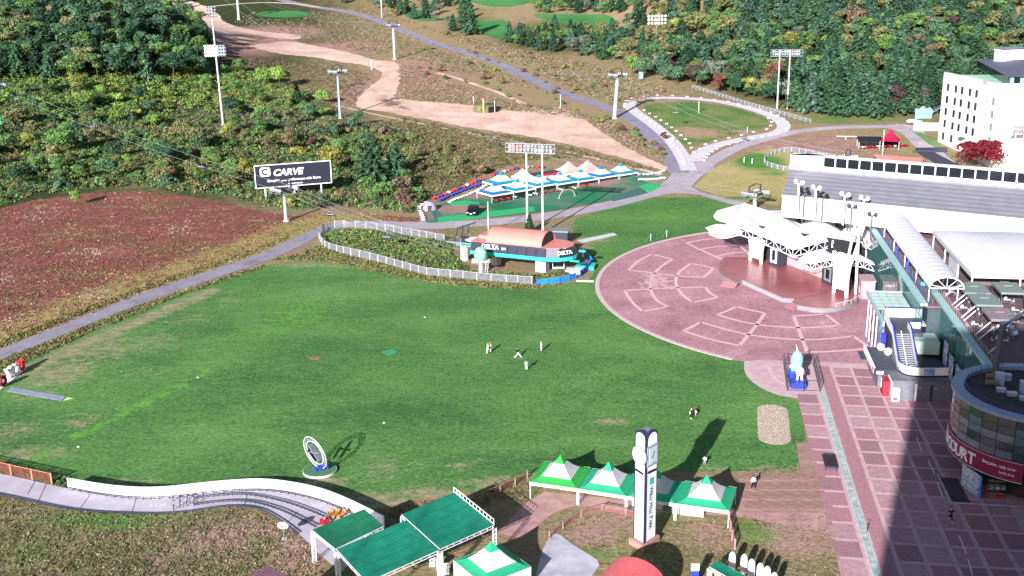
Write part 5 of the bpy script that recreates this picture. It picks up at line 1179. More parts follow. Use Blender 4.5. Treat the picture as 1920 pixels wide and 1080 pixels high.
part('hoop', MB().path([p+Vector((-1.3,0,1.1)), p+Vector((-1.4,0,2.6)), p+Vector((-.9,0,3.1)), p+Vector((.9,0,3.1)), p+Vector((1.4,0,2.6)), p+Vector((1.3,0,1.1))], .08, 5), OFFW, ch); part('seat', MB().cbox(p+Vector((0,0,.9)), (2.8, .8, .3)), plain('pale_cyan', '#bfe0e4', .5), ch)
mat_thing('slab', [(1000,510),(1022,490),(1034,494),(1040,510),(1020,513)], WOOD, 'sandy concrete pad at the foot of the station pillar', 'slab', .08)
p = G(1085, 508); pf = wroot('loading_platform', 'turquoise and white loading platform beside the blue barriers', 'platform', p)
part('base', MB().cbox(p+Vector((-1.0,-1.0,.4)), (4.2, 2.6, .7), -.2), OFFW, pf); part('deck', MB().cbox(p+Vector((1.8,2.4,.5)), (4.5, 4.0, .8), -.2), TURQ, pf); part('step', MB().cbox(p+Vector((-1.2,-2.4,.2)), (3.6, .8, .35), -.2), OFFW, pf); part('cabinet', MB().cbox(p+Vector((2.3,3.2,1.4)), (1.2, 1.0, 1.2), -.2), DSTEEL, pf)
p = G(1093, 481); solo('bollard', MB().tube(p, p+Vector((0,0,2.4)), .22, 8), WHITE, p, 'white post behind the turquoise loading platform', 'post')

# ============================================================= FENCES
NETG = net_mat('grey_mesh_net', '#83858f', .6, 2.0); PALE = plain('pale_fence_post', '#b4b6be', .6)
def fence(name, pts, h, step, pm_, nm, label, rail=True, post_r=.09, th=.03):
    P = cat([PT(*p) for p in pts], 8); r = wroot(name, label, 'fence', P[0]); acc = 0; nodes = [P[0]]
    for a, c in zip(P[:-1], P[1:]):
        acc += (c-a).length
        if acc >= step: nodes.append(c); acc = 0
    for p in nodes: part('post', MB().bar(p, p+Vector((0,0,h+.1)), post_r*2, post_r*2), pm_, r)
    for a, c in zip(nodes[:-1], nodes[1:]):
        u = Vector((0,0,1)); e = (c-a).normalized()*.1
        part('panel', MB().add([a+e+u*.08, c-e+u*.08, c-e+u*(h-.04), a+e+u*(h-.04)], [(0,1,2,3)]), nm, r)
        if rail: part('top_rail', MB().bar(a+u*h, c+u*h, .07, .07), pm_, r)
    return r
fence('mesh_fence', [(599,444),(600,452),(612,466),(640,475),(680,484),(740,500),(800,516),(860,522),(930,529),(1003,534)], 1.9, 2.6, PALE, NETG, 'pale mesh fence along the meadow side of the fenced bushes')
fence('mesh_fence', [(599,444),(604,434),(622,428),(650,426),(700,430),(760,440),(800,447),(840,455)], 1.9, 2.6, PALE, NETG, 'pale mesh fence along the road side of the fenced bushes')
BBAN = plain('blue_banner', '#1f7fd0', .6, var=.12, scale=1.0)
fence('barrier_fence', [(1006,535),(1032,533),(1060,529),(1088,519)], 1.5, 2.4, plain('blue_post', '#2a5cc0', .5), BBAN, 'bright blue banner barrier at the corner of the meadow', False)
fence('barrier_fence', [(1088,519),(1100,509),(1111,496)], 1.5, 1.6, MC['blue_post'], plain('deep_blue_banner', '#2747b0', .6, var=.1), 'deep blue banner barrier turning toward the station', False)
fence('barrier_fence', [(1111,496),(1104,487),(1092,484)], 1.4, 1.6, MC['blue_post'], plain('cyan_banner', '#2aa0c0', .6, var=.1), 'turquoise barrier closing the loading platform', False)
fence('mesh_fence', [(1480,322),(1460,318),(1440,312),(1433,304),(1438,295),(1455,288),(1480,284),(1510,288),(1540,293),(1575,299)], 1.6, 2.4, PALE, NETG, 'curved pale fence enclosing the green patch behind the hall')
GR = plain('guard_rail_steel', '#a9b2ba', .5, .2)
P = [PT(*p) for p in [(1298,166),(1350,182),(1400,198),(1450,212),(1520,232)]]; gr_ = wroot('guard_rail', 'long steel guard rail above the looped path', 'guard rail', P[0])
for z in (.5, 1.1, 1.7): part('rail', MB().path([p+Vector((0,0,z)) for p in P], .12, 5), GR, gr_)
for i in range(30): t = i/29*4; k_ = min(3, int(t)); p = P[k_].lerp(P[k_+1], t-k_); part('post', MB().bar(p, p+Vector((0,0,1.9)), .15, .15), GR, gr_)
ORN = net_mat('orange_red_net', '#7c453c', .5, 1.5)
fence('net_fence', [(-60,874),(7,888),(61,900),(115,912),(127,917)], 1.7, 3.7, plain('pale_orange_post', '#b8886c', .6), ORN, 'orange-red net fence on pale posts above the track')
PNET = net_mat('pink_net', '#c06a78', .6, 1.2)
fence('net_fence', [(1365,962),(1368,985),(1372,1010),(1380,1040)], 1.4, 2.2, plain('pink_post', '#d88a98', .6), PNET, 'red and white net fence running from the tents to the parasols')
fence('net_fence', [(905,938),(960,914),(1000,890)], 1.2, 2.5, WOOD, net_mat('rust_net', '#8a4a44', .35, 1.2), 'rusty net fence left of the green and white tents')
fence('net_fence', [(1030,1010),(1110,960),(1180,968),(1205,980)], 1.0, 2.8, WOOD, net_mat('rose_net', '#b07078', .35, 1.2), 'rose net fence between the tents and the clock tower')

# ============================================================= TRACK
TRK = plain('pale_track_concrete', '#b9b2c0', .85, var=.1, scale=.4, bump=.2)
up_ = [(-120,885),(-60,884),(0,889),(128,917),(215,931),(300,934),(420,922),(500,919),(580,931),(640,951),(720,990)]
lo_ = [(-120,915),(-60,918),(0,928),(130,955),(240,963),(330,962),(420,950),(480,953),(520,972),(560,1002),(590,1032),(640,1075)]
a_ = cat([G(*p) for p in up_], 6); c_ = cat([G(*p) for p in lo_], 6)
trk = sheet('track', a_+c_[::-1], TRK, .10, 3, True)
wl_ = cat([G(*p) for p in up_[3:]], 5); tw = wroot('track_wall', 'white retaining wall curving along the far side of the track', 'wall', wl_[0])
for i in range(0, len(wl_)-1):
    a, c = wl_[i], wl_[i+1]; dd = (c-a).normalized(); nn = Vector((-dd.y, dd.x, 0))*.18; h = 1.7
    aa, cc_ = a+dd*.01, c-dd*.01
    part('wall_panel', MB().add([aa, cc_, cc_+Vector((0,0,h)), aa+Vector((0,0,h)), aa+nn, cc_+nn, cc_+nn+Vector((0,0,h)), aa+nn+Vector((0,0,h))], [(0,1,2,3),(5,4,7,6),(3,2,6,7),(4,0,3,7),(1,5,6,2)]), plain('white_wall_panel', '#eeeef2', .6, var=.05), tw)
def chevron(c, d, upv, s, m_, par, k_=2, sp=.55):
    b_ = MB()
    for i in range(k_):
        o = c+d*(i*sp*s)
        b_.add([o-upv*.4*s, o+d*.12*s-upv*.4*s, o+d*.42*s, o+d*.12*s+upv*.4*s, o+upv*.4*s, o+d*.3*s], [(0,1,2,5),(5,2,3,4)])
    return part('chevron', b_, m_, par)
CHG = plain('grey_chevron', '#a8aab4', .6)
for x, y in ((283,938),(300,937),(281,949),(299,948)):
    c = G(x, y); d = (G(x+30, y-1)-c).normalized(); chevron(c+Vector((0,0,.112)), d, Vector((-d.y, d.x, 0)), 1.0, WHITE, trk)
for i, k_ in enumerate((2, 5, 9, 14, 17, 22, 26, 30)):
    if k_ < len(wl_)-1:
        a, c = wl_[k_], wl_[k_+1]; d = (c-a).normalized(); nn = Vector((-d.y, d.x, 0)); chevron(a-nn*.02+Vector((0,0,1.0)), d, Vector((0,0,1)), .8, CHG, tw, 3)
for P in ([(70,896),(52,928)],[(88,907),(70,945)],[(170,927),(150,956)],[(255,936),(248,962)],[(465,925),(458,950)],[(560,960),(540,980)],[(600,1000),(618,975)]):
    part('joint', MB().ring([G(*p)+Vector((0,0,.11)) for p in P], .10), DSTEEL, trk)
def rail(pts, label, z=.45, step=1.2):
    P = cat([G(*p) for p in pts], 6); r = wroot('guard_rail', label, 'guard rail', P[0])
    part('rail', MB().path([p+Vector((0,0,z)) for p in P], .07, 5).path([p+Vector((0,0,z*.5)) for p in P], .05, 4), DSTEEL, r)
    acc = 0; q_ = MB()
    for a, c in zip(P[:-1], P[1:]):
        n_ = max(1, int((c-a).length/step))
        for i in range(n_): p = a.lerp(c, i/n_); q_.bar(p+Vector((0,0,.1)), p+Vector((0,0,z)), .09, .09)
    part('post_row', q_, DSTEEL, r, kind='stuff')
rail([(128,919),(215,934),(300,937),(420,925),(500,923),(580,936),(640,957),(660,966)], 'dark guard rail along the foot of the white track wall')
rail([(366,937),(420,931),(470,931),(530,943),(580,960),(622,978)], 'upper dark guard rail dividing the track lanes')
rail([(366,949),(420,943),(470,944),(520,957),(560,975),(592,991)], 'middle dark guard rail dividing the track lanes')
rail([(-60,920),(0,930),(130,957),(240,965),(330,964),(420,952),(480,955),(520,974),(560,1003)], 'dark kerb rail along the near side of the track', .35)
for i, (x, y) in enumerate(((325,941),(338,940),(352,938),(364,937),(326,958),(338,950),(351,950),(364,949))):
    p = G(x, y); solo('lane_post', MB().tube(p, p+Vector((0,0,1.0)), .07, 6).bar(p+Vector((0,0,.9)), p+Vector((.9,.4,.25)), .05, .05), DSTEEL, p, 'thin lane post in the %s row before the split, %s from the left' % (('upper', 'lower')[i//4], ('first', 'second', 'third', 'last')[i%4]), 'post', 'lane posts on the track')
def sled(p, rz, m_, label):
    r = root('sled', label, 'sled', p, rz); r.scale = (.85,)*3
    part('body', MB().prism([(-.9,-.35),(.9,-.3),(1.1,0),(.9,.3),(-.9,.35)], .2, .45), m_, r); part('backrest', MB().box(-.9,-.7,-.3,.3,.4,.85), m_, r); part('handle', MB().bar((.4,0,.45),(.2,0,.95),.08,.08), BLACK, r)
    for x, y in ((-.6,-.35),(-.6,.35),(.6,-.35),(.6,.35)): part('wheel', MB().tube((x,y-.06,.15),(x,y+.06,.15),.15,8), BLACK, r)
s0 = G(608, 985, .11); OR = plain('orange_plastic', '#c88850', .5)
sled(s0, -.9, RED, 'red wheeled sled under the edge of the dark green shade'); sled(s0+Vector((.9,-.3,0)), -.7, RED, 'second red wheeled sled pushed under the shade edge')
s1 = G(618, 968, .11); sled(s1, -1.9, OR, 'orange wheeled sled, left of the orange group on the track'); sled(s1+Vector((.8,.1,0)), -1.9, OR, 'orange wheeled sled, middle of the orange group'); sled(s1+Vector((1.6,.0,0)), -2.1, OR, 'orange wheeled sled, right of the orange group')
p = G(534, 1012); sg = wroot('round_sign', 'white oval sign on a post in the weeds beside the track', 'sign', p); part('post', MB().tube(p, p+Vector((-.1,0,1.5)), .05, 5), STEEL, sg); part('disc', MB().tube(p+Vector((-.1,-.05,2.0)), p+Vector((-.1,.05,2.05)), .7, 16), WHITE, sg); part('mark', MB().bar(p+Vector((-.4,-.08,1.9)), p+Vector((.2,-.08,2.1)), .04, .12), DSTEEL, sg); part('footing', MB().cbox(p+Vector((0,0,.1)), (.6,.6,.2)), LG, sg)

# ============================================================= SHADES AND TENTS
SH1 = shade_mat('dark_green_shade', '#2a8664', -.72); SH2 = shade_mat('green_shade', '#229478', -.72)
def shade(corn, z, m_, label, sag=.25, posts=(0,1,2,3), rail_edge=None):
    c = sum(corn, Vector())/4; r = wroot('sunshade', label, 'sunshade', (c.x, c.y, 0)); A_, B_, C_, D_ = corn
    P = [[A_.lerp(B_, i/8).lerp(D_.lerp(C_, i/8), j/8)+Vector((0,0,z-sag*sin(pi*i/8)*sin(pi*j/8))) for i in range(9)] for j in range(9)]
    part('cloth', MB().grid(P), m_, r)
    f = MB()
    for a, b_ in ((A_,B_),(B_,C_),(C_,D_),(D_,A_)):
        for dz in (-.08, -.42): f.bar(a+Vector((0,0,z+dz)), b_+Vector((0,0,z+dz)), .08, .08)
        for i in range(9): q_ = a.lerp(b_, i/8); f.bar(q_+Vector((0,0,z-.42)), q_+Vector((0,0,z-.08)), .05, .05)
    part('edge_truss', f, OFFW, r)
    for i in posts: lattice('lattice_post', corn[i]+Vector((0,0,.1)), corn[i]+Vector((0,0,z-.4)), .28, WHITE, r, .045, 8)
    if rail_edge:
        a, b_ = corn[rail_edge[0]], corn[rail_edge[1]]; q_ = MB()
        for zz in (z+.15, z+.75): q_.bar(a+Vector((0,0,zz)), b_+Vector((0,0,zz)), .07, .07)
        for i in range(13): p_ = a.lerp(b_, i/12); q_.bar(p_+Vector((0,0,z)), p_+Vector((0,0,z+.75)), .06, .06)
        part('guard_rail', q_, WHITE, r)
g45 = lambda x, y, z=4.5: Vector((G(x, y, z).x, G(x, y, z).y, 0))
shade([g45(585,993), g45(683,954), g45(719,986), g45(629,1029)], 4.5, SH1, 'smaller darker green shade canopy over the track end', posts=(0,1,3))
a, b_, c = g45(631,1030), g45(761,976), g45(822,1032)
shade([a, b_, c, a+c-b_], 4.55, SH2, 'large green shade canopy, lower of the two big ones', posts=(0,2,3))
shade([g45(753,964,4.7), g45(851,923,4.7), g45(926,984,4.7), g45(825,1029,4.7)], 4.7, SH2, 'large green shade canopy with a white rail on its right edge', posts=(0,2,3), rail_edge=(1,2))
GRN = cloth_mat('bright_green_cloth', '#40c45c', .35); MNT = cloth_mat('mint_cloth', '#3ac494', .35); WCL = cloth_mat('white_cloth', '#e6e6ea', .3); BLC = cloth_mat('blue_cloth', '#2a9ac4', .3); SKC = cloth_mat('sky_cloth', '#2f7fc4', .3); PKC = cloth_mat('pale_pink_cloth', '#e8c4c0', .3)
VAL = plain('white_valance', '#f0f0f4', .6)
TLEG = MB().tube((0,0,0), (0,0,2.5), .06, 5)
def peak_tent(c, rz, s, c1, c2, label, group, lower=None, txt=None, cap=True, zp=3.0, walls=()):
    r = root('tent', label, 'tent', (c.x, c.y, c.z), rz, group); h = s/2
    def rng(t0, t1, n_=6):
        P = []
        for k_ in range(n_+1):
            t = t0+(t1-t0)*k_/n_; rr = h*(1-t)+.02; z = 2.5+zp*(0.25*t+.75*t**2.3)
            P.append([(rr*x, rr*y, z) for x, y in ((-1,-1),(0,-1),(1,-1),(1,0),(1,1),(0,1),(-1,1),(-1,0),(-1,-1))])
        return MB().grid(P)
    part('eave_band', rng(0, .38), c1, r); part('middle_band', rng(.38, .8), c2, r); part('cap', rng(.8, 1.0), c1 if cap else c2, r)
    for a, b_ in (((-h,-h),(h,-h)),((h,-h),(h,h)),((h,h),(-h,h)),((-h,h),(-h,-h))): part('valance', MB().add([(a[0],a[1],2.05),(b_[0],b_[1],2.05),(b_[0],b_[1],2.52),(a[0],a[1],2.52)], [(0,1,2,3)]), VAL, r)
    for a in ((-h,-h),(h,-h),(h,h),(-h,h)): part('leg', MB().tube((a[0]*.98,a[1]*.98,0),(a[0]*.98,a[1]*.98,2.5),.07,5), OFFW, r)
    if txt: part('lettering', MB().text(txt, .42, (-.9, -h-.02, 2.12), (1,0,0), (0,0,1), .005), plain('dark_lettering', '#3a4048', .6), r)
    for w_ in walls: part('side_wall', MB().box(-h, h, -h+.02, -h+.05, 0.1, 2.05) if w_ == 'f' else MB().box(-h-.02, -h+.02, -h, h, .1, 2.05), WCL, r)
    return r
fr4 = [G(992,905,2.4), G(1083,918,2.4), G(1174,932,2.4), G(1266,946,2.4), G(1368,960,2.4)]
GN = 'green and white tents in a row behind the clock tower'
for i in range(4):
    a, c = fr4[i], fr4[i+1]; d = (c-a); d.z = 0; s = d.length; d.normalize(); n_ = Vector((-d.y, d.x, 0)); m_ = (a+c)/2+n_*s/2; m_.z = 0
    peak_tent(m_, atan2(d.y, d.x), s*.985, GRN if i == 0 else MNT, WCL, ['bright green and white tent at the left end of the row', 'mint and white tent second from the left, left of the clock tower', 'mint and white tent partly hidden behind the clock tower', 'mint and white tent at the right end of the row'][i], GN, txt='웰리힐리')
for i, (x, y, lb) in enumerate(((1215, 948, 'green-topped white counter under the tent behind the clock tower'), (1290, 962, 'green-topped white counter under the right end tent'))):
    p = G(x, y); r = root('counter', lb, 'counter', p, -.33); part('top', MB().box(-2.2, 2.2, -.8, .8, 1.0, 1.1), MNT, r); part('front', MB().box(-2.15, 2.15, -.78, -.7, .05, 1.0), WCL, r); part('side_panel', MB().box(2.08, 2.15, -.75, .75, .05, 1.0), WCL, r)
Lc_, Rc_ = G(850, 1051, 2.5), G(996, 1063, 2.5); m_ = (Lc_+Rc_)/2; m_.z = 0; dd = Rc_-Lc_
peak_tent(m_, atan2(dd.y, dd.x)+pi/4, dd.length/sqrt(2), MNT, WCL, 'single mint and white tent at the bottom edge beside the green shades', None, walls=('f', 'l'))
pk = [(928,342),(970,335),(1010,326.5),(1050,322),(1089,317),(1127,311),(1164.5,306)]
W5 = [G(x, y, 5.4) for x, y in pk]; dd = (W5[-1]-W5[0]); rz = atan2(dd.y, dd.x); sz = dd.length/6
KN = 'blue and white tents of the kart yard'
for i, p in enumerate(W5):
    peak_tent(Vector((p.x, p.y, 0)), rz, sz*.97, [SKC, BLC, BLC, BLC, BLC, SKC, BLC][i], WCL, 'blue and white kart tent, %s in the front row' % ['leftmost', 'second from the left', 'third from left by the gantry poles', 'fourth from left', 'fifth from left', 'sixth from left', 'rightmost'][i], KN, txt=None)
for x, y, c1, cap, lb in ((940,320.5,BLC,True,'blue and white tent in the back row at the left'), (980,314.6,WCL,False,'all-white tent in the back row beside the gantry pole'), (1066,301,PKC,False,'pale pink peaked tent in the back row, left one'), (1102,299,PKC,False,'pale pink peaked tent in the back row, right one')):
    p = G(x, y, 6.0); peak_tent(Vector((p.x, p.y, 0)), rz, sz*1.05, c1, WCL if c1 is not PKC else PKC, lb, 'tents in the back row of the kart yard', cap=cap, zp=3.4)
cp = G(1025, 338); ct = root('container', 'dark-roofed red container between the tents with white lettering', 'container', cp, rz); part('body', MB().box(-7, 4, -1.5, 1.5, .1, 2.7), RED, ct); part('roof', MB().box(-7.2, 4.2, -1.7, 1.7, 2.7, 2.9), NAVY, ct); part('white_panel', MB().box(-4.5, -1.2, -1.56, -1.52, .8, 1.9).box(-.6, 1.8, -1.56, -1.52, 1.0, 1.8), WHITE, ct)
# karts under the front row
k0 = root('kart', 'x', 'kart', (0,0,0)); KM = []
def kart(m_, label, p, rz_, grp='karts parked under the blue tents'):
    r = root('kart', label, 'kart', p, rz_, grp)
    part('body', MB().prism([(-.9,-.35),(.7,-.25),(1.0,0),(.7,.25),(-.9,.35)], .35, .75), m_, r); part('seat', MB().box(-.6,.1,-.25,.25,.75,.95), BLACK, r); part('handlebar', MB().path([(.35,-.4,1.15),(.3,0,1.0),(.35,.4,1.15)], .04, 5), BLACK, r); part('fender', MB().box(.4,.9,-.55,.55,.62,.7).box(-.9,-.4,-.55,.55,.62,.7), m_, r)
    for x, y in ((.65,-.5),(.65,.5),(-.65,-.5),(-.65,.5)): part('wheel', MB().tube((x,y-.13,.3),(x,y+.13,.3),.3,10), BLACK, r)
bpy.data.objects.remove(k0)
dr = Vector((cos(rz), sin(rz), 0)); nr = Vector((-dr.y, dr.x, 0)); base = Vector((W5[0].x, W5[0].y, .1))-dr*sz*.4-nr*sz*.38
for i in range(15):
    cc_ = [RED, RED, RED, WHITE, BLACK, WHITE, RED][i % 7] if i not in (6,) else WHITE
    kart(cc_, '%s kart under the front tents, %s from the left' % ({'red_paint':'red','white_paint':'white','black_rubber':'black'}[cc_.name], ['first','second','third','fourth','fifth','sixth','seventh','eighth','ninth','tenth','eleventh','twelfth','thirteenth','fourteenth','fifteenth'][i]), base+dr*(1.0+i*2.6)+nr*random.uniform(-.4,.4), rz-pi/2+random.uniform(-.4,.4))
ab = wroot('arch_gate', 'white and green inflatable arch standing before the kart tents', 'arch', G(1063, 372)); p0, p1 = G(1048, 373), G(1078, 368); pm = (p0+p1)/2; L = (p1-p0).length/2; d_ = (p1-p0).normalized()
part('arch', MB().path([pm+d_*L*cos(pi-pi*i/10)+Vector((0,0,2.6*sin(pi*i/10))) for i in range(11)], .11, 6), plain('rose_tube', '#e8a0a4', .5), ab); part('foot', MB().cbox(p0, (.8,.8,.5)), GTURF, ab); part('foot', MB().cbox(p1, (.8,.8,.5)), GTURF, ab)
# ============================================================= CLOCK TOWER
pl, pf_, pr_ = G(1187, 1008, .9), G(1208, 1020, .9), G(1230, 1005, .9)
ct = wroot('clock_tower', 'tall white clock tower with two clock faces and vertical WELLI HILLI PARK lettering', 'clock tower', (pf_.x, pf_.y+.8, 0))
pb_ = pl+pr_-pf_; Ht = hgt(Vector((pf_.x, pf_.y, .9)), 812)
grd = lambda p, z: Vector((p.x, p.y, z))
cen = (pl+pr_)/2; ex = lambda p, k_: grd(cen+(p-cen)*k_, 0)
part('base', MB().prism([tuple(ex(p, 1.35)[:2]) for p in (pl, pf_, pr_, pb_)], 0, .9), plain('red_stone_base', '#b08078', .8, var=.15, scale=2), ct)
part('core', MB().prism([tuple(ex(p, .86)[:2]) for p in (pl, pf_, pr_, pb_)], .9, .9+Ht-1.6), plain('navy_tower_core', '#2a3350', .4), ct)
def face(a, b_, lab):
    d = b_-a; d.z = 0; Lf = d.length; d.normalize(); n_ = Vector((d.y, -d.x, 0)); z0 = .92; zt = .9+Ht-Lf*.42
    def outl(s0, s1, o, top):
        c = (s0+s1)/2*Lf; r_ = (s1-s0)/2*Lf; return [a+d*(s0*Lf)+n_*o, a+d*(s1*Lf)+n_*o]+[a+d*(c+r_*cos(t))+n_*o+Vector((0,0,top-.9+r_*.85*sin(t))) for t in [pi*i/10 for i in range(11)]]
    P = [grd(p, z0) if i < 2 else p for i, p in enumerate(outl(.02, .98, .0, zt))]
    back = [p-n_*.25 for p in P]; k_ = len(P)
    part('edge_frame', MB().add(P+back, [tuple(range(k_)), tuple(range(k_, 2*k_))[::-1]]+[((i+1)%k_, i, k_+i, k_+(i+1)%k_) for i in range(k_)]), MC['navy_tower_core'], ct)
    P = [grd(p, z0+.1) if i < 2 else p-Vector((0,0,.1)) for i, p in enumerate(outl(.14, .90, .03, zt))]; part('white_panel', MB().add(P, [tuple(range(k_))]), WHITE, ct)
    mid = a+d*(Lf*.5); zc = .9+Ht-3.3
    if lab == 'L':
        part('clock_rim', MB().tube(mid+n_*.03+Vector((0,0,zc-mid.z)), mid+n_*.16+Vector((0,0,zc-mid.z)), Lf*.62, 20), STEEL, ct); part('clock_face', MB().tube(mid+n_*.1+Vector((0,0,zc-mid.z)), mid+n_*.2+Vector((0,0,zc-mid.z)), Lf*.54, 20), WHITE, ct)
    else:
        zz0 = zc-mid.z
        fb = lambda w_, h_, o0, o1, z_: MB().add([mid+d*x+n_*o+Vector((0,0,z_+z)) for o in (o0, o1) for x, z in ((-w_,-h_),(w_,-h_),(w_,h_),(-w_,h_))], [(3,2,1,0),(4,5,6,7),(0,1,5,4),(1,2,6,5),(2,3,7,6),(3,0,4,7)])
        part('clock_frame', fb(Lf*.42, Lf*.52, .03, .16, zz0), plain('grey_clock_frame', '#8a94a4', .5), ct); part('clock_face', fb(Lf*.33, Lf*.42, .1, .2, zz0), plain('pale_clock_face', '#c4d0dc', .5), ct)
    zz = zc-mid.z; o = n_*.22
    part('clock_hand', MB().bar(mid+o+Vector((0,0,zz)), mid+o-d*.35+Vector((0,0,zz-.3)), .07, .03), BLACK, ct); part('clock_hand', MB().bar(mid+o+Vector((0,0,zz)), mid+o+d*.15+Vector((0,0,zz+.5)), .05, .03), BLACK, ct)
    part('black_bar', MB().bar(mid-d*Lf*.34+n_*.06+Vector((0,0,zz-2.1)), mid+d*Lf*.34+n_*.06+Vector((0,0,zz-2.25)), .05, .32), BLACK, ct)
    if lab == 'R':
        part('logo', fb(.42, .48, .04, .07, zz-3.5), plain('cyan_logo', '#3ab4c4', .5), ct)
        s_ = MB().text('Wᴇʟʟɪ', .1, (0,0,0), (1,0,0), (0,1,0)) if False else None
        tx = MB(); zt_ = zz-4.25
        for wd_ in ('Welli', 'Hilli', 'Park'):
            tx.text(wd_[0], 1.0, mid-d*.36+n_*.06+Vector((0,0,zt_)), (0,0,-1), d, .01, bold=.02, sx=.8); zt_ -= {'W': .78, 'H': .62, 'P': .52}[wd_[0]]
            tx.text(wd_[1:].upper(), .78, mid-d*.36+n_*.06+Vector((0,0,zt_)), (0,0,-1), d, .01, bold=.02, sx=.8); zt_ -= {'elli': 1.35, 'illi': 1.25, 'ark': 1.3}[wd_[1:]]
        part('lettering', tx, plain('teal_lettering', '#2a6a78', .5), ct)
    else:
        part('lettering', MB().text('웰리힐리파크', .62, mid-d*.22+n_*.06+Vector((0,0,zz-5.2)), (0,0,-1), d, .01), plain('pale_grey_lettering', '#9a9ea8', .6), ct)
face(pl, pf_, 'L'); face(pf_, pr_, 'R')
part('top_cap', MB().prism([tuple(ex(p, .8)[:2]) for p in (pl, pf_, pr_, pb_)], .9+Ht-1.7, .9+Ht-.5), STEEL, ct)

# ============================================================= RING SCULPTURE, LETTERS, RAMP
rc = G(600, 884); rs = root('ring_sculpture', 'white ring-shaped truss sculpture standing on a round green base', 'sculpture', rc)
part('base', MB().lathe([(0,0),(2.45,0),(2.45,.35),(0,.35)], 32), CONC, rs); part('base_turf', MB().lathe([(0,.37),(2.38,.37)], 32), plain('base_turf', '#4a7a50', .9), rs)
e = Vector((.80, -.60, 0)).normalized(); rcen = Vector((-.55, .1, 2.95)); up = Vector((-.24, .05, 1)).normalized()
for R_, nm in ((2.45, 'outer_ring'), (2.1, 'middle_ring'), (1.8, 'inner_ring')):
    n = 30; L = [rcen+e*R_*.86*cos(2*pi*i/n)+up*R_*sin(2*pi*i/n) for i in range(n+1)]; part(nm, MB().path(L, .06, 5), OFFW if nm != 'middle_ring' else STEEL, rs)
q = MB(); n = 24
for i in range(n): a = 2*pi*i/n; q.tube(rcen+e*2.45*.86*cos(a)+up*2.45*sin(a), rcen+e*1.8*.86*cos(a+.13)+up*1.8*sin(a+.13), .04, 4)
part('web', q, STEEL, rs); part('dark_panel', MB().bar(rcen+up*.2-e*1.2, rcen-up*1.3-e*.2, .7, .1), NAVY, rs)
part('star_panel', MB().bar(rcen+up*1.2-e*.5, rcen-up*1.0+e*.7, .9, .12).bar(rcen+e*1.0+up*.2, rcen-e*1.1-up*.1, .4, .12), STEEL, rs)
for i in range(5): part('blue_block', MB().cbox((-.5+i*.42, -.7+i*.16+(i%2)*.25, .46+.22+.1*(i%3)), (.36,.3,.45+.2*(i%3)), .35*i), BLUE, rs)
n_ = Vector((-.36, .93, 0))
yb = [(G(3, 727), 'O', plain('dark_red_paint', '#6a1c2c', .5), 'dark red rounded letter at the left picture edge'), (G(17, 711), 'Y', WHITE, 'white standing letter Y'), (G(28, 705), 'O', WHITE, 'white standing letter O'), (G(39, 696), 'U', RED, 'red standing letter U')]
dY = (yb[3][0]-yb[1][0]).normalized()
for p, chh, m_, lb in yb: solo('giant_letter', MB().text(chh, 2.9, p-dY*.75+Vector((0,0,.15)), dY, (0,0,1), .35, bold=.05), m_, p, lb+(' of the word YOU beside the road' if chh != 'O' or m_ is WHITE else ''), 'letter', 'giant letters beside the road')
sl_ = MB().bar(yb[0][0]-dY*1.5+Vector((0,0,.08)), yb[3][0]+dY*1.2+Vector((0,0,.08)), 1.0, .14); solo('plinth', sl_, OFFW, yb[1][0], 'white plinth under the giant letters by the road', 'plinth')
mat_thing('ramp_mat', [(22,727),(124,744),(115,752),(13,734)], plain('grey_mat', '#8f97ae', .8, var=.2), 'long blue-grey mat lying on the lawn at the left edge', 'mat', .10)
mat_thing('ramp_mat', [(126,745),(137,748),(118,752)], plain('lime_mat', '#b8e080', .8), 'lime green tip at the end of the grey mat', 'mat', .11)
mat_thing('field_mat', [(716,661),(733,654),(747,660),(729,668)], plain('green_mat', '#3f9a6c', .8, var=.2), 'square green mat in the middle of the lawn', 'mat', .09)
mat_thing('field_mat', [(576,671),(606,668),(598,674),(582,675)], plain('orange_mat', '#94704c', .8, var=.2), 'small orange-brown mat on the lawn left of the green mat', 'mat', .09)
mat_thing('slab', [(1082,451),(1150,437),(1157,441),(1094,455)], plain('pale_slab', '#cfc8d0', .8), 'narrow pale concrete slab in the lawn behind the station', 'slab', .10, .06)
p = G(1097, 528); solo('slab', MB().bar(p+Vector((-1.9,.3,.15)), p+Vector((1.9,-.3,.15)), .5, .25), WHITE, p, 'white kerb block lying on the lawn by the blue barrier', 'slab')
for x, y, l in ((797, 595, 'small pale disc on the lawn, upper middle'), (371, 708, 'small white disc on the left of the lawn'), (147, 838, 'small pale spot marker on the lower left lawn'), (720, 793, 'faint pale disc on the lower middle lawn')):
    p = G(x, y); solo('field_marker', MB().lathe([(0,.12),(.2,.1),(.26,.04)], 10, p), OFFW, p, l, 'marker', 'markers on the lawn')
for x, y, l in ((1220, 452, 'left'), (1250, 445, 'right')):
    p = G(x, y); r = wroot('flag_post', 'small green post at the plaza edge, %s of two' % l, 'post', p, 'green posts at the plaza edge'); part('post', MB().tube(p, p+Vector((0,0,2.0)), .09, 6), LG, r); part('stay', MB().bar(p+Vector((0,0,1.9)), p+Vector((-1.4,-.5,0)), .06, .06), GTURF, r)

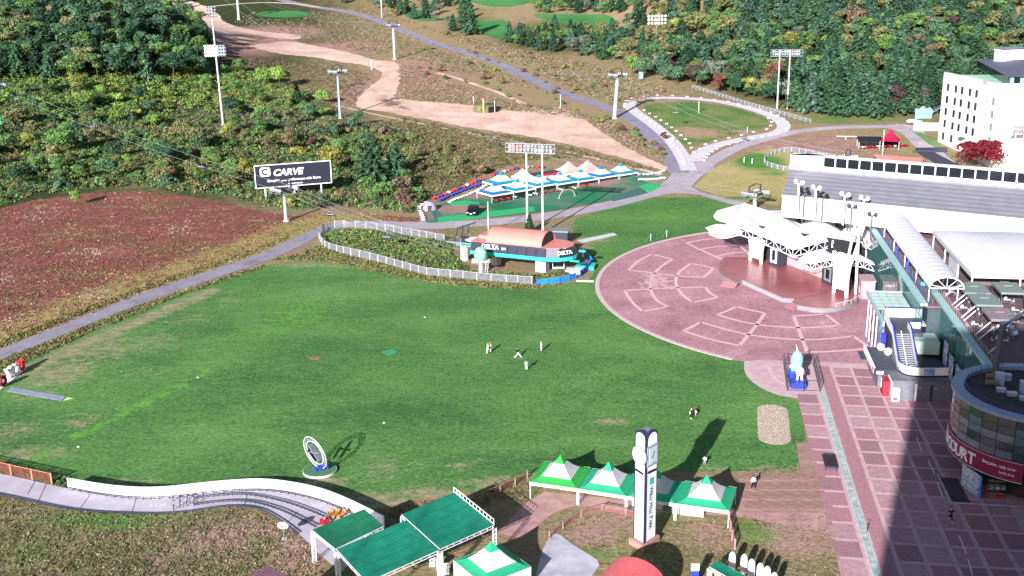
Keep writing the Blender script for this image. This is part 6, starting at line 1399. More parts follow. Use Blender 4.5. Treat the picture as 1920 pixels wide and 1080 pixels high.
# ============================================================= PEN WITH FIGURE, BENCH, BICYCLE
pen = uroot('display_pen', 'dark framed fence pen around the mint figure on the promenade', 'fence', 20.6, 184)
for a, c in (((17.8,177.6),(23.2,177.8)),((23.2,177.8),(23.4,191)),((23.4,191),(18.2,190.8)),((18.2,190.8),(17.8,177.6))):
    L = sqrt((c[0]-a[0])**2+(c[1]-a[1])**2); k_ = max(2, int(L/2.6))
    for i in range(k_):
        p0 = lerp((a[0],a[1],.1), (c[0],c[1],.1), i/k_); p1 = lerp((a[0],a[1],.1), (c[0],c[1],.1), (i+1)/k_)
        part('post', MB().bar(p0, p0+Vector((0,0,2.0)), .1, .1), DSTEEL, pen); part('rail', MB().bar(p0+Vector((0,0,1.95)), p1+Vector((0,0,1.95)), .08, .08).bar(p0+Vector((0,0,.15)), p1+Vector((0,0,.15)), .08, .08), DSTEEL, pen)
        if L > 8: part('mesh_panel', MB().add([p0+Vector((0,0,.2)), p1+Vector((0,0,.2)), p1+Vector((0,0,1.9)), p0+Vector((0,0,1.9))], [(0,1,2,3)]), net_mat('pen_mesh', '#6a5c6c', .45, 2.5), pen)
mf = uroot('display_figure', 'plain mint green inflatable figure with white front piece on a blue stand', 'figure', 19.6, 180.5)
part('stand', MB().box(18.5, 21.0, 178.6, 183.2, .1, 1.1), BLUE, mf)
part('body', MB().lathe([(0,.0),(.85,.1),(1.0,1.2),(.9,2.2),(1.0,2.9),(.95,3.7),(.6,4.4),(0,4.7)], 16, (19.6, 182.0, 1.1)), plain('mint_plastic', '#86e2d0', .5, var=.04), mf, smooth=True)
part('spike', MB().tube((19.6,182,5.7), (19.3,182,6.9), .16, 6, .03), WHITE, mf); part('trunk', MB().lathe([(0,0),(.8,.05),(.85,1.0),(.6,1.4)], 12, (18.9, 181.4, 1.1)), BLUE, mf)
part('white_front', MB().sphere((20.0, 180.2, 2.7), (.75,.5,.8), 10).tube((19.6,180.1,1.1),(19.7,180.1,2.2),.2,6).tube((20.4,180.1,1.1),(20.3,180.1,2.2),.2,6).sphere((18.6,181.2,3.2),(.35,.3,.3),8), WHITE, mf); part('red_ball', MB().sphere((20.7, 179.9, 2.5), (.2,.2,.3), 8), RED, mf)
bn = uroot('bench', 'dark slatted wooden bench seat between paving slabs of the promenade', 'bench', 19.9, 150.0)
bu, bv = UV(G(1555, 873)); bn.location = W(bu, bv, 0); OFF[bn.name] = Vector((bu, bv, 0))
for i in range(7): part('slat', MB().box(bu-.75+i*.21, bu-.75+i*.21+.18, bv-1.9, bv+1.9, .75, .82), plain('dark_bench_wood', '#3c2c30', .6, var=.2), bn)
part('frame', MB().box(bu-.85, bu-.77, bv-2, bv+2, .55, .86).box(bu+.73, bu+.81, bv-2, bv+2, .55, .86).box(bu-.85, bu+.81, bv-2.08, bv-2, .55, .86).box(bu-.85, bu+.81, bv+2, bv+2.08, .55, .86), DSTEEL, bn)
for a, c in ((-.8,-2),(.7,-2),(-.8,1.9),(.7,1.9)): part('leg', MB().box(bu+a, bu+a+.1, bv+c, bv+c+.1, .1, .6), DSTEEL, bn)
bc = G(1626, 995); bk = root('bicycle', 'bicycle parked at the gutter of the promenade', 'bicycle', bc+Vector((0,0,.1)), radians(70))
wh = lambda x: MB().path([(x+.34*cos(2*pi*i/16), 0, .35+.34*sin(2*pi*i/16)) for i in range(17)], .035, 5)
part('wheel', wh(-.52), BLACK, bk); part('wheel', wh(.52), BLACK, bk); part('frame', MB().path([(-.52,0,.35),(-.1,0,.32),(.38,0,.8),(-.15,0,.8),(-.1,0,.32)], .025, 5).path([(-.52,0,.35),(-.15,0,.8)], .02, 5).path([(.52,0,.35),(.38,0,.95)], .025, 5), STEEL, bk); part('saddle', MB().box(-.3,0,-.07,.07,.86,.92), BLACK, bk); part('handlebar', MB().path([(.3,-.28,1.0),(.38,0,.97),(.3,.28,1.0)], .02, 5), STEEL, bk)

# ============================================================= BOTTOM EDGE THINGS
LG_ = plain('folded_white_cloth', '#c4cad6', .6, var=.3, scale=2)
for i, (x, y) in enumerate(((1372,1078),(1394,1083),(1408,1092),(1424,1100),(1437,1106),(1450,1118),(1300,1098))):
    if i == 6: continue
    p = G(x, y); r = wroot('folded_parasol', 'folded white parasol, %s from the left of the six at the bottom edge' % ['first','second','third','fourth','fifth','last'][i], 'parasol', p, 'folded parasols at the bottom edge')
    part('cloth', MB().lathe([(.30,.6),(.40,.9),(.46,1.8),(.42,2.7),(.22,3.05),(0,3.15)], 8, p), LG_, r); part('pole', MB().tube(p, p+Vector((0,0,.8)), .05, 6), STEEL, r); part('foot', MB().cbox(p+Vector((0,0,.1)), (.6,.6,.2)), CONC, r)
p = G(1302, 1100); r = wroot('banner_stand', 'white-topped blue banner stand in the shade at the bottom edge', 'banner', p); part('banner', MB().cbox(p+Vector((0,0,1.6)), (.9,.1,2.2)), BLUE, r); part('top_sheet', MB().cbox(p+Vector((0,-.07,2.6)), (.95,.1,.9)), WHITE, r); part('foot', MB().cbox(p+Vector((0,0,.1)), (.8,.5,.2)), DSTEEL, r)
a, b_, c = g45(1330,1062,3.0), g45(1345,1051,3.0), g45(1402,1083,3.0)
shade([a, b_, c, a+c-b_], 3.0, SH2, 'small green shade cloth beside the folded parasols', .1, (0,1,2))
p0 = G(1196, 1046, 5.0); dv2 = Vector((-.5, -.87, 0)); rr = 3.6; cc_ = Vector((p0.x, p0.y, 0))
br_ = root('barrel_hut', 'hut with a red barrel roof at the bottom edge below the clock tower', 'hut', cc_+dv2*6, atan2(dv2.y, dv2.x))
part('roof', MB().grid([[(x, rr*cos(pi-pi*i/14), 2.2+2.8*sin(pi*i/14)) for i in range(15)] for x in np.linspace(-6, 8, 10)], thick=.1), plain('coral_roof', '#e06a70', .5, var=.08), br_, smooth=True)
part('wall', MB().box(-5.6, 8, -rr+.2, rr-.2, 0, 2.3), DSTEEL, br_); part('gable', MB().add([(-5.7, (rr-.2)*cos(pi-pi*i/14), 2.2+2.6*sin(pi*i/14)) for i in range(15)], [tuple(range(15))]), NAVY, br_)
hp = [g45(450,1092,7.5), g45(498,1060,7.5), g45(540,1085,7.5)]; c = hp[0]+hp[2]-hp[1]; cc2 = (hp[0]+hp[2])/2
sh = wroot('brown_hut', 'hut roof of purple-brown shingles at the bottom edge', 'hut', cc2)
shg = plain('purple_shingle', '#7a5668', .8, var=.2, scale=2); q4 = [hp[0], hp[1], hp[2], c]
for i in range(10):
    a0, a1, b0, b1 = q4[1].lerp(q4[0], i/10), q4[1].lerp(q4[0], (i+1)/10), q4[2].lerp(q4[3], i/10), q4[2].lerp(q4[3], (i+1)/10)
    for j in range(8):
        P = [a0.lerp(b0, j/8+.004), a0.lerp(b0, (j+1)/8-.004), a1.lerp(b1, (j+1)/8-.004), a1.lerp(b1, j/8+.004)]
        part('shingle', MB().add([p+Vector((0,0,7.56)) for p in P[:2]]+[p+Vector((0,0,7.5)) for p in P[2:]]+[p+Vector((0,0,7.4)) for p in P], [(0,1,2,3)[::-1],(4,5,6,7),(0,1,5,4),(2,3,7,6),(1,2,6,5),(3,0,4,7)]), shg, sh)
part('wall', MB().prism([tuple((cc2+(p-cc2)*.92)[:2]) for p in q4], 0, 7.4), WOOD, sh)
# bins and small things under the large shade
for i, (x, y) in enumerate(((811,1060),(824,1066),(838,1075))):
    p = G(x, y); r = wroot('trash_bin', 'pale swing-top bin beside the shade post, %s of three' % ('left','middle','right')[i], 'bin', p, 'bins beside the shade post'); part('body', MB().cbox(p+Vector((0,0,.5)), (.7,.7,1.0)), LG_, r); part('lid', MB().cbox(p+Vector((0,0,1.1)), (.8,.8,.15), .2), WHITE, r)

# ============================================================= KART YARD: tyres, car, dome
TY = MB(); nA, nB = 12, 6
TY.add([((.42+.2*cos(2*pi*j/nB))*cos(2*pi*i/nA), (.42+.2*cos(2*pi*j/nB))*sin(2*pi*i/nA), .22+.2*sin(2*pi*j/nB)) for i in range(nA) for j in range(nB)], [(i*nB+j, ((i+1)%nA)*nB+j, ((i+1)%nA)*nB+(j+1)%nB, i*nB+(j+1)%nB) for i in range(nA) for j in range(nB)])
TYM = {k_: TY.mesh('tyre', m_, smooth=True) for k_, m_ in (('white', plain('white_tyre', '#c4c2c8', .6)), ('blue', plain('blue_tyre', '#2c3a98', .6)), ('red', plain('red_tyre', '#d23448', .6)), ('grey', plain('purple_grey_tyre', '#7c7488', .6)))}
def tyre(p, col, label, grp, sc=1.6, st=1):
    r = bpy.data.objects.new('tyre', TYM[col]); COL.objects.link(r); r.location = p; sc *= .74; r.scale = (sc, sc, sc*(1+.5*(st-1))); OFF[r.name] = Vector()
    tag(r, label, 'tyre', grp); return r
ORD = lambda i: ['first','second','third','fourth','fifth','sixth','seventh','eighth','ninth','tenth','eleventh','twelfth','thirteenth','fourteenth','fifteenth','sixteenth','seventeenth','eighteenth','nineteenth','twentieth'][i] if i < 20 else 'far'
def tyre_row(pts, n_, col, where, grp, sc=1.6, st=1):
    P = [PT(*p) for p in pts]; tot = sum((b_-a).length for a, b_ in zip(P[:-1], P[1:]))
    for i in range(n_):
        s = tot*(i+.0)/(n_-1)
        for a, b_ in zip(P[:-1], P[1:]):
            l = (b_-a).length
            if s <= l+1e-6: p = a.lerp(b_, s/l); break
            s -= l
        cc3 = col if isinstance(col, str) else col[i % len(col)]
        tyre(p+Vector((random.uniform(-.15,.15), random.uniform(-.2,.2), .05)), cc3, '%s tyre %s, %s' % (cc3, where, ORD(i)+' along'), grp, sc, st)
KY = 'coloured tyres bordering the kart yard'
tyre_row([(799,381),(788,387),(785,392),(789,400),(792,408),(795,414)], 9, 'white', 'at the left end of the kart yard', KY, 1.7)
tyre_row([(813,374),(835,365),(860,355),(885,345),(905,338)], 14, ['red','red','blue','red','white'], 'in the outer row up to the tents', KY, 1.7, 1.6)
tyre_row([(825,378),(845,368),(870,358),(895,350),(908,344)], 15, 'blue', 'in the middle row up to the tents', KY, 1.6, 2)
tyre_row([(843,380),(858,373),(878,366),(898,357),(912,349)], 15, 'white', 'in the inner row up to the tents', KY, 1.5, 1.3)
tyre_row([(925,330),(950,322),(968,318),(1000,314),(1018,316)], 12, ['red','blue','red','white','grey'], 'behind the back tents', KY, 1.8, 1.8)
tyre_row([(1198,328),(1215,328),(1232,326),(1245,322)], 8, 'white', 'in the upper right row of the kart yard', KY, 1.6, 1.3)
tyre_row([(1200,338),(1215,338),(1232,337),(1246,335)], 9, 'white', 'in the lower right row of the kart yard', KY, 1.6, 1.3)
LP_ = 'white tyres lining the looped path'
tyre_row([(1253,257),(1263,273),(1270,280),(1277,291),(1281,300),(1283,309)], 10, 'white', 'along the left lane near the fork', LP_, 1.9)
tyre_row([(1193,212),(1208,220),(1226,232),(1240,242),(1251,253)], 8, 'white', 'along the outer left lane', LP_, 1.8)
tyre_row([(1208,208),(1236,224),(1256,238),(1272,250),(1290,266),(1302,287)], 12, 'white', 'along the inner left lane', LP_, 1.7)
tyre_row([(1172,202),(1171,192),(1190,184),(1228,180),(1275,181),(1322,186),(1366,192),(1408,202),(1450,213),(1474,227),(1479,238),(1474,244)], 20, 'white', 'along the outer top of the loop', LP_, 1.8)
tyre_row([(1458,251),(1440,256),(1420,259),(1405,263),(1387,267),(1367,272),(1350,276),(1341,283),(1333,287),(1325,294),(1320,302)], 13, 'white', 'along the lower right lane', LP_, 1.9)
tyre_row([(1441,223),(1449,233),(1440,243),(1417,248),(1392,254),(1370,259),(1347,264),(1325,271),(1313,280)], 10, 'white', 'along the inner right side of the loop', LP_, 1.7)
dp = PT(806, 393); dm = wroot('dome', 'purple-grey igloo-shaped dome at the left end of the kart yard', 'dome', dp); part('shell', MB().sphere(dp, (2.3,2.3,2.5), 14), plain('dome_cloth', '#9a93a8', .6, var=.15, scale=3), dm, smooth=True); part('doorway', MB().cbox(dp+Vector((0,-2.2,.8)), (1.0,.4,1.6)), DSTEEL, dm)
def car(p, rz_, m_, label, suv=True):
    r = root('parked_car', label, 'car', p, rz_); Lh, Wd, H1, H2 = 2.35, .93, .95 if suv else .85, 1.65 if suv else 1.42
    prof = [(-Lh,.35),(-Lh,.95),(-Lh+.1,1.05),(-1.9,H2-.12),(-1.6,H2),(.2,H2),(.95,H1+.08),(Lh-.25,H1-.05),(Lh,.75),(Lh,.35)]
    b_ = MB(); k_ = len(prof); sec = [(-1,.0),(-.94,1),(.94,1),(1,.0)]
    vs2 = [(x, -Wd if z <= 1.06 else -Wd*.84, z) for x, z in prof]+[(x, Wd if z <= 1.06 else Wd*.84, z) for x, z in prof]
    b_.add(vs2, [tuple(range(k_))[::-1], tuple(range(k_, 2*k_))]+[(i, (i+1)%k_, k_+(i+1)%k_, k_+i) for i in range(k_)]); part('body', b_, m_, r)
    gl = DGLASS
    part('windscreen', MB().add([(.27,-.74,H2-.06),(.93,-.8,H1+.14),(.93,.8,H1+.14),(.27,.74,H2-.06)], [(0,1,2,3)]) , gl, r); part('rear_window', MB().add([(-1.93,-.74,H2-.16),(-2.22,-.8,1.1),(-2.22,.8,1.1),(-1.93,.74,H2-.16)], [(0,1,2,3)][::-1]), gl, r)
    for s in (-1, 1): part('side_window', MB().add([(-1.75,s*(Wd*.9),1.08),(.75,s*(Wd*.9),1.08),(.15,s*(Wd*.85),H2-.12),(-1.6,s*(Wd*.85),H2-.12)], [(0,1,2,3)]), gl, r); part('headlight', MB().cbox((Lh+.01, s*.68, .78), (.06,.36,.16)), WHITE, r); part('tail_light', MB().cbox((-Lh-.01, s*.75, .95), (.06,.22,.2)), RED, r)
    for x in (-1.45, 1.45):
        for s in (-1, 1): wl = part('wheel', MB().tube((x, s*(Wd-.2), .36), (x, s*(Wd+.02), .36), .36, 14), BLACK, r); part('rim', MB().tube((x, s*(Wd), .36), (x, s*(Wd+.03), .36), .2, 10), STEEL, wl)
    part('number_plate', MB().cbox((Lh+.02, 0, .55), (.04,.5,.12)), WHITE, r); part('grille', MB().cbox((Lh+.01, 0, .72), (.05,.8,.14)), BLACK, r); return r
cp0, cp1 = G(880, 411), G(893, 393); dd = cp0-cp1; car((cp0+cp1)/2+Vector((0,0,.1)), atan2(dd.y, dd.x), plain('black_car_paint', '#14161c', .25, .3, .05, spec=.6), 'black car parked on the green carpet of the kart yard').scale = (1.5,)*3
wp = PT(1714, 232); car(wp+Vector((0,0,.15)), radians(8), plain('white_car_paint', '#e8e8f0', .3, .1, .03, spec=.6), 'white car parked beside the hotel at the end of the road', False).scale = (1.2,)*3
pt = PT(1202, 147); r = root('portable_toilet', 'light blue portable toilet at the forest edge above the loop', 'toilet', pt); part('cabin', MB().box(-1.1,1.1,-1.1,1.1,0,3.0), CYAN, r); part('roof', MB().box(-1.2,1.2,-1.2,1.2,3.0,3.3), OFFW, r); part('door', MB().box(-.8,.8,-1.15,-1.1,.1,2.7), plain('pale_blue_door', '#9ad4e8', .5), r)
hb = PT(910, 209); r = root('snow_bunker', 'mossy half-buried round bunker on the sandy track', 'bunker', hb)
part('mound', MB().lathe([(5.6,0),(5.2,2.2),(4.4,3.4),(0,3.7)], 20, (0,1,-.4)), plain('mossy_earth', '#6a6a44', .95, var=.35, scale=.5, bump=.6), r, smooth=True); part('dark_opening', MB().bar((1.5,-4.3,1.2),(5.2,-2.4,1.2), .3, 2.6), plain('dark_opening', '#1c1c1c', .9), r)
part('pole', MB().tube((-.6,-4.8,0),(-.6,-4.8,6.2),.35,6), plain('bare_wood_pole', '#d8b8a4', .8), r); part('pole', MB().tube((4.2,-3.5,0),(4.2,-3.5,5),.15,5), OFFW, r)
for x, y, ty, l in ((743,150,None,''),(888,196,180,'thin pole left of the bunker'),(697,130,112,'pale wooden stake at the bend of the sandy track'),(1051,202,178,'wooden pole standing below the gravel road'),(1227,380,None,''),(1262,265,254,'small pale sign post between road and path'),(1310,212,190,'small stake in the oval infield'),(1401,248,238,'white stake at the right of the oval infield'),(916,440,378,'thin white mast beside the lift station roof'),(1395,305,295,'white stake in the grass right of the junction'),(1410,307,297,'second white stake right of the junction'),(278,153,122,'bare leaning trunk stub on the wooded slope')):
    if not ty: continue
    b0 = PT(x, y); h = hgt(b0, ty); solo('stake', MB().tube(b0, b0+Vector((0,0,h)), .14 if x != 697 else .4, 6), OFFW, b0, l, 'stake')

# ============================================================= HOTEL AND THINGS AROUND IT
HW = plain('cream_white_render', '#ecebea', .8, var=.04, scale=.3); HR = plain('green_flat_roof', '#a6d4bc', .8, var=.15, scale=.15)
h1 = G(1758, 266, 3.5); h2 = G(1829, 293, 3.0); h3 = G(1836, 297, 3.0); h4 = G(1856, 304, 3.0)
zb = 1.0; ztop = h2.z+hgt(h2, 156)
d12 = (h2-h1); d12.z = 0
dfr = Vector((.93, -.37, 0)); h5 = h4+dfr*70; bk_ = Vector((h1.x, h1.y, 0))+dfr*75+Vector((10,8,0))
hp = [grd(p, 0) for p in (h1, h2, h3, h4, h5, bk_)]
ho = wroot('hotel', 'white multi-storey hotel with green flat roof and grey hipped top floor', 'building', grd((h1+h4)/2, 0))
part('wall', MB().prism([tuple(p[:2]) for p in hp], zb, ztop), HW, ho)
cn = sum(hp, Vector())/6
part('flat_roof', MB().prism([tuple((cn+(p-cn)*.985)[:2]) for p in hp], ztop, ztop+.15), HR, ho)
pw_ = MB()
for a, b2 in zip(hp[:-1], hp[1:]): a_2, b_2 = cn+(a-cn)*.995, cn+(b2-cn)*.995; pw_.bar(grd(a_2, ztop+.6), grd(b_2, ztop+.6), .35, 1.2)
part('parapet', pw_, plain('parapet_pale', '#c8d0cc', .7), ho)
dW = d12.normalized(); nW = Vector((dW.y, -dW.x, 0)); LW = d12.length; fl_h = (ztop-3.5)/5.6
aw = atan2(dW.y, dW.x)
wq = MB().box(-.75, .75, -.12, .05, -1.3, 1.3).mesh('window', DGLASS); wsl = MB().box(-.1, 1.5, -.35, .0, -1.5, -1.3).mesh('sill', HW); lsh = MB().box(-1.0, -.72, -.5, .0, -1.5, 1.5).mesh('window_fin', HW)
zz_ = [ztop-4.0-fl_h*j for j in range(4)]
for j, z in enumerate(zz_):
    for t in (.15, .36, .52, .72, .88):
        p = grd(h1, z)+dW*(LW*t)+nW*.05; inst('window', wq, ho, p, aw)
        inst('sill', wsl, ho, p, aw)
for t in (.14, .36): inst('window', wq, ho, grd(h1, zz_[3]-fl_h*1.05)+dW*(LW*t)+nW*.05, aw)
part('entrance', MB().bar(grd(h1, 4.4)+dW*LW*.78+nW*.1, grd(h1, 7.2)+dW*LW*.78+nW*.1, 2.4, .3), DGLASS, ho); part('entrance_canopy', MB().bar(grd(h1, 8.0)+dW*LW*.62+nW*.8, grd(h1, 8.0)+dW*LW*.72+nW*.8, 1.8, .25), CHAR, ho)
af = atan2(dfr.y, dfr.x); d34 = (h4-h3).normalized(); d34.z = 0; a34 = atan2(d34.y, d34.x)
wg = MB().box(-.8, .8, -.12, .05, -1.2, 1.2).mesh('window', plain('grey_window', '#8a8f98', .2)); ac = MB().sphere((0,-.4,0), (.8,.35,.6), 8).mesh('air_conditioner', OFFW)
for j in range(4):
    z = ztop-5.0-fl_h*.98*j; inst('window', wg, ho, grd(h3, z)+(h4-h3)*.75+Vector((0,-.1,0)), a34); inst('air_conditioner', ac, ho, grd(h3, z+.2)+(h4-h3)*.3+Vector((0,-.1,0)), a34)
part('stair_glass', MB().bar(grd(h3, 7)+(h4-h3)*.55+Vector((-.1,-.25,-3)), grd(h3, ztop-fl_h*3.2)+(h4-h3)*.55+Vector((-.1,-.25,0)), 2.0, .3), TGLASS2, ho)
part('yellow_panel', MB().bar(grd(h4, 3)+dfr*2.5+Vector((0,-.1,0)), grd(h4, ztop-13)+dfr*2.5+Vector((0,-.1,0)), 4.2, .12), plain('pale_yellow_render', '#ecdcae', .8), ho)
for i in range(8): inst('window', wg, ho, grd(h4, 6)+dfr*(14+i*6)+Vector((0,-.1,0)), af)
# set-back top storey with hipped grey roof
t0 = G(1832, 118, ztop+1.5); ts = [grd(G(1831, 128, ztop), 0), grd(G(1893, 163, ztop), 0)]; ddt = (ts[1]-ts[0]); t2 = ts[1]+dfr*60; t3 = ts[0]+dfr*60+Vector((6,6,0))
part('top_storey', MB().prism([tuple(p[:2]) for p in (ts[0], ts[1], t2, t3)], ztop+.15, ztop+3.4), plain('teal_top_wall', '#7fb0ac', .6), ho)
ctp = (ts[0]+ts[1]+t2+t3)/4
eav = [grd(ctp+(p-ctp)*1.03, ztop+3.4) for p in (ts[0], ts[1], t2, t3)]; rid = [grd(ts[0].lerp(ts[1], .5)+dfr*22, ztop+6.5), grd(t3.lerp(t2, .5)-dfr*22, ztop+6.5)]
part('hipped_roof', MB().add(eav+rid, [(0,1,4),(1,2,5,4),(2,3,5),(3,0,4,5),(3,2,1,0)]), plain('slate_purple_roof', '#5c5f74', .6, var=.06), ho)
dT = ddt.normalized(); nT = Vector((dT.y, -dT.x, 0)); wt_ = MB().box(-.95, .95, -.08, .04, -1.3, 1.3).mesh('window', DGLASS)
k_ = int(ddt.length/2.6)
for i in range(k_): inst('window', plain and wt_, ho, grd(ts[0], ztop+1.8)+dT*(1.4+i*2.6)+nT*.05, atan2(dT.y, dT.x))
for i in range(14): inst('window', wt_, ho, grd(ts[1], ztop+2.0)+dfr*(2+i*3)+Vector((0,-.12,0)), af)
pp = G(1893, 110, ztop+5); part('plant_room', MB().cbox((pp.x, pp.y, ztop+6), (9, 6, 5), .2), OFFW, ho); part('roof_railing', MB().cbox((pp.x, pp.y, ztop+9), (10, 7, .15), .2).cbox((pp.x-4.5, pp.y-2, ztop+8.7), (.15,.15,1.5)).cbox((pp.x+4.5, pp.y-2, ztop+8.7), (.15,.15,1.5)), STEEL, ho)
# low wall and blue mural by the hotel corner
p = PT(1737, 245); r = root('boundary_wall', 'low pale mint wall at the hotel corner behind the white car', 'wall', p, -.2); part('wall', MB().box(-5,6,-.3,.3,0,3.2), plain('mint_grey_wall', '#a4b8b4', .8, var=.1), r)  # wall tone taken darker than the pale panels, shadow put into its colour
p = PT(1733, 222); r = root('blue_backdrop', 'pale blue wavy backdrop panel beside the white car', 'panel', p, .1); part('panel', MB().prism([(-4,0),(3,0),(3.4,3),(2,4.6),(.4,3.9),(-1,5.2),(-2.6,4.0),(-4.2,4.4)], -.2, .2, 0, Matrix.Rotation(pi/2, 4, 'X')), plain('pale_sky_panel', '#86acc4', .6, var=.15, scale=.8), r)
p = PT(1753, 216); r = root('fire_stair', 'grey-blue outside steel stair at the rear hotel corner', 'stair', p)
for i in range(7): part('step', MB().box(-3+i*.9, -2.2+i*.9, -1, 1, .6+i*.55, .75+i*.55), STEEL, r)
part('stringer', MB().bar((-3,-1,.4),(3.4,-1,4.3),.1,.3).bar((-3,-1,1.5),(3.4,-1,5.4),.08,.08), plain('blue_grey_paint', '#7f92a8', .5), r)
mat_thing('kerb_island', [(1712,247),(1730,250),(1754,262),(1768,275),(1764,281),(1740,270)], plain('island_grass', '#6a8a58', .9, var=.3), 'narrow grassy island beside the hotel road', 'planting bed', .12)
mat_thing('lane', [(1716,284),(1748,284),(1790,306),(1830,319),(1800,322),(1760,312)], plain('dark_asphalt_lane', '#3a3c4c', .9), 'dark asphalt lane between the salmon roof and the hotel', 'lane', .14)
mat_thing('barrier_slab', [(1716,281),(1776,280),(1776,286),(1716,286)], DSTEEL, 'dark slab across the start of the asphalt lane', 'slab', .8, .8)
rp = PT(1668, 278); rt_ = root('tent', 'red peaked tent between the road and the salmon roof', 'tent', rp, radians(-22)); RC = cloth_mat('crimson_cloth', '#c81e4c', .3)
P = []
for k2 in range(9):
    t = k2/8; rr = 3.4*(1-t)+.02; z = 3.0+4.4*(0.3*t+.7*t**2); P.append([(rr*x, rr*y, z) for x, y in ((-1,-1),(1,-1),(1,1),(-1,1),(-1,-1))])
part('roof', MB().grid(P), RC, rt_)
for a in ((-3.3,-3.3),(3.3,-3.3),(3.3,3.3),(-3.3,3.3)): part('leg', MB().tube((a[0],a[1],0),(a[0],a[1],3.0),.1,5), OFFW, rt_)
part('back_wall', MB().box(-3.3,3.3,3.2,3.3,.1,3.0), BLACK, rt_)
bp = PT(1632, 277); bt_ = root('shelter', 'black-roofed shelter left of the red tent', 'shelter', bp, radians(-12)); part('roof', MB().add([(-4.5,-2.4,2.6),(4.2,-2.4,2.6),(3.8,2.4,3.8),(-4.9,2.4,3.8),(-4.5,-2.4,2.4),(4.2,-2.4,2.4),(3.8,2.4,3.6),(-4.9,2.4,3.6)], [(0,1,2,3),(7,6,5,4),(0,4,5,1),(1,5,6,2),(2,6,7,3),(3,7,4,0)]), plain('black_canvas', '#20242e', .6), bt_)
for x, y in ((-4.3,-2.2),(4,-2.2),(3.6,2.2),(-4.6,2.2)): part('leg', MB().tube((x,y,0),(x,y,2.6),.1,5), OFFW, bt_)
for i in range(9):
    p = PT(1618+i*10, 279-.5*i); kart(RED if i % 3 else OFFW, '%s small bike under the black and red shelters, %s from the left' % ('red' if i % 3 else 'white', ORD(i)), p+Vector((0,0,.1)), random.uniform(0,3), 'bikes under the black and red shelters')
sp0, sp1 = G(1637, 289, 3.6), G(1732, 296, 3.6); sp2 = G(1727, 309, 2.6); sp3 = G(1648, 300, 2.6)
so = wroot('salmon_hut', 'long low hut with a salmon roof just beyond the hall parapet', 'hut', grd((sp0+sp2)/2, 0)); part('roof', MB().add([sp0, sp1, sp2, sp3]+[p-Vector((0,0,.25)) for p in (sp0, sp1, sp2, sp3)], [(0,3,2,1),(4,5,6,7),(0,1,5,4),(1,2,6,5),(2,3,7,6),(3,0,4,7)]), SALMON, so)
part('wall', MB().prism([tuple((p*.97+(sp0+sp2)/2*.03)[:2]) for p in (sp0, sp1, sp2, sp3)], .1, 2.3), DSTEEL, so)
fl_ = PT(1654, 296); solo('flagpole', MB().tube(fl_, fl_+Vector((0,0,hgt(fl_, 243))), .12, 6), OFFW, fl_, 'thin white flagpole in front of the red tent', 'flagpole')
rl = PT(1588, 262); r = wroot('hitch_rail', 'white horizontal rail left of the black shelter', 'rail', rl); part('rail', MB().bar(rl+Vector((-4,0,1.4)), rl+Vector((4,-.4,1.2)), .25, .25), OFFW, r); part('post', MB().bar(rl+Vector((-.5,0,0)), rl+Vector((-.5,0,1.4)), .2, .2), OFFW, r)

# ============================================================= PEOPLE
def skin(name, joints, edges, m_, parent, lvl=1):
    me = bpy.data.meshes.new(name); me.from_pydata([j[0] for j in joints], edges, []); me.materials.append(m_)
    o = bpy.data.objects.new(name, me); COL.objects.link(o); md = o.modifiers.new('s', 'SKIN')
    me.skin_vertices.new(name='') if not me.skin_vertices else None
    sv = me.skin_vertices[0].data
    for i, j in enumerate(joints): sv[i].radius = (j[1], j[1]*(j[2] if len(j) > 2 else 1)); sv[i].use_root = (i == 0)
    sb_ = o.modifiers.new('u', 'SUBSURF'); sb_.levels = lvl; sb_.render_levels = lvl
    dg = bpy.context.evaluated_depsgraph_get(); dg.update(); m2 = bpy.data.meshes.new_from_object(o.evaluated_get(dg)); m2.name = name
    m2.materials.clear(); m2.materials.append(m_); m2.polygons.foreach_set('use_smooth', [True]*len(m2.polygons))
    bpy.data.objects.remove(o); bpy.data.meshes.remove(me)
    if parent is None: return m2
    return part(name, m2, m_, parent)
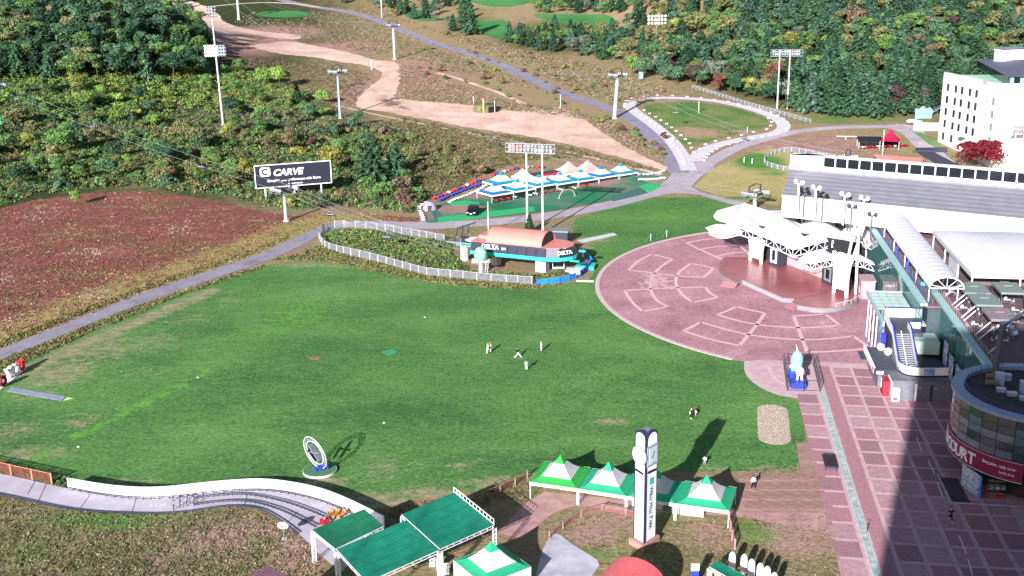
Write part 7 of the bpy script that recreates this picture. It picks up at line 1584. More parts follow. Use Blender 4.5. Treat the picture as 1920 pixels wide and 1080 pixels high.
def person(p, rz_, top, legs, hair, label, stride=.0, armf=.3, lean=0.0, crouch=0.0, kid=1.0, arm_up=False, hold=None):
    r = root('person', label, 'person', p, rz_); k_ = crouch
    hip = (0, 0, .93-.35*k_); ch_ = (lean*.5, 0, 1.32-.38*k_); nk = (lean*.62, 0, 1.47-.38*k_); hd = (lean*.7+.02, 0, 1.66-.38*k_)
    kL = (.12*stride+.25*k_, .11, .50-.08*k_); kR = (-.05*stride+.2*k_, -.11, .50-.1*k_); fL = (.38*stride, .12, .07); fR = (-.42*stride-.05*k_, -.12, .07+.05*stride)
    eL = (armf*.35+lean*.4, .27, 1.10-.35*k_) if not arm_up else (.25, .3, 1.45); hL = (armf*.8+lean*.4+.05, .24, .92-.3*k_+armf*.2) if not arm_up else (.38, .28, 1.7)
    eR = (-armf*.2+lean*.4, -.27, 1.10-.35*k_); hR = (armf*.3+lean*.4, -.27, .86-.3*k_)
    J = [(hip,.13,.8),(ch_,.15,.75),(nk,.06),(hd,.10),((hd[0]+.01,0,hd[2]+.08),.085),(kL,.07),(fL,.05),((fL[0]+.16,fL[1],.04),.045),(kR,.07),(fR,.05),((fR[0]+.16,fR[1],.04),.045),
         ((ch_[0],.19,ch_[2]+.08),.06),(eL,.045),(hL,.035),((ch_[0],-.19,ch_[2]+.08),.06),(eR,.045),(hR,.035)]
    Ed = [(0,1),(1,2),(2,3),(3,4),(0,5),(5,6),(6,7),(0,8),(8,9),(9,10),(1,11),(11,12),(12,13),(1,14),(14,15),(15,16)]
    skin('body', J, Ed, SKIN, r)
    skin('jacket', [((hip[0],0,hip[2]-.06),.18,.85),(ch_,.19,.8),((nk[0],0,nk[2]-.05),.09),((ch_[0],.20,ch_[2]+.08),.08),(eL,.065),(lerp(eL,hL,.8),.05),((ch_[0],-.20,ch_[2]+.08),.08),(eR,.065),(lerp(eR,hR,.8),.05)], [(0,1),(1,2),(1,3),(3,4),(4,5),(1,6),(6,7),(7,8)], top, r)
    skin('trousers', [((hip[0],0,hip[2]+.08),.15,.85),((hip[0],0,hip[2]-.06),.165,.85),(kL,.09),(lerp(kL,fL,.85),.07),(kR,.09),(lerp(kR,fR,.85),.07)], [(0,1),(1,2),(2,3),(1,4),(4,5)], legs, r)
    part('hair', MB().sphere((hd[0]-.02, 0, hd[2]+.07), (.125,.12,.12), 10), hair, r)
    for f in (fL, fR): part('shoe', MB().cbox((f[0]+.07, f[1], max(.05, f[2]-.02)), (.27,.1,.09)), BLACK if top is not BLACK else WHITE, r)
    if hold: part('bag', MB().cbox((hL[0], hL[1], hL[2]-.25), (.16,.35,.4)), hold, r)
    r.scale = (kid,)*3; return r
HB = plain('dark_hair', '#1e1a1c', .7); HP = plain('orange_hat', '#c87848', .7); GY = plain('grey_cloth', '#8a8c94', .8); LB = plain('light_blue_cloth', '#7fa8d8', .8); PW = plain('white_cotton', '#eceaea', .8); KH = plain('khaki_cloth', '#b8a48c', .8)
K = 1.12
person(G(914,664,.03), .4, PW, PW, PW, 'person in white at the left of the group on the lawn', .6, .5, .1, kid=K); person(G(919,661,.03), 1.2, KH, PW, HP, 'person with an orange hat close behind the one in white', .2, .4, kid=K)
person(G(972,670,.03), 2.8, BLACK, PW, HB, 'running person in black top and white trousers on the lawn', 1.3, .6, .25, kid=K); person(G(1015,659,.03), 3.6, PW, PW, KH, 'person in pale clothes at the right of the lawn group', .3, .2, kid=K)
person(G(987,694,.03), 4.4, LB, PW, HB, 'person in a light blue top nearest the camera on the lawn', .2, .3, .1, kid=K); person(G(1296,785,.03), 1.0, BLACK, BLACK, HB, 'person in black with a white bag on the right side of the lawn', .5, .3, .1, kid=K, hold=PW)
person(G(1304,781,.03), 1.0, PW, GY, HB, 'small child in white beside the person in black', .2, .2, kid=.7)
person(G(1412,916,.05), -1.3, PW, BLACK, HB, 'person in a white top walking on the old brown paving', .7, .2, kid=K); person(G(1782,976,.1), -1.8, BLACK, BLACK, HB, 'person in black walking in the shaded promenade', .9, .3, kid=K)
person(G(1321,873,.03), 1.5, PW, GY, HB, 'person in white standing behind the right end tent', .2, .2, kid=.9)
# ============================================================= VEGETATION
rng = np.random.default_rng(7)
def leaf_mesh(name, C, N, S, A, shade, mat, asp=1.0):
    """C centres (n,3); N normals; S half sizes; A in-plane long axis; shade (n,3)"""
    n = len(C); N = N/np.linalg.norm(N, axis=1, keepdims=True); A = A-N*(A*N).sum(1, keepdims=True); A /= np.linalg.norm(A, axis=1, keepdims=True)+1e-9
    B = np.cross(N, A); S = S[:, None]
    V = np.empty((n, 4, 3)); V[:,0] = C-A*S*asp; V[:,1] = C-B*S*.6+A*S*.1; V[:,2] = C+A*S*asp; V[:,3] = C+B*S*.6-A*S*.1
    me = bpy.data.meshes.new(name); me.vertices.add(n*4); me.vertices.foreach_set('co', V.reshape(-1))
    me.loops.add(n*4); me.loops.foreach_set('vertex_index', np.arange(n*4)); me.polygons.add(n); me.polygons.foreach_set('loop_start', np.arange(n)*4)
    try: me.polygons.foreach_set('loop_total', np.full(n, 4))
    except Exception: pass
    at = me.color_attributes.new('shade', 'FLOAT_COLOR', 'POINT'); col = np.ones((n, 4, 4)); col[:, :, :3] = shade[:, None, :]; at.data.foreach_set('color', col.reshape(-1))
    me.materials.append(mat); me.update(); me.validate(); return me
def shade_var(n, amp=.25, hue=.1):
    b_ = 1+rng.normal(0, amp, (n, 1)); return np.clip(b_*(1+rng.normal(0, hue, (n, 3))), .25, 2.2)
def pine_crown(h, r, seed, sparse=1.0):
    C, N, S, A = [], [], [], []; nw = int(h/.62)
    for k_ in range(nw):
        t = k_/nw; z = h*.14+(h*.86)*t; rr = r*(1-t)**.75*(.85+.3*rng.random())+.18; nb = max(4, int(9*(1-t*.5)))
        a0 = rng.random()*6.28
        for b_ in range(nb):
            a = a0+6.283*b_/nb+rng.normal(0, .15); L = rr*(.7+.45*rng.random())
            if rng.random() > sparse: continue
            ns = max(2, int(L/.42)+1)
            for s in range(ns):
                f = (s+.6)/ns; p = np.array([cos(a)*L*f, sin(a)*L*f, z-.20*L*f*f*1.3+.15*f])
                for _ in range(3):
                    q_ = p+rng.normal(0, .2, 3); C.append(q_); N.append(np.array([cos(a)*.35, sin(a)*.35, 1.0])+rng.normal(0, .45, 3)); S.append(.46+.34*rng.random()); A.append(np.array([cos(a), sin(a), -.25])+rng.normal(0, .35, 3))
    C = np.array(C); return leaf_mesh('crown', C, np.array(N), np.array(S), np.array(A), shade_var(len(C), .22, .06), LEAF)
def broad_crown(h, r, seed, nl=10, n=1500, z0=.3, leaf=.34):
    C, N = [], []; lobes = []
    for i in range(nl):
        a = rng.random()*6.28; t = rng.random(); q_ = r*.62*sqrt(rng.random()); lobes.append((q_*cos(a), q_*sin(a), h*(z0+.14+(.86-z0-.14)*t), r*(.30+.26*rng.random())*(1.1-.3*t)))
    lobes.append((0, 0, h*.8, r*.42)); per = n//len(lobes); sh = []
    for lx, ly, lz, lr in lobes:
        d = rng.normal(0, 1, (per, 3)); d /= np.linalg.norm(d, axis=1, keepdims=True); d[:, 2] = np.where(d[:, 2] < -.35, -d[:, 2], d[:, 2])
        rad = lr*(1+rng.normal(0, .13, (per, 1))); C.append(np.array([lx, ly, lz])+d*rad*np.array([1,1,.85])); N.append(d+rng.normal(0, .45, (per, 3))); sh.append(shade_var(per, .2, .07)*(1+rng.normal(0, .14)))
    C = np.concatenate(C); N = np.concatenate(N); m_ = len(C)
    return leaf_mesh('crown', C, N, leaf*(.7+.8*rng.random(m_)), rng.normal(0, 1, (m_, 3)), np.clip(np.concatenate(sh), .25, 2), LEAF)
def trunk(h, r, limbs=4):
    b_ = MB(); b_.tube((0,0,-.4), (0,0,h), r, 7, r*.35)
    for i in range(limbs): a = i*2.4; z = h*(.45+.12*i); b_.tube((0,0,z), (cos(a)*h*.16, sin(a)*h*.16, z+h*.14), r*.35, 4, r*.12)
    return b_.mesh('trunk', BARK)
PINES = [(pine_crown(h, r, i, sp), trunk(h*.92, .24, 2), h) for i, (h, r, sp) in enumerate(((13,3.6,1),(14,4.0,.95),(12,3.9,.9),(15,3.8,.97),(11,3.2,.88),(13,4.3,.85)))]
BROADS = [(broad_crown(h, r, i, nl), trunk(h*.8, .2, 5), h) for i, (h, r, nl) in enumerate(((9,3.6,10),(10,3.9,12),(8,3.8,9),(11,3.4,11),(9,3.2,8),(7.5,3.6,10)))]
SHRUBS = [(broad_crown(h, r, i, nl, 520, .0, .30), MB().tube((0,0,-.3),(0,0,h*.6),.07,5,.03).tube((0,0,.1),(.3,.2,h*.6),.05,4,.02).mesh('stem', BARK), h) for i, (h, r, nl) in enumerate(((2.6,1.8,6),(3.0,2.1,7),(2.2,2.2,6),(3.6,1.9,7)))]
def plant(kind, p, h, wide, col, label, cat_, group, name, trunkname='trunk'):
    lib = {'pine': PINES, 'broad': BROADS, 'shrub': SHRUBS}[kind]; cm_, tm_, h0 = random.choice(lib); s = h/h0
    r = root(name, label, cat_, p, random.uniform(0, 6.28), group); r.scale = (s*wide, s*wide, s)
    c = bpy.data.objects.new('crown', cm_); COL.objects.link(c); c.parent = r; j = random.uniform(.82, 1.18); c.color = (col[0]*j*random.uniform(.92,1.08), col[1]*j, col[2]*j*random.uniform(.9,1.1), 1)
    t = bpy.data.objects.new(trunkname, tm_); COL.objects.link(t); t.parent = r; return r
PG = {'dark': (.040,.098,.052), 'pine': (.070,.155,.078), 'blue': (.082,.170,.112), 'green': (.115,.215,.068), 'bright': (.175,.290,.065), 'yellow': (.250,.270,.065), 'olive': (.175,.185,.078),
      'brown': (.165,.120,.075), 'red': (.170,.080,.060), 'maroon': (.080,.045,.052), 'grey': (.150,.190,.140), 'wine': (.190,.018,.034), 'teal': (.085,.175,.090)}
CN = {'dark':'dark green','pine':'deep green','blue':'blue-green','green':'mid green','bright':'bright green','yellow':'yellow-green','olive':'olive','brown':'brownish','red':'rusty red','maroon':'dark maroon','grey':'silvery grey-green','wine':'wine red','teal':'teal green'}
def scatter(poly, n, dx, dy, avoid=()):
    xs = [p[0] for p in poly]; ys = [p[1] for p in poly]; out = []; tries = 0
    while len(out) < n and tries < n*60:
        tries += 1; x = random.uniform(min(xs), max(xs)); y = random.uniform(min(ys), max(ys))
        if not inside(x, y, poly) or any(inside(x, y, q_) for q_ in avoid): continue
        if any(((x-a)/dx)**2+((y-b_)/dy)**2 < 1 for a, b_ in out): continue
        out.append((x, y))
    return sorted(out, key=lambda q_: q_[1])
def zone(x, y):
    a = 'above the looped path' if x < 1330 else 'around the gantry poles' if x < 1510 else 'right of the gantry poles' if x < 1640 else 'left of the hotel roof' if x < 1770 else 'above the hotel roof'
    return a+(', upper' if y < 90 else ', middle' if y < 140 else ', front')
def zone4(x, y): return ('far left' if x < 760 else 'left of centre' if x < 890 else 'centre' if x < 1040 else 'right')+(' back' if y < 30 else ' front')
def zone2(x, y): return ('far left' if x < 130 else 'middle' if x < 260 else 'right')+' part'+(', top' if y < 60 else ', foot')
def zone3(x, y): return ('near the left edge' if x < 160 else 'left of the floodlight pole' if x < 400 else 'above the billboard' if y < 290 and x < 640 else 'by the billboard' if x < 660 else 'by the dark pines' if x < 790 else 'above the kart yard')+(', high' if y < 190 else ', low' if y > 300 else ', mid')
def pick(pal): 
    t = random.random()*sum(w_ for _, w_ in pal)
    for k_, w_ in pal:
        t -= w_
        if t <= 0: return k_
    return pal[-1][0]
WL = []
def far_tree(kind, x, y, h, wide, col):
    cm_, tm_, h0 = random.choice({'pine': PINES, 'broad': BROADS}[kind]); WL.append((cm_, PT(x, y), h/h0, wide, random.uniform(0, 6.28), col))
def far_wood(name):
    if not WL: return
    V, K_ = [], []
    for cm_, p, s, wd, rz_, col in WL:
        n = len(cm_.vertices); a = np.empty(n*3); cm_.vertices.foreach_get('co', a); a = a.reshape(-1, 3); k_ = np.empty(n*4); cm_.color_attributes['shade'].data.foreach_get('color', k_); k_ = k_.reshape(-1, 4)[:, :3]
        c_, s_ = cos(rz_), sin(rz_); q_ = np.stack([(a[:,0]*c_-a[:,1]*s_)*s*wd+p.x, (a[:,0]*s_+a[:,1]*c_)*s*wd+p.y, a[:,2]*s+p.z], 1); V.append(q_); K_.append(k_*np.array(col[:3])*random.uniform(.85, 1.15))
    V = np.concatenate(V); K_ = np.clip(np.concatenate(K_), .003, 1); n = len(V)//4
    me = bpy.data.meshes.new(name); me.vertices.add(n*4); me.vertices.foreach_set('co', V.reshape(-1)); me.loops.add(n*4); me.loops.foreach_set('vertex_index', np.arange(n*4)); me.polygons.add(n); me.polygons.foreach_set('loop_start', np.arange(n)*4)
    at = me.color_attributes.new('shade', 'FLOAT_COLOR', 'POINT'); col = np.ones((n*4, 4)); col[:, :3] = K_; at.data.foreach_set('color', col.reshape(-1)); me.materials.append(LEAF); me.update(); me.validate()
    o = bpy.data.objects.new(name, me); COL.objects.link(o); o['kind'] = 'stuff'; WL.clear()
# --- forest on the right hillside behind the hotel road
RF = [(1345,178),(1400,186),(1450,196),(1500,208),(1560,216),(1640,218),(1720,214),(1775,205),(1790,170),(1960,150),(1960,-8),(1160,-8),(1165,60),(1150,112),(1170,140),(1215,155),(1260,160),(1300,166)]
place = 'in the forest on the slope behind the hotel'
for x, y in scatter(RF, 430, 18.5, 8.6):
    if y < 60:
        if random.random() < .5: far_tree('pine', x, y, random.uniform(9.5, 15), 1.25, PG[pick([('dark',1.5),('pine',4),('blue',3)])])
        else: far_tree('broad', x, y, random.uniform(7, 13), 1.2, PG[pick([('green',5),('olive',3),('brown',1),('teal',3),('yellow',.6)])])
        continue
    p = PT(x, y); front = y > 150 and x > 1480
    if front or random.random() < (.50 if x > 1330 else .3):
        k_ = pick([('dark',1.5),('pine',4),('blue',3)]); plant('pine', p, random.uniform(9.5, 15.5)*(1.1 if front else 1), random.uniform(1.0, 1.4), PG[k_], '%s pine of the hotel forest, %s' % (CN[k_], zone(x, y)), 'tree', 'pines '+place, 'pine_tree')
    else:
        k_ = pick([('green',5),('bright',1),('yellow',.8),('olive',3),('brown',1.2),('red',.4),('maroon',.5),('grey',1.2),('teal',3),('dark',2),('pine',2)]); plant('broad', p, random.uniform(7, 13), random.uniform(1.0, 1.35), PG[k_], '%s broadleaf tree of the hotel forest, %s' % (CN[k_], zone(x, y)), 'tree', 'broadleaf trees '+place, 'broadleaf_tree')
for x, y, kd, h, k_, lb in ((1306,160,'broad',10,'maroon','dark maroon round tree at the lower edge of the forest, above the loop'),(1350,172,'broad',7,'maroon','small maroon tree left of the gantry poles'),(1405,180,'broad',9,'yellow','yellow-green tree just left of the gantry poles'),(1255,150,'broad',8,'grey','silvery round tree at the forest edge, left one'),(1238,135,'broad',10,'grey','taller silvery tree behind the left silvery one'),(1090,98,'broad',9,'grey','silvery tree among pines left of the short floodlight pole'),
        (1520,212,'pine',17,'blue','large blue-green pine right of the gantry poles'),(1560,216,'pine',16,'pine','large pine, second right of the gantry poles'),(1598,218,'pine',17,'pine','large pine, third right of the gantry poles'),(1640,220,'pine',17,'pine','large pine, fourth right of the gantry poles'),(1680,214,'broad',13,'maroon','dark purple-brown tree at the right end of the pine row'),(1720,212,'broad',11,'maroon','dark tree before the hotel corner'),(1755,205,'broad',9,'olive','olive tree touching the hotel corner'),
        (1748,140,'broad',16,'brown','large reddish-brown tree above the hotel roofline'),(1715,110,'broad',14,'brown','large brown tree in the middle of the forest')):
    plant(kd, PT(x, y), h, 1.05, PG[k_], lb, 'tree', None, 'pine_tree' if kd == 'pine' else 'broadleaf_tree')
far_wood('far_forest')
# --- trees round the golf course
FW_ = [[(880,-6),(1010,-6),(1000,3),(960,12),(905,10)], [(890,38),(945,38),(965,80),(905,70)], [(1000,28),(1150,30),(1145,52),(1040,42)]]
place = 'among the golf fairways'
for poly, n_ in (([(640,5),(700,20),(760,36),(800,48),(860,62),(905,66),(890,40),(880,12),(860,-8),(560,-10)], 40), ([(950,86),(1010,96),(1070,105),(1150,118),(1160,60),(1100,66),(1030,66),(965,60)], 44), ([(990,14),(1160,12),(1160,28),(1000,26)], 26), ([(1000,-6),(1160,-6),(1160,8),(1010,8)], 18)):
    for x, y in scatter(poly, n_, 16, 7, FW_):
        if random.random() < .5: k_ = pick([('dark',3),('pine',4),('blue',3)]); plant('pine', PT(x, y), random.uniform(10, 14), 1.0, PG[k_], '%s pine %s, %s' % (CN[k_], place, zone4(x, y)), 'tree', 'pines '+place, 'pine_tree')
        else: k_ = pick([('green',4),('bright',1),('olive',2),('grey',1),('teal',2)]); plant('broad', PT(x, y), random.uniform(6, 10), 1.1, PG[k_], '%s broadleaf tree %s, %s' % (CN[k_], place, zone4(x, y)), 'tree', 'broadleaf trees '+place, 'broadleaf_tree')
plant('pine', PT(882, 66), 22, 1.0, PG['pine'], 'very tall pine left of the middle fairway', 'tree', None, 'pine_tree'); plant('broad', PT(735, 33), 7, 1.2, PG['yellow'], 'yellow bush-like tree beside the upper pole', 'tree', None, 'broadleaf_tree')
# --- wooded hill at the left
LF = [(-90,150),(-90,-8),(318,-8),(350,25),(372,50),(392,85),(400,125),(330,150),(230,150),(120,150),(0,160)]
place = 'on the wooded hill at the left'
for x, y in scatter(LF, 190, 23, 9):
    if y < 40:
        far_tree(random.choice(('pine','broad','broad')), x, y, random.uniform(10, 15), 1.15, PG[pick([('dark',3),('green',3),('teal',2),('pine',2)])]); continue
    if random.random() < .35: k_ = pick([('dark',3),('pine',4),('teal',2)]); plant('pine', PT(x, y), random.uniform(12, 16), 1.1, PG[k_], '%s pine of the left hill, %s' % (CN[k_], zone2(x, y)), 'tree', 'pines '+place, 'pine_tree')
    else: k_ = pick([('dark',4),('green',4),('teal',3),('grey',.4),('olive',1)]); plant('broad', PT(x, y), random.uniform(9, 14), 1.2, PG[k_], '%s broadleaf tree of the left hill, %s' % (CN[k_], zone2(x, y)), 'tree', 'broadleaf trees '+place, 'broadleaf_tree')
far_wood('far_hill_wood')
SP = [(85,118,'pine',17,'pine','tall feathery pine on the left hill'),(265,60,'pine',16,'dark','dark pine near the top of the left hill'),(165,208,'pine',6,'teal','small teal conifer in the clearing at the left'),(700,345,'pine',17,'pine','large dark pine right of the billboard'),(742,338,'pine',13,'pine','smaller dark pine touching the large one'),(668,322,'broad',9,'green','green tree left of the large dark pine'),
      (372,285,'broad',10,'olive','olive-brown tree below the tall floodlight pole'),(345,262,'broad',8,'olive','olive tree left of the floodlight pole foot'),(425,268,'broad',8,'yellow','yellow-olive tree at the foot of the floodlight pole'),(462,345,'broad',9,'yellow','yellow tree left of the billboard'),(505,290,'broad',8,'olive','olive tree above the billboard, left one'),(545,285,'broad',8,'brown','brownish tree above the billboard'),
      (622,322,'broad',9,'yellow','yellow-green slender tree at the right edge of the billboard'),(585,285,'broad',6,'red','rusty shrub-tree above the right end of the billboard'),(525,165,'broad',11,'bright','bright green tree at the end of the wooded ridge'),(495,160,'broad',9,'bright','bright green tree beside the ridge end'),(558,195,'pine',9,'dark','rounded dark conifer below the ridge end'),(606,196,'broad',7,'bright','small bright tree left of the teal lift tower'),(450,135,'broad',7,'green','green tree right of the floodlight pole, on the ridge'),
      (375,140,'broad',9,'teal','teal-green tree on the ridge left of the floodlight pole'),(60,290,'broad',9,'yellow','yellow-green tree at the lower left slope'),(110,330,'broad',7,'green','green tree at the lower left edge of the slope'),(145,385,'broad',5,'bright','small bright tree at the field edge'),(242,318,'broad',6,'bright','small bright green tree on the lower slope'),(640,300,'broad',8,'green','green tree below the teal lift tower'),(575,345,'broad',6,'olive','small olive tree behind the billboard posts'),
      (778,300,'broad',5,'olive','round shrub-tree right of the dark pines'),(830,285,'broad',5,'olive','olive shrub-tree above the kart yard'),(760,350,'broad',6,'green','green tree at the left of the kart yard bank'),(720,375,'broad',6,'green','green tree on the bank above the red earth'),(1245,262,'broad',3,'red','rusty bush beside the gravel road'),(300,300,'broad',8,'green','green tree halfway between floodlight pole and red field'),(200,270,'broad',7,'olive','olive tree on the slope left of the floodlight pole'),(30,350,'broad',7,'dark','dark tree at the left picture edge'),
      (993,437,'pine',5.5,'dark','small dark pine at the foot of the gantry behind the station')]
for x, y, kd, h, k_, lb in SP: plant(kd, PT(x, y), h, 1.1, PG[k_], lb, 'tree', None, 'pine_tree' if kd == 'pine' else 'broadleaf_tree')
for x, y, lb in ((1817,313,'wine red maple in front of the hotel, left and smaller one'),(1848,319,'wine red maple in front of the hotel, right one')):
    p = G(x, y, 1.5); plant('broad', p, 8.5 if x < 1830 else 10, 1.2, PG['wine'], lb, 'tree', None, 'maple_tree')
# --- shrubs on the left slope, the bank of the kart yard and the dry slopes
place = 'on the overgrown slope at the left'
for x, y in scatter([(-40,380),(0,372),(170,342),(330,345),(440,352),(470,330),(470,295),(630,288),(690,300),(700,240),(640,230),(560,200),(400,170),(200,165),(-40,170)], 62, 34, 15):
    k_ = pick([('green',4),('olive',2),('bright',1.5 if y < 260 else .7),('teal',1.5),('yellow',.6),('dark',1)]); plant('broad', PT(x, y), random.uniform(4.5, 9.5), random.uniform(1.1, 1.5), PG[k_], '%s low tree of the left slope, %s' % (CN[k_], zone3(x, y)), 'tree', 'low trees '+place, 'broadleaf_tree')
BELT = [(-60,390),(0,385),(60,366),(170,352),(260,350),(330,356),(430,370),(500,385),(560,392),(640,386),(700,390),(780,400),(790,378),(850,345),(900,325),(880,290),(820,262),(760,240),(700,232),(650,222),(640,205),(560,175),(520,140),(400,130),(200,125),(0,118),(-60,125)]
BB_ = [(470,300),(630,292),(632,372),(480,380)]
for x, y in scatter(BELT, 190, 20, 9, [BB_]):
    if x < 650 and 118 < y < 215: pal = [('bright',4),('yellow',3),('green',3)]
    elif x > 690: pal = [('olive',4),('green',2),('brown',2)]
    else: pal = [('olive',3),('green',4),('brown',1),('yellow',.8),('dark',1.5),('teal',1)]
    k_ = pick(pal); plant('shrub', PT(x, y), random.uniform(1.8, 4.0), random.uniform(1.0, 1.5), PG[k_], '%s shrub of the left slope, %s' % (CN[k_], zone3(x, y)), 'shrub', 'shrubs '+place, 'shrub', 'stem')
place = 'on the dry slope around the sandy track and gravel road'
for poly, n_ in (([(760,130),(900,175),(980,210),(1060,205),(1120,222),(1170,232),(1100,192),(980,148),(880,108),(800,92)], 26), ([(900,110),(1010,160),(1130,190),(1200,178),(1240,170),(1160,140),(1060,112),(930,90),(780,45)], 40), ([(1110,215),(1175,228),(1235,275),(1250,298),(1190,280),(1130,245)], 16)):
    for x, y in scatter(poly, n_, 12, 5):
        k_ = pick([('olive',5),('brown',2),('green',2),('red',.3),('yellow',1)]); plant('shrub', PT(x, y), random.uniform(1.0, 2.2), random.uniform(1.0, 1.5), PG[k_], '%s shrub %s, %s' % (CN[k_], 'of the dry slope', 'left of the leaning tower' if x < 1140 else 'right of the leaning tower'), 'shrub', 'shrubs '+place, 'shrub', 'stem')
# --- countless ground cover: real little leaves, one object per area
def cover(name, poly, n, leaves, size, height, radius, palf, label_kind='ground_cover', avoid=()):
    xs = [p[0] for p in poly]; ys = [p[1] for p in poly]; C, N, S, A, K_ = [], [], [], [], []; m_ = 0; tries = 0
    while m_ < n and tries < n*12:
        tries += 1; x = random.uniform(min(xs), max(xs)); y = random.uniform(min(ys), max(ys))
        if not inside(x, y, poly) or any(inside(x, y, q_) for q_ in avoid): continue
        m_ += 1; p = PT(x, y); base_ = np.array(palf(x, y))*(1+random.gauss(0, .18)); rr = radius*random.uniform(.6, 1.4); hh = height*random.uniform(.5, 1.4)
        d = rng.normal(0, 1, (leaves, 3)); d /= np.linalg.norm(d, axis=1, keepdims=True); d[:, 2] = abs(d[:, 2]); q_ = rng.random((leaves, 1))**.4
        C.append(np.array([p.x, p.y, p.z])+d*q_*np.array([rr, rr, hh])); N.append(d+rng.normal(0, .6, (leaves, 3))); S.append(size*(.6+.8*rng.random(leaves))); A.append(rng.normal(0, 1, (leaves, 3))+np.array([0,0,.8])); K_.append(base_[None, :]*shade_var(leaves, .22, .08))
    C = np.concatenate(C); me = leaf_mesh(name, C, np.concatenate(N), np.concatenate(S), np.concatenate(A), np.clip(np.concatenate(K_), .004, 1), LEAF)
    o = bpy.data.objects.new(name, me); COL.objects.link(o); o['kind'] = 'stuff'; return o
mixc = lambda *ks: (lambda x, y: PG[pick(ks)])
def belt_pal(x, y):
    if x < 660 and y < 150 + .04*x and y < 205: return PG[pick([('bright',3),('yellow',2.4),('green',2.5)])]
    if 215 < x < 560 and 140 < y < 205: return PG[pick([('bright',3),('yellow',2.6),('green',1.5)])]
    if x < 330 and y < 235: return PG[pick([('green',4),('dark',1),('olive',2),('bright',1.5)])]
    if 200 < y < 245: return PG[pick([('grey',2.5),('olive',3),('brown',1.5),('green',1.5)])]
    if x > 780: return (.16*random.uniform(.8,1.2), .13, .075) if random.random() < .55 else PG[pick([('olive',3),('green',1.5)])]
    return PG[pick([('olive',3),('green',3.4),('brown',1.2),('dark',1.6),('yellow',.8)])]
cover('slope_undergrowth', BELT+[(-60,100),(380,95)] if False else BELT, 8500, 16, .42, 1.4, 1.8, belt_pal)
dryp = lambda x, y: random.choice([(.20,.15,.09),(.24,.17,.13),(.16,.14,.07),(.12,.12,.05),(.22,.13,.12)])
cover('dry_slope_grass', [(400,118),(480,110),(600,122),(700,140),(665,190),(640,215),(600,200),(560,150),(470,130)], 1200, 8, .34, .8, 1.0, dryp)
cover('dry_slope_grass', [(760,120),(840,150),(960,195),(1060,204),(1170,235),(1250,300),(1180,278),(1100,225),(960,207),(750,185),(745,130)], 2200, 8, .32, .7, 1.0, lambda x, y: random.choice([(.30,.20,.16),(.34,.24,.21),(.22,.18,.10),(.16,.17,.08)]))
cover('dry_slope_grass', [(640,15),(780,46),(900,95),(1010,140),(1120,185),(1175,195),(1260,172),(1200,150),(1100,118),(960,90),(840,60),(700,20)], 3200, 8, .36, .8, 1.1, lambda x, y: random.choice([(.28,.22,.14),(.32,.24,.17),(.20,.19,.09),(.14,.16,.07),(.30,.20,.15)]))
cover('dry_slope_grass', [(440,42),(480,20),(620,20),(700,40),(760,66),(880,108),(1040,178),(990,165),(760,112),(600,80),(520,58)], 2400, 8, .38, .7, 1.1, lambda x, y: random.choice([(.28,.19,.14),(.18,.18,.09),(.14,.16,.07),(.32,.22,.18)]), avoid=[[(478,18),(582,18),(582,36),(478,36)]])
cover('bank_grass', [(690,232),(760,222),(880,245),(1000,262),(1120,292),(1240,322),(1190,316),(1100,296),(1000,300),(930,318),(880,340),(800,380),(760,392),(700,330)], 3600, 10, .32, .8, 1.0, lambda x, y: random.choice([(.19,.15,.08),(.14,.14,.05),(.22,.16,.11),(.09,.12,.04)]))
cover('yard_bushes', [(606,445),(625,436),(650,432),(700,436),(760,446),(838,456),(845,480),(880,512),(1000,520),(1000,528),(930,524),(860,518),(800,510),(740,494),(680,480),(640,470),(612,460)], 2600, 12, .30, 1.0, .9, mixc(('green',4),('olive',3),('bright',1.5),('brown',1)))
cover('yard_bushes', [(1000,524),(1085,512),(1060,500),(1040,512),(1000,516)], 160, 10, .25, .5, .6, mixc(('olive',2),('green',2),('red',1)))
cover('fence_weeds', [(505,488),(560,476),(600,460),(640,476),(740,502),(800,518),(860,524),(1000,536),(1060,534),(1000,542),(920,541),(860,536),(740,518),(640,496),(590,489)], 1500, 8, .22, .5, .6, mixc(('olive',3),('yellow',2),('brown',2),('green',1)))
cover('road_verge', [(0,676),(120,629),(250,577),(400,526),(490,497),(500,500),(410,531),(330,558),(240,596),(150,632),(60,674),(0,699),(-60,722),(-60,702)], 1500, 7, .20, .45, .5, mixc(('olive',3),('yellow',1.5),('brown',2),('green',1)))
cover('road_verge', [(0,652),(120,604),(250,553),(400,502),(480,475),(540,449),(540,442),(480,466),(400,492),(250,543),(120,594),(0,640),(-60,665),(-60,676)], 1500, 7, .22, .5, .5, lambda x, y: random.choice([(.20,.18,.06),(.24,.19,.10),(.12,.13,.04)]))
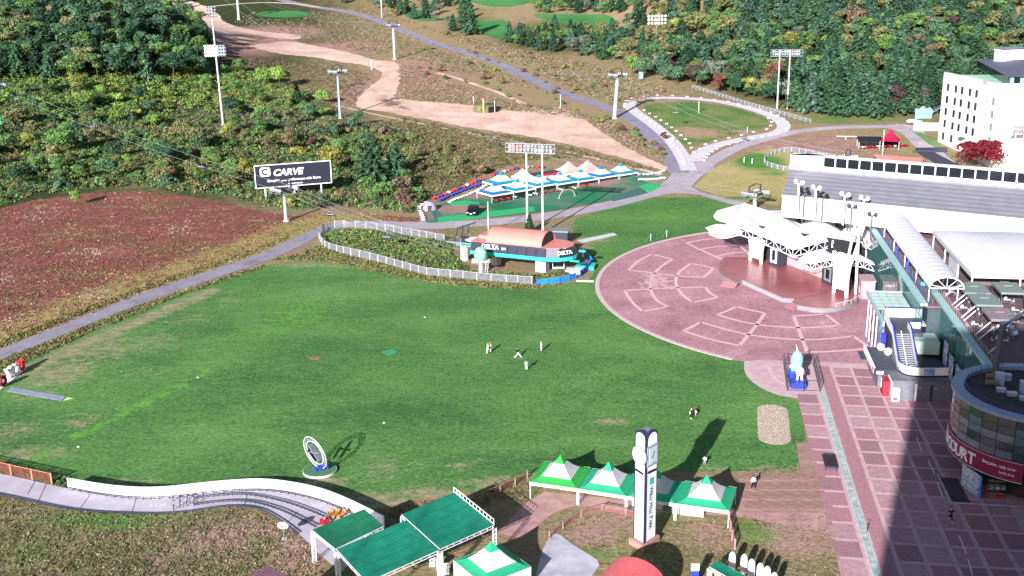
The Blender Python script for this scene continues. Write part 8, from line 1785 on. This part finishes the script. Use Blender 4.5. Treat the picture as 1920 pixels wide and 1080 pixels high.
def field_pal(x, y):
    t = sin(x*.019+y*.07)+sin(x*.011-y*.09+2)+sin(x*.043+y*.02)*.6+random.gauss(0, .6)
    if y > 655-.42*x+10 or t > 1.5: return random.choice([(.32,.26,.14),(.28,.23,.11),(.22,.20,.09)])
    if t > .9: return random.choice([(.13,.16,.06),(.18,.18,.08),(.24,.17,.10)])
    if t < -1.2: return random.choice([(.40,.28,.22),(.34,.22,.18)])
    return random.choice([(.23,.085,.07),(.26,.11,.09),(.19,.095,.07),(.23,.14,.10)])
cover('field_weeds', fieldp, 4600, 7, .22, .30, .9, field_pal)
FWP = [(-60,935),(0,932),(130,959),(240,967),(330,966),(420,954),(478,957),(516,977),(552,1003),(584,1036),(600,1068),(620,1110),(-60,1110)]
def weed_pal(x, y):
    t = exp(-((x-430)/120)**2-((y-1015)/45)**2)+exp(-((x-560)/60)**2-((y-1050)/40)**2)
    if random.random() < t*.8: return random.choice([(.34,.25,.18),(.30,.22,.16),(.24,.19,.12)])
    if y < 985 and 100 < x < 420: return random.choice([(.14,.20,.07),(.18,.20,.09),(.22,.20,.12)])
    return random.choice([(.22,.20,.11),(.26,.22,.14),(.14,.16,.07),(.20,.18,.10),(.10,.12,.06)])
cover('foreground_weeds', FWP, 4200, 8, .13, .30, .55, weed_pal)
cover('foreground_weeds', [(1046,972),(1160,962),(1280,968),(1370,968),(1375,1060),(1330,1110),(1240,1040),(1124,1052),(1078,1020),(1050,996)], 650, 6, .11, .16, .45, lambda x, y: random.choice([(.24,.19,.11),(.20,.17,.09),(.28,.20,.15),(.14,.15,.06)]), avoid=[[(1180,985),(1236,985),(1240,1030),(1180,1030)]])
cover('foreground_weeds', [(1378,966),(1545,966),(1560,1000),(1590,1110),(1450,1110),(1400,1060),(1385,1040)], 600, 6, .11, .14, .45, lambda x, y: random.choice([(.30,.21,.17),(.25,.19,.12),(.20,.17,.08),(.12,.17,.06)]))
cover('fence_weeds', [(0,868),(60,884),(128,900),(128,915),(60,898),(0,886)], 260, 8, .2, .6, .5, mixc(('dark',3),('green',2),('olive',2)))
cover('lawn_edge_weeds', [(610,930),(660,945),(690,962),(760,945),(850,935),(900,928),(965,900),(1000,892),(985,930),(900,950),(850,930),(720,990),(700,975)], 260, 6, .12, .18, .4, mixc(('olive',3),('yellow',1),('brown',3)))
cover('promenade_weeds', [(1385,884),(1498,878),(1500,890),(1385,894)], 120, 6, .12, .2, .3, mixc(('green',3),('olive',2)))
